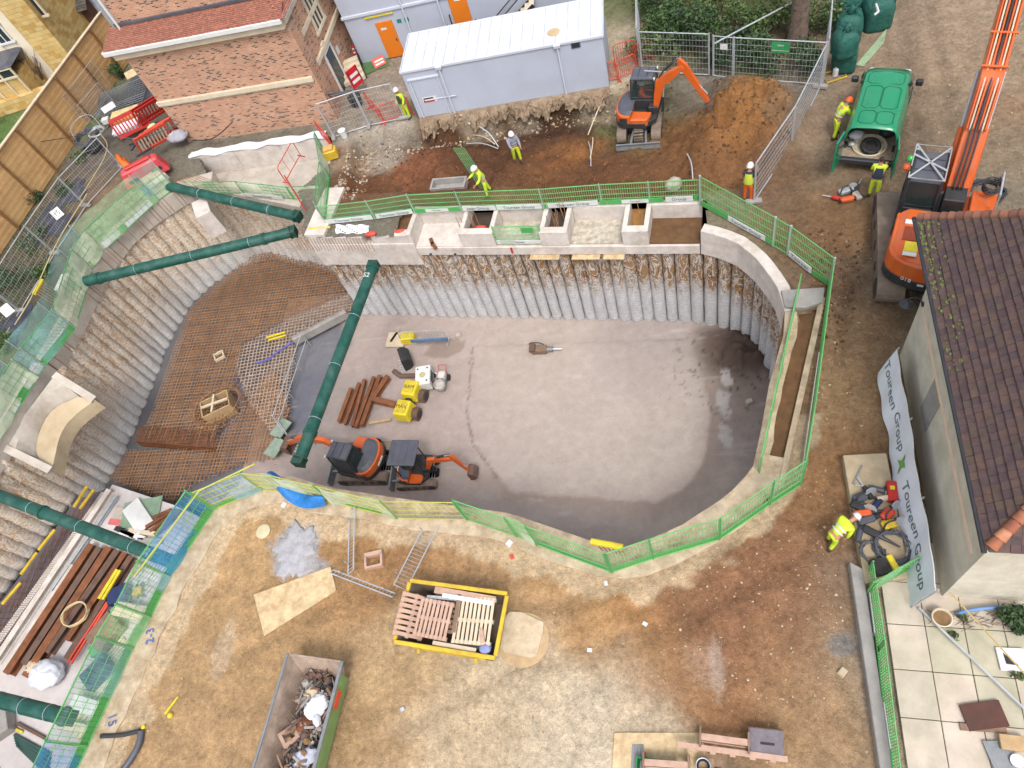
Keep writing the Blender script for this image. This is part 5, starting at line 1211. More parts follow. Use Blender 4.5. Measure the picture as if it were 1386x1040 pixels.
f.build('bay_frame', M_stone, o, bevel=.01); MB().box((c.x - 1.2, -1.97, 1.55), (4.9, .05, 1.85)).build('bay_glass', M_glass, o)
MB().box((c.x - 1.2, -1.0, 2.62), (5.3, 2.3, .16), taper=.85).build('bay_roof', M_slate, o, bevel=.03)
# dark shed roof against the brick house
t = thing('shed', 'dark slate-roofed shed wedged between the fence and the brick house', 'shed', G(118, 62), rzh + .15)
MB().box((0, 2, 1.2), (3.6, 4, 2.4)).build('wall', mat('shed_brown', S(110, 76, 62), .9), t); mb = MB(); tiles(mb, V((-2.1, -.4, 2.3)), (1, 0, 0), (0, 3, 2.0), 4.2, 4.6, .26, .2, rn, 3); mb.build('roof', RT_slate, t, recalc=False)
MB().box((2.6, 1.0, 2.2), (1.6, .3, 4.4)).build('side_wall', mat('shed_render', S(200, 206, 220), .8), t)
# garden wall foot
tag(MB().box((0, 0, .4), (9, .5, .8)).build('garden_wall', M_stoney, loc=G(20, 150), rot=(0, 0, rz4 + .1)), 'low stone garden wall below the bay window', 'wall')
# --- timber fence
T0, T1 = V((-34.6, 27.0, 0)), V((-33.0, 41.5, 0)); d = T1 - T0; TL = d.length
t = thing('timber_fence', 'tall close-boarded timber fence with posts on the left', 'fence', T0, math.atan2(d.y, d.x))
M_fence = mat('fence_board', S(232, 188, 130), .8, var=.2, scale=1.2, dirt=S(190, 140, 88), dirt_amt=.5)
ext = -10
nb = 19
mb = MB()
for k in range(nb): mb.box(((ext + TL) / 2, 0, .09 + k * .16), (TL - ext, .03 + .02 * (k % 2), .145))
mb.build('boards', M_fence, t, bevel=.006)
for k in range(12):
 x = ext + .3 + k * 2.25
 if x < TL: MB().box((x, -.09, 1.5), (.12, .12, 3.0)).build('post', mat('fence_post', S(150, 106, 66), .85, var=.25), t, bevel=.01)
MB().box(((ext + TL) / 2, -.02, 3.06), (TL - ext, .2, .05)).build('capping', M_timberpale, t)
# ---------------------------------------------------------------- building on the right, terrace, banner
EZ = 4.6
e0, e1 = G(1337, 745, EZ), G(1241, 294, EZ)
dy = (e1 - e0); dy.z = 0; RLn = dy.length; rzr = math.atan2(dy.y, dy.x) - PI / 2
t = thing('tiled_building', 'rendered stone outbuilding with a dark brown plain-tiled hipped roof', 'building', (e0.x, e0.y, 0), rzr)
Mr = Matrix.Translation((e0.x, e0.y, 0)) @ Matrix.Rotation(rzr, 4, 'Z'); Mri = Mr.inverted(); rx_ = V((math.cos(rzr), math.sin(rzr), 0)); ry_ = V((-rx_.y, rx_.x, 0))
WX0, WY0, WY1 = .24, .24, RLn - 1.7
M_rendstone = mat('rubble_render', S(232, 224, 206), .95, var=.16, scale=1.6, dirt=S(186, 178, 156), dirt_amt=.6, bump=.03, bscale=12)
MB().box((WX0 + 5, (WY0 + WY1) / 2, EZ / 2), (10, WY1 - WY0, EZ - .02)).build('wall', M_rendstone, t)
mb = MB(); mb.box((WX0 - .012, (WY0 + WY1) / 2 + .0, 2.9), (.03, WY1 - WY0 - .5, .18)); mb.build('string_course', mat('pink_stone', S(250, 222, 196), .85, var=.1), t, bevel=.006)
mb = MB(); mb.box((WX0 - .015, WY1 - 3.0, 2.0), (.03, .8, 1.6)); mb.build('patch_render', M_conc_grey, t)
pit = math.radians(45); ct, tt_ = math.cos(pit), math.tan(pit); rn = random.Random(21)
WR = min(4.6, RLn / 2 - .1); H_ = WR / ct; RZ = EZ + WR * tt_
E0, E1, E2, E3 = V((0, 0, EZ)), V((0, RLn, EZ)), V((2 * WR, RLn, EZ)), V((2 * WR, 0, EZ)); K0, K1 = V((WR, WR, RZ)), V((WR, RLn - WR, RZ))
mb = MB(); mb.cur = 0; mb.add([E0, E1, K1, K0], [(0, 1, 2, 3)])
tiles(mb, E0 + V((0, 0, .01)), (0, 1, 0), (ct, 0, math.sin(pit)), RLn, H_, .2, .2, rn, 5, lambda a, b: b * ct < a < RLn - b * ct, lift=.035)
mb.build('roof', RT_dark, t, recalc=False)
mb = MB(); mb.cur = 0; mb.add([E0, E3, K0], [(0, 1, 2)])
tiles(mb, E0 + V((0, 0, .01)), (1, 0, 0), (0, ct, math.sin(pit)), 2 * WR, H_, .2, .2, rn, 5, lambda a, b: b * ct < a < 2 * WR - b * ct, lift=.035)
mb.build('roof', RT_dark, t, recalc=False)
mb = MB(); mb.cur = 0; mb.add([E1, E2, K1], [(0, 1, 2)]); mb.add([E2, E3, K0, K1], [(0, 1, 2, 3)]); mb.build('roof', RT_dark, t)
MT_or = [mat('hip_tile_%d' % i, c, .8, var=.25, scale=6, dirt=S(120, 84, 66)) for i, c in enumerate((S(178, 112, 82), S(200, 136, 104), S(164, 98, 74)))]
def capline(a, b, step, r, m, nm):
 d = b - a; n = int(d.length / step); mb = MB(); x = d.normalized()
 for k in range(n):
  p = a + x * (k * step); q = p + x * (step * 1.15); mb.cur = k % 3; mb.tube([p + V((0, 0, .03)), q], [r, r * .8], 10)
 mb.build(nm, m, t, smooth=True)
capline(E0 + V((.05, .05, .02)), K0, .26, .14, MT_or, 'hip_tiles')
MT_rd = [mat('ridge_tile_%d' % i, c, .85, var=.25, scale=6, dirt=S(110, 84, 70)) for i, c in enumerate((S(152, 104, 84), S(166, 114, 92), S(136, 92, 78)))]
capline(E1 + V((.05, -.05, .02)), K1, .24, .13, MT_rd, 'hip_tiles'); capline(K0, K1, .24, .13, MT_rd, 'ridge_tiles')
MB().tube([(-.07, -.05, EZ - .03), (-.07, RLn, EZ - .03)], .06, 8).build('gutter', M_hoseblack, t, smooth=True)
# moss on the far corner
mb = MB()
for k in range(170):
 u = rn.random() ** 2 * .6; v = u * ct + .25 + rn.random() ** 1.5 * 5; mb.ball((u * ct, RLn - v, EZ + u * math.sin(pit) + .05), rn.uniform(.015, .055), 6, 4, (1.2, 1.2, .45), .3, rn)
mb.build('moss', mat('moss', S(112, 122, 70), .95, var=.3), t)['kind'] = 'stuff'
# wall lamp
c = Mri @ Q(1222, 447, Mr @ V((WX0, 0, 0)), rx_)
o = thing('wall_lamp', 'black swan-neck lamp on the end of the rendered wall', 'lamp', Mr @ V((WX0, min(c.y, WY1 - .2), 3.0)), rzr + PI)
MB().lathe([(.03, .15), (.2, 0), (.19, -.02), (.02, .1)], 14, (.45, 0, .05)).build('shade', M_hoseblack, o, smooth=True); MB().tube(smoothline([(0, 0, 0), (.15, 0, .3), (.4, 0, .35), (.45, 0, .2)], 2), .018, 6).build('arm', M_hoseblack, o, smooth='all'); MB().lathe([(.08, 0), (.08, .04)], 10, (0, 0, 0), Matrix.Rotation(PI / 2, 4, 'Y')).build('wall_plate', M_hoseblack, o)
# --- long lettered banner on poles along the wall
b0, b1 = G(1231, 824, 0), G(1186, 512, 0); d = b1 - b0; BL = d.length; x = -d.normalized(); n = V((-d.y, d.x, 0)).normalized()
n = n if n.x < 0 else -n
t = thing('site_banner', 'long white banner lettered along its length, hung along the rendered wall', 'banner', (0, 0, 0))
BH, BZ = 1.3, .25
tl_ = V((.32, .04, 0))
def fb(u, v):
 s = u * BL; sag = .05 * math.sin(s * 1.9) + .03 * math.sin(s * 5.1 + v * 2); k = 1 - .18 * (1 - v) * math.sin(PI * u)
 return b1 + x * s + n * (sag * (1 - .5 * v)) + tl_ * v + V((0, 0, BZ + BH * v * k + .08 * math.sin(s * 1.3 + 1) * (1 - v)))
MB().sheet(fb, 60, 10).build('cloth', M_canvas, t, recalc=False, smooth='all')
M_letg = mat('banner_grey', S(96, 116, 124), .6); M_lfg = mat('banner_leaf', S(120, 186, 84), .6)
upv = (tl_ + V((0, 0, BH))).normalized()
def btext(words, u, sz, m=M_letg, nm='lettering'):
 """letters laid on the cloth itself: flattened, then each vertex follows the folds"""
 me_o = text(nm, words, sz, m, t, None, .0, sx=1.0)
 for v_ in me_o.data.vertices:
  uu2 = u + v_.co.x / BL; vv = .52 + v_.co.y / BH; p = fb(uu2, vv); q = fb(uu2, min(1, vv + .05)) - p
  nn2 = q.cross(x).normalized(); nn2 = nn2 if nn2.dot(n) > 0 else -nn2
  v_.co = p + nn2 * (.012 + v_.co.z)
 return me_o
btext('Toureen Group', .21, .46); btext('Toureen Group', .76, .47)
mb = MB()
for (cx_, cy_2) in ((0, 0),): mb.add([V((-.25, -.22, 0)), V((0, -.12, 0)), V((.22, -.26, 0)), V((.1, 0, 0)), V((.24, .22, 0)), V((0, .14, 0)), V((-.2, .25, 0)), V((-.1, 0, 0))], [tuple(range(8))])
o = mb.build('leaf_emblem', M_lfg, t, recalc=False)
for v_ in o.data.vertices: p = fb(.47 + v_.co.x / BL, .5 + v_.co.y / BH); v_.co = p + n * .02 + V((0, 0, .004))
mb = MB(); mb.tube([fb(k / 30, 1.0) for k in range(31)], .015, 5); mb.build('hem_rope', M_white, t)
for k in (0, .33, .66, 1): p = fb(k, 0); p.z = 0; MB().tube([p + V((.05, 0, 0)), fb(k, 1.0) + V((.05, 0, .1))], .025, 6).build('pole', M_galv, t)
# --- tool slab beside the banner
s = [G(*p, .32) for p in ((1141, 616), (1200, 613), (1232, 782), (1171, 790))]
tag(MB().prism([tuple(p)[:2] for p in s], -.05, .32).build('concrete_plinth', mat('plinth', S(196, 178, 148), .9, var=.2, scale=2, dirt=S(150, 128, 100), dirt_amt=.6, bump=.01), bevel=.02), 'concrete plinth carrying the heap of hand tools', 'plinth')
a = [G(*p, .3) for p in ((1150, 760), (1168, 770), (1212, 1060), (1194, 1060))]
tag(MB().prism([tuple(p)[:2] for p in a], -.1, .3).build('low_wall', M_conc_grey, bevel=.02), 'low grey concrete wall between the soil and the paved terrace', 'wall')
# --- terrace paving
o0 = G(1185, 800, .05); rz5 = rzr + .01; ex = V((math.cos(rz5), math.sin(rz5), 0)); ey = V((ex.y, -ex.x, 0))
M_pav = [mat('paving_%d' % i, c, .85, var=.16, scale=1.4, dirt=S(150, 154, 122), dirt_amt=.5, bump=.006) for i, c in enumerate((S(212, 198, 182), S(206, 194, 178), S(200, 192, 170), S(216, 200, 184)))]
mb = MB(); rn = random.Random(31)
for i in range(0, 9):
 for j in range(-1, 8):
  c = o0 + ex * (i * .92 + .62) + ey * (j * 1.15 + .3); mb.cur = rn.randrange(4)
  mb.box((c.x, c.y, .02 + rn.uniform(-.004, .004)), (.9, 1.13, .12), rz=rz5 + rn.uniform(-.004, .004))
tag(mb.build('terrace_paving', M_pav, bevel=.008), kind='structure')
mb = MB(); c = o0 + ex * 4.4 + ey * 3.8; mb.box((c.x, c.y, .02), (8.3, 10.2, .06), rz=rz5); tag(mb.build('joint_bed', mat('moss_joint', S(96, 96, 72), .95, var=.3)), kind='structure')
# ---------------------------------------------------------------- excavators
def plate_beam(mb, pts, hs, w):
 """box girder in the xz plane following pts with depth hs"""
 loops = []; n = len(pts)
 for i, (x, z) in enumerate(pts):
  a = pts[max(i - 1, 0)]; b = pts[min(i + 1, n - 1)]; d = V((b[0] - a[0], b[1] - a[1])).normalized(); q = V((-d.y, d.x)); h = hs[i] / 2
  loops.append([V((x + q.x * s * h, y, z + q.y * s * h)) for s, y in ((1, -w / 2), (1, w / 2), (-1, w / 2), (-1, -w / 2))])
 return mb.loft(loops)
def cyl(parent, a, b, r, y=0, split=.55):
 a, b = V((a[0], y, a[1])), V((b[0], y, b[1])); m = a.lerp(b, split)
 o = MB().tube([a, m], r, 10).build('ram', M_orange if r > .045 else M_dark, parent, smooth=True); MB().tube([m, b], r * .55, 8).build('piston', M_galv, o, smooth=True)
M_trackgap = mat('track_gap', S(136, 120, 106), .9, var=.3)
def excavator(label, loc, rz, swing, D, arm, op=None, group='orange tracked excavators', trackm=None, canopy=False, blade=True, bucket_dir=1):
 t = thing('excavator', label, 'excavator', loc, rz, group); tm = trackm or M_black
 TL, TW, SH, TH = D['TL'], D['TW'], D['SH'], D['TH']
 for s in (-1, 1):
  y = s * (TW - SH) / 2; prof = []; r = TH / 2; hl = TL / 2 - r
  for k in range(9): a = -PI / 2 + PI * k / 8; prof.append((hl + r * math.cos(a), r + r * math.sin(a)))
  for k in range(9): a = PI / 2 + PI * k / 8; prof.append((-hl + r * math.cos(a), r + r * math.sin(a)))
  mb = MB(); mb.cur = 1; mb.loft([[V((x, y - SH / 2, z)) for x, z in prof], [V((x, y + SH / 2, z)) for x, z in prof]]); mb.cur = 0
  pl = resample([V((x, 0, z)) for x, z in prof + prof[:1]], D.get('pad', .13))
  for i in range(len(pl) - 1):
   d = (pl[i + 1] - pl[i]).normalized(); nn_ = V((d.z, 0, -d.x)); c = pl[i].lerp(pl[i + 1], .5) + nn_ * D.get('lug', .012)
   mb.bar(c - V((0, SH / 2 + .006, 0)), c + V((0, SH / 2 + .006, 0)), D.get('pad', .13) * .62, .045, up=nn_)
  o = mb.build('track', [tm, M_trackgap], t)
  for k in range(5): MB().tube([(-hl + 2 * hl * k / 4, y - SH / 2 - .02, r), (-hl + 2 * hl * k / 4, y + SH / 2 + .02, r)], r * (.72 if k in (0, 4) else .34), 14).build('roller', M_dark, o, smooth=True)
 mb = MB(); mb.box((0, 0, TH * .62), (TL * .5, TW - SH * 1.2, TH * .5)); mb.lathe([(D['HW'] * .33, TH * .8), (D['HW'] * .33, D['Z0'])], 20); mb.build('undercarriage', M_dark, t, bevel=.02)
 if blade:
  bx = TL / 2 + D['BL']; mb = MB()
  prof = [(bx - .1, .02), (bx + .02, .0), (bx + .07, .12), (bx + .03, .3), (bx + .06, .42), (bx - .02, .42), (bx - .06, .25)]
  mb.loft([[V((x, y, z)) for x, z in prof] for y in (-TW / 2, TW / 2)]); o = mb.build('dozer_blade', D.get('bm', M_galvdark), t, bevel=.008)
  for y in (-.32, .32): MB().bar((TL * .2, y * .8, TH * .6), (bx - .03, y * 1.1, .22), .1, .12).build('blade_arm', D.get('bm', M_galvdark), o, bevel=.01)
 h = thing('house_pivot', None, None, (0, 0, 0)) if False else None
 RS = Matrix.Rotation(swing, 4, 'Z')
 def B(mb, name, m, parent=None, **k):
  o = mb.build(name, m, parent or t, **k)
  o.data.transform(RS); return o
 W2 = D['HW'] / 2; x0, x1 = D['X0'], D['X1']; Z0, ZH, ZC = D['Z0'], D['ZH'], D['ZC']
 tail = [(x0 + (.5 * W2) * (1 - math.cos(a)), W2 * math.sin(a) * .98) for a in [PI / 2 - PI * k / 10 for k in range(11)]]
 out = [(x1, W2 * .96), (x0 + .5 * W2 + .02, W2)] + tail[1:-1] + [(x0 + .5 * W2 + .02, -W2), (x1 * .5, -W2), (x1, -W2 * .55)]
 cw = [p for p in out if p[0] < x0 + .45 * W2 + .03]
 B(MB().prism(out, Z0, Z0 + (ZH - Z0) * .35), 'deck', M_dark, bevel=.02)
 inn = [(x0 + (p[0] - x0) * 1 + (.0), p[1]) for p in out if p[0] <= x0 + .5 * W2 + .03]
 xm = D.get('XM', x0 + (x1 - x0) * .42)
 rear = [(xm, W2)] + [p for p in out if p[0] < xm - .05] + [(xm, -W2)]
 B(MB().prism(rear, Z0 + .04, ZH - .12, [(p[0] * .97 + .02, p[1] * .97) for p in rear]), 'counterweight', M_orange, bevel=.05, seg=2)
 B(MB().prism([(p[0] * .93 + .03, p[1] * .9) for p in rear], ZH - .118, ZH + .02, [(p[0] * .8 + .06, p[1] * .75) for p in rear]), 'engine_cover', D.get('hoodm', M_slate), bevel=.03, seg=2)
 for s in (1, -1): B(MB().box((xm - .28, s * (W2 - .005), (Z0 + ZH) / 2), (.34, .03, (ZH - Z0) * .4)), 'vent', M_dark)
 B(MB().box((x0 + .02, 0, Z0 + .3), (.03, .5, .1)), 'rear_badge', M_white)
 # side lockers
 B(MB().prism([(xm + .01, -W2), (x1 * .62, -W2 * .98), (x1 * .75, -W2 * .4), (xm + .01, -W2 * .35)], Z0 + .1, ZH - .28), 'side_cover', M_orange, bevel=.04)
 cx0, cx1, cy0, cy1 = D['cab']
 if not canopy:
  zb = Z0 + .12; fr = MB(); pr = .035 * D.get('k', 1)
  low = [(cx0, cy0), (cx1, cy0), (cx1, cy1), (cx0, cy1)]; ins = .06
  hi = [(cx0 + ins, cy0 + ins), (cx1 - ins * 2, cy0 + ins), (cx1 - ins * 2, cy1 - ins), (cx0 + ins, cy1 - ins)]
  for a, b in zip(low, hi): fr.tube([(a[0], a[1], zb), (b[0], b[1], ZC - .06)], pr, 6)
  for L_, z in ((low, zb), (hi, ZC - .06), ([((a[0] + b[0]) / 2, (a[1] + b[1]) / 2) for a, b in zip(low, hi)], (zb + ZC) / 2 - .1)): fr.tube([(x, y, z) for x, y in L_], pr, 6, closed=True)
  cabo = B(fr, 'cab', M_hoseblack)
  B(MB().prism([(cx0, cy0), (cx1, cy0), (cx1, cy1), (cx0, cy1)], zb, zb + (ZC - zb) * .38), 'cab_base', M_dark, cabo, bevel=.02)
  zq = zb + (ZC - zb) * .38; f = .4
  def side(a, b, c, d):
   g = MB(); g.quad(V((*a, zq)), V((*b, zq)), V((*c, ZC - .08)), V((*d, ZC - .08))); B(g, 'window', M_cabglass, cabo, recalc=False)
  mid = [((a[0] * .6 + b[0] * .4), (a[1] * .6 + b[1] * .4)) for a, b in zip(low, hi)]
  for i in range(4): j = (i + 1) % 4; side(mid[i], mid[j], hi[j], hi[i])
  B(MB().prism([(x + (.03 if x > (cx0 + cx1) / 2 else -.03), y + (.03 if y > (cy0 + cy1) / 2 else -.03)) for x, y in hi], ZC - .06, ZC + .05, [(x * .96 + .02, y * .94 + .03) for x, y in hi]), 'cab_roof', M_slate, bevel=.03, seg=2)
  for k in (.33, .66): B(MB().box((cx0 + (cx1 - cx0) * k, (cy0 + cy1) / 2, ZC + .055), (.02, (cy1 - cy0) * .8, .02)), 'roof_rib', M_dark)
  B(MB().box((cx0 + .35, (cy0 + cy1) / 2, zb + .45), (.5, .5, .14)).box((cx0 + .12, (cy0 + cy1) / 2, zb + .85), (.12, .5, .7)), 'operator_seat', M_black, bevel=.03)
 else:
  zb = Z0 + .1; fr = MB()
  for x, y in ((cx0, cy0), (cx0, cy1), (cx1, cy0 + .1), (cx1, cy1 - .1)): fr.tube([(x, y, zb), (x, y, ZC)], .03, 6)
  fr.tube([(cx0, cy0, ZC - .03), (cx1, cy0 + .1, ZC - .03), (cx1, cy1 - .1, ZC - .03), (cx0, cy1, ZC - .03)], .03, 6, closed=True)
  B(fr, 'canopy_frame', M_hoseblack); B(MB().box(((cx0 + cx1) / 2, (cy0 + cy1) / 2, ZC + .04), (cx1 - cx0 + .3, cy1 - cy0 + .25, .09), taper=.94), 'cab_roof', M_slate, bevel=.03)
  for k in range(4): B(MB().box((cx0 + .05 + (cx1 - cx0) * k / 3.2, (cy0 + cy1) / 2, ZC + .09), (.08, cy1 - cy0 - .1, .02)), 'roof_rib', M_slate)
  B(MB().box((cx0 + .3, (cy0 + cy1) / 2, zb + .45), (.45, .46, .14)).box((cx0 + .1, (cy0 + cy1) / 2, zb + .75), (.12, .46, .55)), 'operator_seat', M_black, bevel=.03)
  for y in (-.12, .12): B(MB().tube([(cx1 - .1, (cy0 + cy1) / 2 + y, zb), (cx1 - .15, (cy0 + cy1) / 2 + y, zb + .75)], .018, 5), 'lever', M_dark)
 for s in (cy0 + .06, cy1 - .06): B(MB().box((cx1 - .05, s, ZC - .02), (.06, .12, .08)), 'work_lamp', M_white, bevel=.01)
 # front end
 by = D['by']; k = D.get('k', 1); P0, P1, P2, P3 = arm[:4]; bw = D.get('bw', .2 * k)
 MY = Matrix.Translation((0, by, 0))
 def FB(mb, name, m, parent=None, **kw): mb.v = [(x, y + by, z) for x, y, z in mb.v]; return B(mb, name, m, parent, **kw)
 FB(MB().box((P0[0] - .08 * k, 0, P0[1]), (.4 * k, .36 * k, .5 * k)), 'boom_foot', M_dark, bevel=.03)
 mid = lambda a, b, f: (a[0] + (b[0] - a[0]) * f, a[1] + (b[1] - a[1]) * f)
 bo = FB(plate_beam(MB(), [P0, mid(P0, P1, .5), P1, mid(P1, P2, .25), mid(P1, P2, .6), P2], [.2 * k, .32 * k, .42 * k, .42 * k, .34 * k, .2 * k], bw), 'boom', M_orange, bevel=.02)
 dx_, dz_ = P3[0] - P2[0], P3[1] - P2[1]; L = math.hypot(dx_, dz_); bk = (P2[0] - dx_ / L * .38 * k, P2[1] - dz_ / L * .38 * k)
 ao = FB(plate_beam(MB(), [bk, P2, mid(P2, P3, .2), P3], [.14 * k, .34 * k, .3 * k, .16 * k], bw * .82), 'arm', D.get('armm', M_orange), bevel=.015)
 q = D.get('bk', .62); a0 = arm[4]; c, s_ = math.cos(a0), math.sin(a0)
 prof = [(0, 0), (.16, .06), (.34, -.05), (.46, -.3), (.4, -.56), (.2, -.72), (-.05, -.74)]; inner = [(-.02, -.7), (.18, -.67), (.34, -.52), (.4, -.3), (.3, -.09), (.15, .0), (.04, -.04)]
 pf = [(P3[0] + (x * c - z * s_) * k * bucket_dir, P3[1] + (x * s_ + z * c) * k) for x, z in prof]; pi_ = [(P3[0] + (x * c - z * s_) * k * bucket_dir, P3[1] + (x * s_ + z * c) * k) for x, z in inner]
 bw2 = q * k; mb = MB(); ring = pf + pi_; mb.loft([[V((x, y, z)) for x, z in ring] for y in (-bw2 / 2, bw2 / 2)])
 for y in (-bw2 / 2, bw2 / 2): mb.loft([[V((x, y + e, z)) for x, z in pf] for e in (-.012, .012)])
 buo = FB(mb, 'bucket', D.get('bkm', M_steelbrown), bevel=.006)
 for j in range(4):
  y = -bw2 / 2 + bw2 * (j + .5) / 4; e = pf[-1]; d2 = (pf[-1][0] - pf[-2][0], pf[-1][1] - pf[-2][1]); FB(MB().bar((e[0], y, e[1]), (e[0] + d2[0] * .5, y, e[1] + d2[1] * .5), .07 * k, .03 * k), 'tooth', M_galv, buo)
 def FC(a, b, r, y=0, split=.55):
  a, b = V((a[0], y, a[1])), V((b[0], y, b[1])); m_ = a.lerp(b, split); o = FB(MB().tube([a, m_], r, 10), 'ram', D.get('ramm', M_dark), smooth=True); FB(MB().tube([m_, b], r * .55, 8), 'piston', M_galv, o, smooth=True)
 q1 = mid(P1, P2, .1)
 for y in ((-.2 * k, .2 * k) if k > 1.2 else (0,)): FC((P0[0] + .3 * k, P0[1] - .1 * k), (q1[0] + .05, q1[1] - .2 * k), .055 * k, y)
 nrm = lambda a, b, o: (mid(a, b, .5)[0] - (b[1] - a[1]) / math.hypot(b[0] - a[0], b[1] - a[1]) * o, mid(a, b, .5)[1] + (b[0] - a[0]) / math.hypot(b[0] - a[0], b[1] - a[1]) * o)
 FC((nrm(P1, P2, .28 * k)[0] - .1, nrm(P1, P2, .28 * k)[1]), (bk[0], bk[1] + .05), .05 * k)
 FC((P2[0] - dz_ / L * -.2 * k + dx_ / L * .1, P2[1] + .1 * k), (P3[0] - dx_ / L * .3 * k + .12 * k, P3[1] - dz_ / L * .3 * k + .12 * k), .045 * k)
 for j, y in enumerate((-.07 * k, .0, .07 * k)):
  pts = [(P0[0], y, P0[1] + .25 * k), (*[mid(P0, P1, .6)[0] - .2 * k], y, mid(P0, P1, .6)[1] + .2 * k), (nrm(P1, P2, .26 * k)[0] - .2 * k, y, nrm(P1, P2, .26 * k)[1]), (bk[0], y, bk[1] + .06)]
  FB(MB().tube(smoothline(pts, 2), .018 * k, 5), 'hose', M_hoseblack, bo, smooth='all')
 return t, RS, B
m, nt, b = newmat('cab_glass'); b.inputs['Base Color'].default_value = (.03, .05, .05, 1); b.inputs['Roughness'].default_value = .08; b.inputs['Alpha'].default_value = .55; M_cabglass = m
M_trackmud = mat('track_mud', S(176, 158, 140), .85, var=.3, scale=4, dirt=S(110, 92, 76))
MINI = dict(TL=2.5, TW=1.96, SH=.42, TH=.6, HW=1.9, X0=-1.05, X1=.85, Z0=.68, ZH=1.42, ZC=2.5, cab=(-.35, .8, .0, .88), by=-.12, BL=.35, k=1.0)
p = GG(868, 172)
a = G(965, 152, .3); hd = math.atan2(a.y - p.y, a.x - p.x)
excavator('orange excavator digging in the brown earth with its operator in the cab', (p.x, p.y, p.z + .02), -PI / 2 - .12, (hd + PI / 2 + .12 + .12), MINI, [(.75, 1.05), (1.05, 2.45), (2.05, 3.2), (3.05, 1.45), .25], trackm=M_trackmud)
EXC1 = p.copy(); HD1 = hd + .12
q0, q1 = G(463, 644, ZF), G(531, 650, ZF); p = (G(493, 640, ZF) + G(497, 610, ZF)) / 2; p = G(497, 628, ZF + .3); p.z = ZF + .03
excavator('orange excavator parked on the slab against the steep prop, its arm reaching behind it', p, PI - .04, -.2, dict(MINI, BL=.5), [(.75, 1.0), (1.6, 1.9), (2.9, 1.75), (4.2, .75), .2], bucket_dir=1)
SM = dict(TL=1.9, TW=1.5, SH=.3, TH=.45, HW=1.45, X0=-.75, X1=.7, Z0=.55, ZH=1.05, ZC=2.3, cab=(-.45, .55, -.5, .5), by=-.05, BL=.3, k=.78, armm=M_orange)
p = G(566, 640, ZF + .3); p.z = ZF + .03
excavator('smaller excavator with a dark canopy roof, its orange boom folded down on the slab', p, PI + .0, PI - .08, SM, [(.65, .8), (1.1, 1.75), (2.25, 1.95), (2.55, .85), .1], canopy=True)
# --- the large one on the right
BIG = dict(TL=4.75, TW=3.55, SH=.85, TH=.95, HW=2.75, X0=-2.55, X1=1.5, Z0=1.05, ZH=2.15, ZC=3.05, cab=(.2, 1.75, .3, 1.33), by=-.15, BL=.4, k=1.75, pad=.21, lug=.035, bw=.62, XM=-.2, ramm=M_orange, hoodm=M_orange)
p = V((8.95, 17.4, 0)); p.z = -.02; HS = -.19
bt, RS, B = excavator('large orange excavator with grey mud-caked tracks partly hidden by the tiled roof', p, math.radians(79), HS, BIG, [(.6, 2.1), (3.0, 4.9), (7.6, 6.9), (13.0, 8.0), .3], trackm=M_trackmud, blade=False)
# fittings that turn with its house
old = set(bt.children)
# guard frame over its cab
mb = MB(); cx0, cx1, cy0, cy1 = BIG['cab']; z = 3.2
for a, c in (((cx0, cy0), (cx1, cy1)), ((cx0, cy1), (cx1, cy0)), (((cx0 + cx1) / 2 + .3, cy1), ((cx0 + cx1) / 2 - .3, cy0))): mb.tube([(*a, z), (*c, z)], .03, 6)
mb.tube([(cx0, cy0, z), (cx1, cy0, z), (cx1, cy1, z), (cx0, cy1, z)], .025, 6, closed=True); mb.build('roof_guard', M_galv, bt)
MB().tube([(cx0 - .1, cy1 - .1, 2.0), (cx0 + .3, cy1 + .0, 3.4)], .02, 6).build('mirror_arm', M_dark, bt); MB().ball((cx0 + .9, cy1 + .08, 3.15), .11, 10, 8).build('green_beacon', mat('beacon_green', S(60, 190, 90), .3), bt); MB().ball((cx0 + .7, cy1 + .12, 2.95), .12, 10, 8).build('orange_beacon', M_orange2, bt)
y = 1.38; MB().box((-1.2, .78, 2.185), (.6, .5, .02)).build('grille', mat('grille', S(150, 66, 34), .6, var=.4, scale=20), bt); MB().box((-.7, .85, 2.185), (.18, .42, .02)).build('badge', M_white, bt); o = MB().box((-1.75, .72, 2.19), (.42, .4, .02)).build('warning_label', M_yellow, bt); MB().box((-2.05, .72, 2.185), (.16, .4, .02)).build('striped_label', M_white, bt)
text('lettering', '018', .22, M_white, bt, frame((-2.62, .62, 1.62), (-.25, -1, 0), (0, 0, 1)), .005)
for j in range(3):
 for s in (-1, 1): pass
MB().box((.4, -1.0, 2.0), (1.4, .7, .3)).build('tool_box', M_orange, bt, bevel=.03)
mb = MB(); mb.tube([(.2, -1.3, 2.1), (.2, -1.3, 2.9), (1.2, -1.3, 2.9), (1.2, -1.3, 2.1)], .03, 6); mb.build('grab_rail', M_galv, bt)
for j in range(7):
 y = -.15 + (j - 3) * .085; pts = [(1.7, y, 3.95), (2.75, y, 5.25), (5.0, y, 6.3), (7.2, y, 7.25)]
 MB().tube(smoothline(pts, 2), .028, 6).build('boom_pipe', (M_orange, M_timberpale, M_orange2, M_hoseblack)[j % 4], bt, smooth='all')
for f in (0, .25, .5, .75, 1): MB().box((2.9 + 4 * f, -.15, 5.36 + 1.76 * f), (.06, .75, .05), M=Matrix.Rotation(-.41, 4, 'Y')).build('pipe_clamp', M_orange, bt)
c = V((1.0, -1.1, 2.35)); mb = MB(); mb.tube([(c.x + .3 * math.cos(k * .5), c.y + .25 * math.sin(k * .5), c.z + k * .006) for k in range(50)], .025, 5); mb.build('coiled_hose', M_hoseblack, bt)
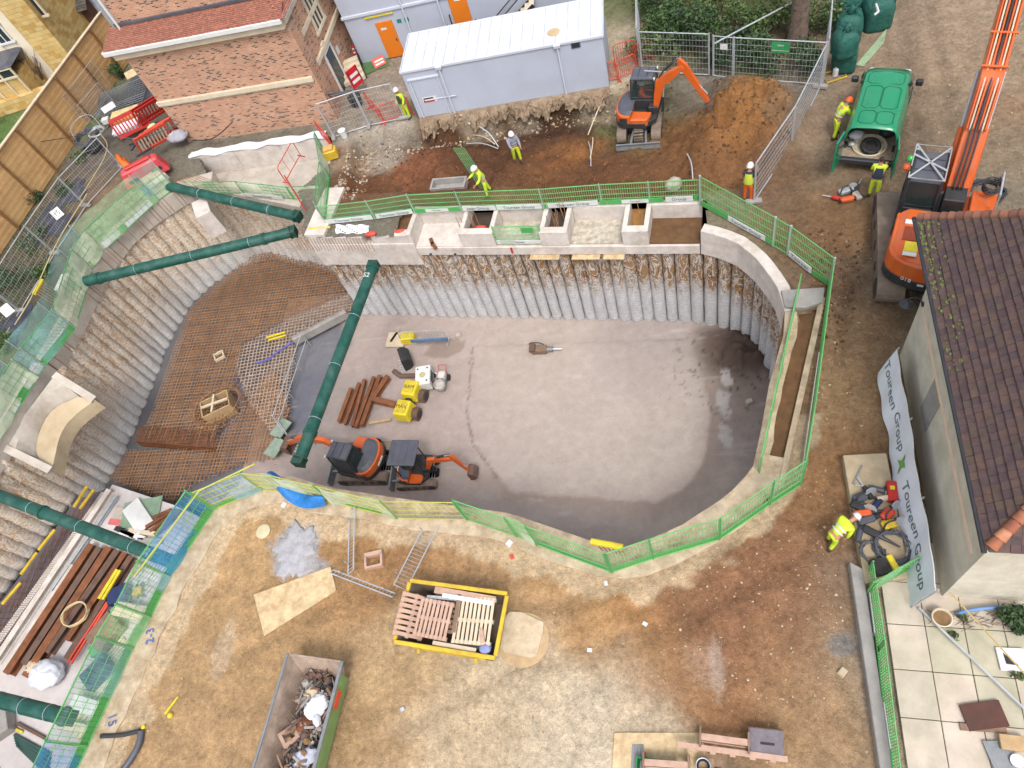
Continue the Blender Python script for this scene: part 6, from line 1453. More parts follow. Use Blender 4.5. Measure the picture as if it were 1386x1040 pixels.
for o in set(bt.children) - old: o.data.transform(RS)
# ---------------------------------------------------------------- green van
M_van = mat('van_green', S(24, 150, 104), .32, var=.08, scale=1, dirt=S(100, 120, 96), dirt_amt=.2, coat=.4)
M_vandark = mat('van_green_dark', S(16, 112, 74), .35, var=.08)
r0, f0 = G(1182, 173, 1.95), G(1203, 97, 1.9); d = f0 - r0; rz = math.atan2(d.y, d.x); base = V((r0.x, r0.y, 0)) - d.normalized() * .05; base.z = -.02
t = thing('van', 'green panel van with its rear doors open and a tyre in the load bay', 'van', base, rz)
HWD, LB = .95, 3.35
def sec(x, hw, zt, tw, zb=.42):   # inverted U of the body side and roof
 pts = []
 for s in (1,):
  pts += [(hw, zb), (hw + .02, zb + .2 * (zt - zb)), (hw, zb + .44 * (zt - zb)), (hw - .04, zb + .6 * (zt - zb)), (tw + .05, zt - .14 * (zt - zb)), (tw - .03, zt - .06), (tw - .2, zt), (0, zt + .03)]
 full = pts + [(-y, z) for y, z in pts[-2::-1]]
 return [V((x, y, z)) for y, z in full]
X = [0, .3, 1.2, 2.4, 3.1, LB]
mb = MB(); mb.loft([sec(x, HWD - (.02 if x > 3 else 0), 1.96 - .03 * max(0, (x - 2.6)), .78) for x in X], closed=False, cap=False); o = mb.build('body', M_van, t, recalc=False, smooth=True)
sm = o.modifiers.new('thickness', 'SOLIDIFY'); sm.thickness = .04; sm.offset = -1
# cab and bonnet
mb = MB(); mb.loft([sec(LB, HWD - .02, 1.93, .77), sec(LB + .45, HWD - .04, 1.62, .72), sec(LB + .85, HWD - .05, 1.22, .8), sec(LB + 1.35, HWD - .1, 1.02, .74), sec(LB + 1.55, HWD - .2, .8, .66)], closed=False, cap=False)
mb.add(sec(LB + 1.55, HWD - .2, .8, .66), [tuple(range(15))]); mb.build('bonnet', M_van, t, recalc=False, smooth=True)
mb = MB(); mb.quad(V((LB + .03, .66, 1.92)), V((LB + .03, -.66, 1.92)), V((LB + .84, -.76, 1.25)), V((LB + .84, .76, 1.25))); o = mb.build('windscreen', M_glass, t, recalc=False); o.location = (.015, 0, .02)
for s in (-1, 1):
 mb = MB(); mb.quad(V((LB - .75, s * .93, 1.3)), V((LB + .5, s * .94, 1.28)), V((LB + .25, s * .83, 1.7)), V((LB - .7, s * .83, 1.72))); mb.v = [(x, y + s * .01, z) for x, y, z in mb.v]; mb.build('side_window', M_glass, t, recalc=False)
 for x in (.62, LB + .72):
  w_ = MB().lathe([(.2, -.11), (.32, -.1), (.335, -.04), (.335, .04), (.32, .1), (.2, .11)], 22, (x, s * (HWD - .06), .33), Matrix.Rotation(PI / 2, 4, 'X')).build('wheel', M_black, t, smooth=True)
  MB().lathe([(.05, -.12), (.2, -.115), (.2, .115), (.05, .12)], 14, (x, s * (HWD - .06), .33), Matrix.Rotation(PI / 2, 4, 'X')).build('rim', M_galv, w_, smooth=True)
 MB().box((LB + .25, s * (HWD + .2), 1.28), (.2, .26, .26)).build('mirror', M_hoseblack, t, bevel=.05)
 MB().box((LB + 1.4, s * .62, .86), (.2, .3, .16)).build('headlight', M_white, t, bevel=.04)
 MB().box((.0, s * (HWD - .02), 1.0), (.06, .06, .5)).build('tail_lamp', M_red, t, bevel=.01)
 MB().bar((.15, s * (HWD + .012), .85), (LB + .4, s * (HWD + .008), .85), .02, .1).build('side_strip', M_vandark, t)
MB().box((-.1, 0, .5), (.18, 1.86, .24)).build('rear_bumper', M_hoseblack, t, bevel=.04); MB().box((LB + 1.55, 0, .55), (.16, 1.7, .3)).build('front_bumper', M_hoseblack, t, bevel=.05)
MB().box((LB / 2, 0, .56), (LB, 1.8, .08)).build('load_floor', mat('load_floor', S(180, 160, 140), .8, var=.3, scale=4, dirt=S(120, 100, 84)), t); MB().box((LB - .6, 0, 1.2), (.04, 1.7, 1.3)).build('bulkhead', M_dark, t)
MB().box((2.3, 0, .3), (4.3, 1.5, .3)).build('chassis', M_dark, t)
# pressed roof panels
for x0, x1, y0, y1 in ((.25, .95, -.58, -.02), (.25, .95, .02, .58), (1.1, 2.35, -.6, -.02), (1.1, 2.35, .02, .6), (2.5, 3.2, -.62, .62)):
 k = .12; q = [(x0 + k, y0, 0), (x1 - k, y0, 0), (x1, y0 + k, 0), (x1, y1 - k, 0), (x1 - k, y1, 0), (x0 + k, y1, 0), (x0, y1 - k, 0), (x0, y0 + k, 0)]
 MB().tube([V((x, y, 1.996 - .03 * abs(y) / .58 - (.06 * max(0, abs(y) - .58) / .17) - .03 * max(0, x - 2.6))) for x, y, z in q], .014, 5, closed=True).build('roof_pressing', M_vandark, t)
# rear doors, swung wide
for s, ang in ((1, 1.75), (-1, 1.7)):
 mb = MB(); mb.loft([[V((0, 0, .5)), V((0, 0, 1.25)), V((0, -.08, 1.86)), V((0, -.84, 1.9)), V((0, -.86, .5))], [V((.06, 0, .5)), V((.06, 0, 1.25)), V((.06, -.08, 1.86)), V((.06, -.84, 1.9)), V((.06, -.86, .5))]])
 if s < 0: mb.v = [(x, -y, z) for x, y, z in mb.v]
 o = mb.build('rear_door', M_van, t, loc=(-.03, s * (HWD - .02), 0), rot=(0, 0, -s * (ang - .0)), bevel=.015)
 mb = MB(); mb.box((.07, -s * .43, 1.5), (.02, .6, .5)); mb.build('door_window', M_glass, o); mb = MB(); mb.box((-.012, -s * .43, .9), (.02, .7, .5)); mb.build('inner_card', M_dark, o)
Mv = Matrix.Translation(base) @ Matrix.Rotation(rz, 4, 'Z')
def inv(p): return Mv @ V(p)
mb = MB(); mb.lathe([(.2, -.09), (.3, -.11), (.36, -.07), (.37, 0), (.36, .07), (.3, .11), (.2, .09), (.19, 0)], 24); o = mb.build('loose_tyre', M_black, smooth=True, loc=inv((.42, -.05, .8)), rot=(.25, .1, 0)); tag(o, 'black tyre lying in the open load bay of the green van', 'tyre')
mb = MB(); mb.lathe([(.0, 0), (.62, 0), (.62, .1), (.58, .12), (.5, .04), (0, .04)], 26); tag(mb.build('round_tray', M_stone, smooth=True, loc=inv((.6, 0, .61))), 'round pale tray under the tyre in the green van', 'tray')
for (x, y, z, sx, sy, sz, m, lab) in ((1.0, .55, .78, .6, .4, .35, M_canvas, 'crumpled white sack in the left of the van load bay'), (1.3, -.5, .8, .6, .5, .4, M_dark, 'dark tool bag at the right of the van load bay'), (.55, .62, .72, .3, .25, .2, M_galv, 'small silver tin beside the tyre in the van')):
 mb = MB(); mb.ball((0, 0, 0), .5, 10, 7, (sx, sy, sz), .14); tag(mb.build('load_item', m, smooth='all', loc=inv((x, y, z))), lab, 'load')
# ---------------------------------------------------------------- people
def skin(name, verts, edges, radii, m, parent, M, sub=1, root=0):
 me = bpy.data.meshes.new(name); me.from_pydata([tuple(M @ V(v)) for v in verts], edges, [])
 o = bpy.data.objects.new(name, me); COL.objects.link(o)
 sk = o.modifiers.new('s', 'SKIN'); sk.use_smooth_shade = True
 for i, r in enumerate(radii): d = me.skin_vertices[0].data[i]; d.radius = (r, r) if not isinstance(r, tuple) else r; d.use_root = (i == root)
 if sub: s = o.modifiers.new('u', 'SUBSURF'); s.levels = s.render_levels = sub
 dg = bpy.context.evaluated_depsgraph_get(); dg.update(); me2 = bpy.data.meshes.new_from_object(o.evaluated_get(dg))
 o.modifiers.clear(); o.data = me2; me2.materials.clear(); me2.materials.append(m); me2.polygons.foreach_set('use_smooth', [True] * len(me2.polygons))
 o.parent = parent; return o
def person(label, loc, rz, jacket, trousers, helmet=None, hair=None, lean=0, arms=((.1, .1), (.1, .1)), legs=((0, 0), (0, 0)), sit=False, vest=None, stripes=True, turn=0, sc=1.0):
 """arms: (raise, bend) per side left/right; legs: (swing, bend); lean: torso forward; all in radians, x forward, y left"""
 t = thing('person', label, 'person', loc, rz); t.scale = (sc, sc, sc)
 PZ = .5 if sit else .93
 LM = Matrix.Translation((0, 0, PZ)) @ Matrix.Rotation(lean, 4, 'Y')
 def T(x, y, z): return LM @ V((x, y, z - .93))
 sp = [T(0, 0, .93), T(-.01, 0, 1.12), T(.0, 0, 1.33), T(0.01, 0, 1.47), T(.03, 0, 1.55), T(.05, 0, 1.66), T(.04, 0, 1.74)]
 hv = list(sp); he = [(0, 1), (1, 2), (2, 3), (3, 4), (4, 5), (5, 6)]; hr = [(.13, .15), (.12, .14), (.125, .165), .07, .055, .095, .07]
 jv, je, jr = [sp[0], sp[1], sp[2], sp[3]], [(0, 1), (1, 2), (2, 3)], [(.165, .185), (.155, .175), (.155, .2), .095]
 hands = []
 for s, (ra, be) in ((1, arms[0]), (-1, arms[1])):
  sh = T(0, s * .2, 1.43); d1 = LM.to_3x3() @ (Matrix.Rotation(-ra, 3, 'Y') @ V((0, s * .12, -1))).normalized(); el = sh + d1 * .29
  d2 = LM.to_3x3() @ (Matrix.Rotation(-(ra + be), 3, 'Y') @ V((0, -s * .1, -1))).normalized(); wr = el + d2 * .25; ha = wr + d2 * .09
  i = len(hv); hv += [sh, el, wr, ha]; he += [(2, i), (i, i + 1), (i + 1, i + 2), (i + 2, i + 3)]; hr += [.06, .042, .03, (.022, .042)]
  j = len(jv); jv += [sh, el, wr - d2 * .02]; je += [(2, j), (j, j + 1), (j + 1, j + 2)]; jr += [.088, .066, .054]
  hands.append((ha, d2, s))
 tv, te, tr = [V((0, 0, PZ + .05)), V((0, 0, PZ - .06))], [(0, 1)], [(.15, .17), (.13, .16)]
 feet = []
 for s, (sw, be) in ((1, legs[0]), (-1, legs[1])):
  hp = V((0, s * .1, PZ - .05)); d1 = (Matrix.Rotation(-sw, 3, 'Y') @ V((0, s * .05, -1))).normalized(); kn = hp + d1 * .42
  d2 = (Matrix.Rotation(-(sw - be), 3, 'Y') @ V((0, s * .02, -1))).normalized(); an = kn + d2 * .4
  i = len(hv); hv += [hp, kn, an]; he += [(0, i), (i, i + 1), (i + 1, i + 2)]; hr += [.085, .055, .04]
  j = len(tv); tv += [hp, kn, an + d2 * .0]; te += [(1, j), (j, j + 1), (j + 1, j + 2)]; tr += [.108, .08, .068]
  feet.append((an, s))
 I = Matrix()
 body = skin('body', hv, he, hr, M_skin, t, I, 1)
 # face and fingers joined into the body mesh
 mb = MB(); hd = sp[5]; R3 = LM.to_3x3()
 def HP(x, y, z): return hd + R3 @ (Matrix.Rotation(turn, 3, 'Z') @ V((x, y, z)))
 mb.ball(hd, .1, 12, 9, (1.0, .78, 1.15)); mb.ball(HP(.1, 0, -.02), .018, 6, 5, (1, .8, 1.4)); mb.tube([HP(.088, -.025, -.055), HP(.094, 0, -.057), HP(.088, .025, -.055)], .006, 5)
 for s in (-1, 1): mb.ball(HP(.085, s * .033, .015), .012, 6, 5); mb.ball(HP(0, s * .08, -.005), .022, 6, 5, (1, .4, 1.4))
 for ha, d2, s in hands:
  u = d2.orthogonal().normalized(); w_ = d2.cross(u)
  for k, L in enumerate((.065, .075, .07, .055)):
   b_ = ha + w_ * ((k - 1.5) * .02) + d2 * .015; m1 = b_ + d2 * L * .55 + u * .006; mb.tube([b_, m1, m1 + (d2 * .8 + u * .6).normalized() * L * .5], [.0095, .009, .007], 6)
  b_ = ha + w_ * (.035) - d2 * .03; mb.tube([b_, b_ + (w_ * .8 + d2 * .6).normalized() * .035, b_ + (w_ * .5 + d2 * .9).normalized() * .065], [.012, .011, .008], 6)
 f = mb.build('features', M_skin, None, smooth='all')
 bm = bmesh.new(); bm.from_mesh(body.data); bm.from_mesh(f.data); bm.to_mesh(body.data); bm.free(); bpy.data.objects.remove(f); body.data.polygons.foreach_set('use_smooth', [True] * len(body.data.polygons))
 skin('jacket', jv, je, jr, jacket, t, I, 1); skin('trousers', tv, te, tr, trousers, t, I, 1)
 for an, s in feet:
  MB().loft([[V((an.x + x, an.y + y * .05, z)) for x, y, z in ((-.08, -1, an.z - .09), (.18, -.9, an.z - .09), (.18, .9, an.z - .09), (-.08, 1, an.z - .09))], [V((an.x + x, an.y + y * .045, z)) for x, y, z in ((-.08, -1, an.z + .04), (.17, -.9, an.z - .02), (.17, .9, an.z - .02), (-.08, 1, an.z + .04))], [V((an.x + x, an.y + y * .05, an.z + .1)) for x, y in ((-.06, -1), (.06, -1), (.06, 1), (-.06, 1))]]).build('boot', M_boot, t, bevel=.015, smooth=True)
 if stripes:
  mb = MB()
  for z, rx, ry in ((1.08, .172, .192), (1.2, .17, .195)):
   mb.loft([[T(rx * math.cos(q), ry * math.sin(q), z + dz) for q in [2 * PI * k / 16 for k in range(16)]] for dz in (-.025, .025)], cap=False)
  mb.build('reflective_band', M_stripe, t, recalc=False)
 if vest:
  mb = MB(); mb.loft([[T(rx * math.cos(q), ry * math.sin(q), z) for q in [2 * PI * k / 16 for k in range(16)]] for z, rx, ry in ((.98, .18, .2), (1.12, .172, .19), (1.3, .172, .2), (1.42, .13, .18))], cap=False); mb.build('vest', vest, t, recalc=False, smooth='all')
 UM = LM @ Matrix.Translation((.05, 0, 1.68 - .93))
 if helmet: MB().lathe([(.15, .015), (.155, .02), (.125, .03), (.122, .07), (.1, .12), (.06, .15), (.0, .158)], 18, (0, 0, 0), UM @ Matrix.Diagonal((1.12, .95, 1, 1))).build('helmet', helmet, t, smooth='all')
 if hair: MB().ball(tuple(UM @ V((-.015, 0, .03))), .108, 12, 8, (1.02, .82, .85)).build('hair', hair, t, smooth='all')
 return t
M_stripe = mat('reflective', S(214, 218, 214), .35, var=.05)
M_grey_jkt = mat('jacket_grey', S(150, 150, 166), .8, var=.15, scale=6); M_blk_jkt = mat('jacket_black', S(56, 54, 66), .8, var=.2, scale=6)
M_orange_tr = mat('trousers_orange', S(236, 106, 40), .7, var=.12, scale=6); M_hairm = mat('hair_dark', S(50, 42, 38), .8)
M_hel_o = mat('helmet_orange', S(240, 96, 40), .35, var=.04)
def at(px, py): p = GG(px, py); p.z -= .0; return p
person('worker in yellow suit and dark vest standing behind red rails by the grey cabin', at(553, 160), -2.0, M_hiviz, M_hiviz, M_helmet, arms=((.2, .5), (.15, .4)), vest=mat('vest_dark', S(70, 76, 60), .8), sc=1.0)
person('worker in grey top and yellow trousers standing in the dug earth', at(702, 219), -1.2, M_grey_jkt, M_hiviz, M_helmet, arms=((.5, .9), (.9, .7)), lean=.1, legs=((.12, .1), (-.12, .1)))
person('worker in bright yellow suit holding the loose green mesh panel', at(661, 264), -2.6, M_hiviz, M_hiviz, M_helmet, arms=((.6, .6), (1.0, .6)), lean=.22, legs=((.15, .1), (-.2, .15)))
person('worker in dark jacket, yellow vest and orange trousers outside the pit corner', at(1012, 272), 1.2, M_blk_jkt, M_orange_tr, M_helmet, arms=((.7, 1.0), (.6, 1.1)), lean=.1, vest=mat('vest_yellow', S(206, 220, 70), .7, var=.1))
person('worker in yellow overalls and orange helmet leaning in at the side of the van', at(1129, 186), .35, M_hiviz, M_hiviz, M_hel_o, arms=((1.1, .5), (1.0, .6)), lean=.45, legs=((.2, .1), (-.1, .1)))
person('bare-headed worker in yellow and navy standing at the open rear of the van', at(1181, 266), 1.25, M_hiviz, M_hiviz, None, M_hairm, arms=((.5, .9), (.7, .8)), lean=.1, vest=mat('vest_navy', S(58, 62, 84), .8, var=.15), legs=((.05, .05), (-.1, .1)))
p = GG(1122, 738)
person('worker in yellow jacket bending over the tools on the concrete plinth', p, .55, M_hiviz, M_hiviz, M_helmet, arms=((.9, .3), (.7, .4)), lean=1.15, legs=((.35, .55), (.1, .45)))
# the excavator operator
q = EXC1; c, s_ = math.cos(HD1), math.sin(HD1)
person('excavator operator in orange jacket seated inside the cab', (q.x + c * .05 - s_ * .43, q.y + s_ * .05 + c * .43, q.z + .72), HD1, M_hiviz_o, M_hiviz_o, M_helmet, arms=((.6, .9), (.6, .9)), legs=((1.4, 1.3), (1.4, 1.3)), sit=True)
# ---------------------------------------------------------------- things on the pit floor
def hbeam(mb, a, b, w, up=(0, 0, 1)):
 a, b = V(a), V(b); mb.bar(a, b, w * .08, w * .86)
 for s in (-1, 1): mb.bar(a + V((0, 0, s * w * .465)), b + V((0, 0, s * w * .465)), w, w * .07)
 return mb
z = ZF + .2
BG = 'rusty steel sections on the slab'
for a, b, w, lab in (((476, 526), (459, 572), .2, 'rusty steel section on the slab, leftmost of the row by the steep prop'), ((487, 519), (467, 575), .19, 'rusty steel section on the slab, second from the steep prop'), ((494, 514), (477, 578), .18, 'rusty steel section on the slab, third from the steep prop'),
      ((507, 511), (482, 579), .2, 'rusty steel section on the slab, fourth from the steep prop'), ((515, 509), (490, 577), .22, 'rusty steel section on the slab, fifth and longest of the row'), ((526, 510), (507, 538), .26, 'short rusty section at the right end of the slab row'), ((504, 541), (537, 549), .28, 'rusty section lying crosswise below the slab row')):
 tag(hbeam(MB(), G(*a, z), G(*b, z), w).build('steel_section', M_steelrust, bevel=.004), lab, 'steel section', BG)
for a, b, lab in (((500, 573), (529, 568), 'pale plank lying on the slab above the parked excavators'), ((529, 463), (540, 447), 'pale stick leaning at the foot of the far piles')):
 tag(MB().bar(G(*a, ZF + .1), G(*b, ZF + .1), .14, .06).build('plank', M_timber), lab, 'plank')
tag(MB().box((0, 0, 0), (1.0, .9, .06)).build('board', M_timberpale, loc=G(536, 460, ZF + .1), rot=(0, 0, -.1)), 'pale board lying on the slab at the foot of the far piles', 'board')
t = ped('steel crowd barrier with a blue board leaning at the foot of the far piles', G(547, 466, ZF), G(607, 463, ZF), 1.05, M_galv, 16)
t['group'] = ''; del t['group']; t.name = 'crowd_barrier'
MB().bar(G(556, 462, ZF + .98), G(606, 459, ZF + .98), .06, .24).build('blue_board', mat('board_blue', S(110, 140, 176), .6), t)
tag(MB().box((0, 0, .25), (.75, .45, .5)).build('yellow_case', M_yellow, loc=G(555, 462, ZF), bevel=.04), 'small yellow case by the crowd barrier on the slab', 'case')
# twin-drum trench roller
p = G(556, 563, ZF); q = G(565, 539, ZF); d = (q - p); rz = math.atan2(d.y, d.x)
t = thing('trench_roller', 'yellow articulated twin-drum trench roller on the slab', 'roller', (p + q) / 2, rz)
for k, s in enumerate((-1, 1)):
 MB().box((s * .55, .1, .62), (.95, .82, .62), taper=.86).build('body', M_yellow, t, bevel=.07, seg=2)
 MB().box((s * .55, .1, .955), (.6, .5, .04)).build('lid', mat('lid_yellow', S(226, 200, 60), .5, dirt=S(120, 110, 70)), t, bevel=.02)
 text('lettering', 'RAM' if k else 'MAX', .26, M_hoseblack, t, frame((s * .55, .1, .98), (0, -1, 0), (1, 0, 0)), .002)
 for y in (-.42, .42):
  o = MB().tube([(s * .5, y - .16, .3), (s * .5, y + .16, .3)], .3, 20).build('drum', M_steelbrown, t, smooth=True)
  mb = MB()
  for j in range(10): a = 2 * PI * j / 10; mb.box((s * .5 + .31 * math.cos(a), y, .3 + .31 * math.sin(a)), (.05, .3, .05), M=Matrix.Rotation(-a, 4, 'Y'))
  mb.build('drum_lug', M_steelbrown, o); MB().tube([(s * .5, y - .17, .3), (s * .5, y - .18, .3)], .2, 14).build('hub', M_dark, o)
 MB().box((s * .55, -.22, .62), (.7, .06, .3)).build('vent', M_dark, t)
MB().box((0, .1, .5), (.3, .3, .3)).build('joint', M_dark, t, bevel=.02)
# white generator
p = G(579, 519, ZF); rz = .1
t = thing('generator', 'white generator box on small wheels on the slab', 'generator', p, rz); t.scale = (.8, .8, .8)
MB().box((0, 0, .62), (.95, 1.35, .75)).build('casing', M_white, t, bevel=.06, seg=2); MB().box((0, 0, .2), (.8, 1.1, .14)).build('chassis', M_dark, t)
for x in (-.46, .46):
 for y in (-.42, .42): MB().tube([(x - .06, y, .18), (x + .06, y, .18)], .18, 14).build('wheel', M_black, t, smooth=True)
MB().lathe([(.2, .0), (.2, .01), (0, .012)], 16, (0, 0, 1.0)).build('filler_cap', mat('cap_dull', S(200, 190, 140), .6), t)
for x, y in ((-.3, .45), (.28, -.45), (.3, .45)): MB().lathe([(.05, 0), (.05, .04), (0, .045)], 8, (x, y, .997)).build('lifting_eye', M_dark, t)
MB().box((.478, 0, .65), (.01, .8, .4)).build('side_panel', M_slate, t)
MB().tube(smoothline([(.5, .5, .3), (.9, .3, .15), (1.0, -.2, .1), (.6, -.6, .1)], 3), .03, 6).build('hose', M_canvas, t, smooth='all')
# small mixer/pump
p = G(601, 521, ZF); t = thing('pump_unit', 'small grey muddy pump unit beside the white generator', 'machine', p, 1.5); t.scale = (.8, .8, .8)
MB().box((0, 0, .35), (1.2, .5, .25)).build('frame', M_galvdark, t, bevel=.03); MB().lathe([(.18, 0), (.34, .1), (.36, .35), (.3, .42), (.25, .2)], 16, (-.4, 0, .4)).build('hopper', mat('pale_grey', S(206, 202, 196), .7, dirt=S(150, 130, 116)), t, smooth=True); MB().box((.3, 0, .6), (.5, .45, .35)).build('motor', mat('motor_pale', S(222, 218, 210), .6), t, bevel=.06)
for y in (-.3, .3): MB().tube([(.4, y - .06, .2), (.4, y + .06, .2)], .2, 14).build('wheel', M_black, t, smooth=True)
MB().tube([(.5, -.25, .6), (.9, -.25, .85), (.9, .25, .85), (.5, .25, .6)], .025, 6).build('handle', M_red, t)
# spare bucket
p = G(548, 494, ZF); t = thing('loose_bucket', 'dark toothed excavator bucket resting on the slab', 'bucket', p, .4); t.scale = (.85, .85, .85)
prof = [(0, 0), (.16, .06), (.34, -.05), (.46, -.3), (.4, -.56), (.2, -.72), (-.05, -.74)]; inner = [(-.02, -.7), (.18, -.67), (.34, -.52), (.4, -.3), (.3, -.09), (.15, .0), (.04, -.04)]
mb = MB(); ring = [(x * 1.3, z * 1.3 + .98) for x, z in prof + inner]; mb.loft([[V((x, y, z)) for x, z in ring] for y in (-.5, .5)])
for y in (-.5, .5): mb.loft([[V((x * 1.3, y + e, z * 1.3 + .98)) for x, z in prof] for e in (-.015, .015)])
mb.build('shell', M_dark, t, bevel=.006)
for j in range(5): MB().bar((-.05, -.44 + .22 * j, .03), (-.32, -.44 + .22 * j, .02), .09, .04).build('tooth', M_galv, t)
p = G(551, 503, ZF + .1); tag(MB().tube([p + V((-.7, .05, .1)), p + V((-.3, -.25, .0)), p + V((.5, -.3, .0))], .13, 8).build('curved_plate', M_steelbrown, smooth=True), 'brown curved steel plate in front of the loose bucket', 'plate')
# breaker
p = G(736, 474, ZF + .2); t = thing('breaker', 'brown hydraulic breaker attachment lying on the middle of the slab', 'breaker', p, -.05); t.scale = (.85, .85, .85)
MB().box((-.25, 0, .05), (.9, .42, .42)).build('housing', M_timberdark, t, bevel=.05); MB().box((-.6, 0, .28), (.35, .5, .2)).build('bracket', M_steelbrown, t, bevel=.02); MB().tube([(.2, 0, .05), (.55, 0, .05)], .16, 10).build('nose', M_galvdark, t, smooth=True); MB().tube([(.55, 0, .05), (1.0, 0, .02), (1.1, 0, .02)], [.07, .07, .02], 8).build('chisel', M_galv, t, smooth=True)
MB().tube(smoothline([(-.6, .1, .3), (-.9, .3, .3), (-.4, .5, .1), (.0, .35, .05)], 3), .03, 6).build('hose', M_hoseblack, t, smooth='all')
# bits of concrete at the wall foot
for px, py, lab in ((621, 455, 'small broken concrete block by the foot of the far piles'), (1014, 545, 'small pale offcut on the muddy margin of the slab')):
 tag(MB().box((0, 0, .1), (.35, .25, .2), taper=.8).build('concrete_block', M_conc, loc=G(px, py, ZF), rot=(0, 0, .4), bevel=.03), lab, 'block')
# bricks and cones in the far bays
def ft(px, py, z): return G(px, py, z)
for i, (px, py) in enumerate(((585, 329), (588, 334))):
 tag(MB().box((0, 0, .06), (.42, .16, .14)).build('clay_brick', M_steelrust, loc=G(px, py, -.8), rot=(0, 0, 1.9 + .2 * i), bevel=.01), ['upper of two brown blocks lying in the left open bay', 'lower of two brown blocks lying in the left open bay'][i], 'block')
for px, py, z, lab in ((503, 319, -.02, 'orange plastic shape on the left end of the bay block'), (542, 316, -.2, 'orange plastic shape in the earth pocket of the bay block'), (651, 311, -.3, 'orange plastic shape beside the second bay')):
 tag(MB().ball((0, 0, .1), .2, 10, 6, (1.5, .7, .6), .1).build('orange_plastic', M_redlight, loc=G(px, py, z), smooth='all'), lab, 'plastic piece')
for px, py, lab in ((583, 345, 'left'), (616, 345, 'right')):
 tag(MB().lathe([(.07, 0), (.07, .03), (.05, .035)], 10, (0, 0, 0)).build('pipe_stub', M_hoseblack, loc=G(px, py, -.81)), lab + ' dark pipe stub set in the clean bay floor', 'pipe')
tag(MB().sheet(lambda u, v: G(455 + 45 * u, 318 - 12 * v, -.08) + V((0, 0, .12 * abs(math.sin(u * 9 + v * 4)))), 14, 6).build('plastic_sheet', M_canvas, recalc=False, smooth='all'), 'crumpled white sheet on the left end of the bay block', 'sheet')
tag(MB().tube([G(418, 309, .16), G(447, 308, .1)], .04, 6).build('yellow_rod', M_yellow), 'yellow rod lying on the corner block', 'rod')
# ---------------------------------------------------------------- the deck at the near left
dk = [tuple(G(152, 656, ZD)[:2]), tuple(G(236, 684, ZD)[:2]), NEAR[-1], NETSIDE[0], NETSIDE[1], NETSIDE[2], NETSIDE[3], NETSIDE[4], tuple(G(-60, 960, ZD)[:2]), tuple(G(18, 855, ZD)[:2]), tuple(G(132, 690, ZD)[:2])]
tag(MB().prism(dk, ZD - .3, ZD).build('blinding_deck', mat('deck_white', S(214, 206, 204), .85, var=.12, scale=1, dirt=S(170, 156, 146), dirt_amt=.5)), kind='structure')
dk2 = [tuple(G(150, 657, ZD)[:2]), tuple(G(131, 691, ZD)[:2]), tuple(G(17, 856, ZD)[:2]), tuple(G(-70, 965, ZD)[:2]), (-36, -6), LEFTW[0], LEFTW[1], LEFTW[2], LEFTW[3]]
tag(MB().prism(dk2, ZD - .4, ZD - .12).build('dark_blinding', mat('deck_dark', S(104, 98, 104), .85, var=.2)), kind='structure')
tag(MB().prism([(-36, -8), (-18, -8), (-17.5, 9.5), (-30, 12.5)], ZF - .4, ZD - .45).build('subgrade', M_conc_grey), kind='structure')
rebar_mat('thin dark rebar mesh on the dark strip along the left pile wall', [tuple(G(*p, ZD)[:2]) for p in ((138, 664), (122, 690), (8, 856), (-40, 856), (10, 815), (60, 742), (110, 680))], ZD - .02, .28, .012, M_steelrust, layers=((0, 1),), seed=7)
DG = 'long steel sections stacked on the deck'
zz = ZD + .22
for a, b, w, m, lab in (((127, 738), (12, 913), .38, M_steelrust, 'rust-orange steel section on the deck, nearest the white rail'), ((138, 742), (35, 900), .34, M_steelbrown, 'dull brown steel section on the deck, second from the white rail'), ((151, 742), (38, 917), .4, M_steelrust, 'wide rust-orange steel section in the middle of the deck stack'),
      ((162, 746), (66, 884), .34, M_steelbrown, 'dull brown steel section right of the widest rusty one'), ((172, 749), (93, 868), .3, M_steelrust, 'rusty steel section under the bright yellow battens'), ((180, 754), (92, 893), .3, M_steelbrown, 'dull brown steel section at the right of the deck stack')):
 tag(hbeam(MB(), G(*a, zz), G(*b, zz), w).build('steel_section', m, bevel=.005), lab, 'steel section', DG)
for a, b, w, m, lab in (((150, 664), (-6, 898), .3, M_conc_white, 'long white steel rail along the left edge of the deck'), ((158, 672), (70, 800), .16, M_galv, 'thin grey rail beside the long white rail'), ((100, 765), (8, 905), .2, M_conc_white, 'short white rail between the white rail and rusty sections')):
 tag(hbeam(MB(), G(*a, zz - .05), G(*b, zz - .05), w).build('steel_rail', m, bevel=.004), lab, 'rail')
mb = MB(); a, b = G(141, 668, ZD + .04), G(-10, 880, ZD + .04); n_ = 74
for k in range(n_): p = a.lerp(b, k / n_); mb.box(p, (.34, .12, .08), rz=.1)
tag(mb.build('comb_edge', M_conc_white), 'toothed white edge strip between the dark mesh and the deck', 'edge strip')
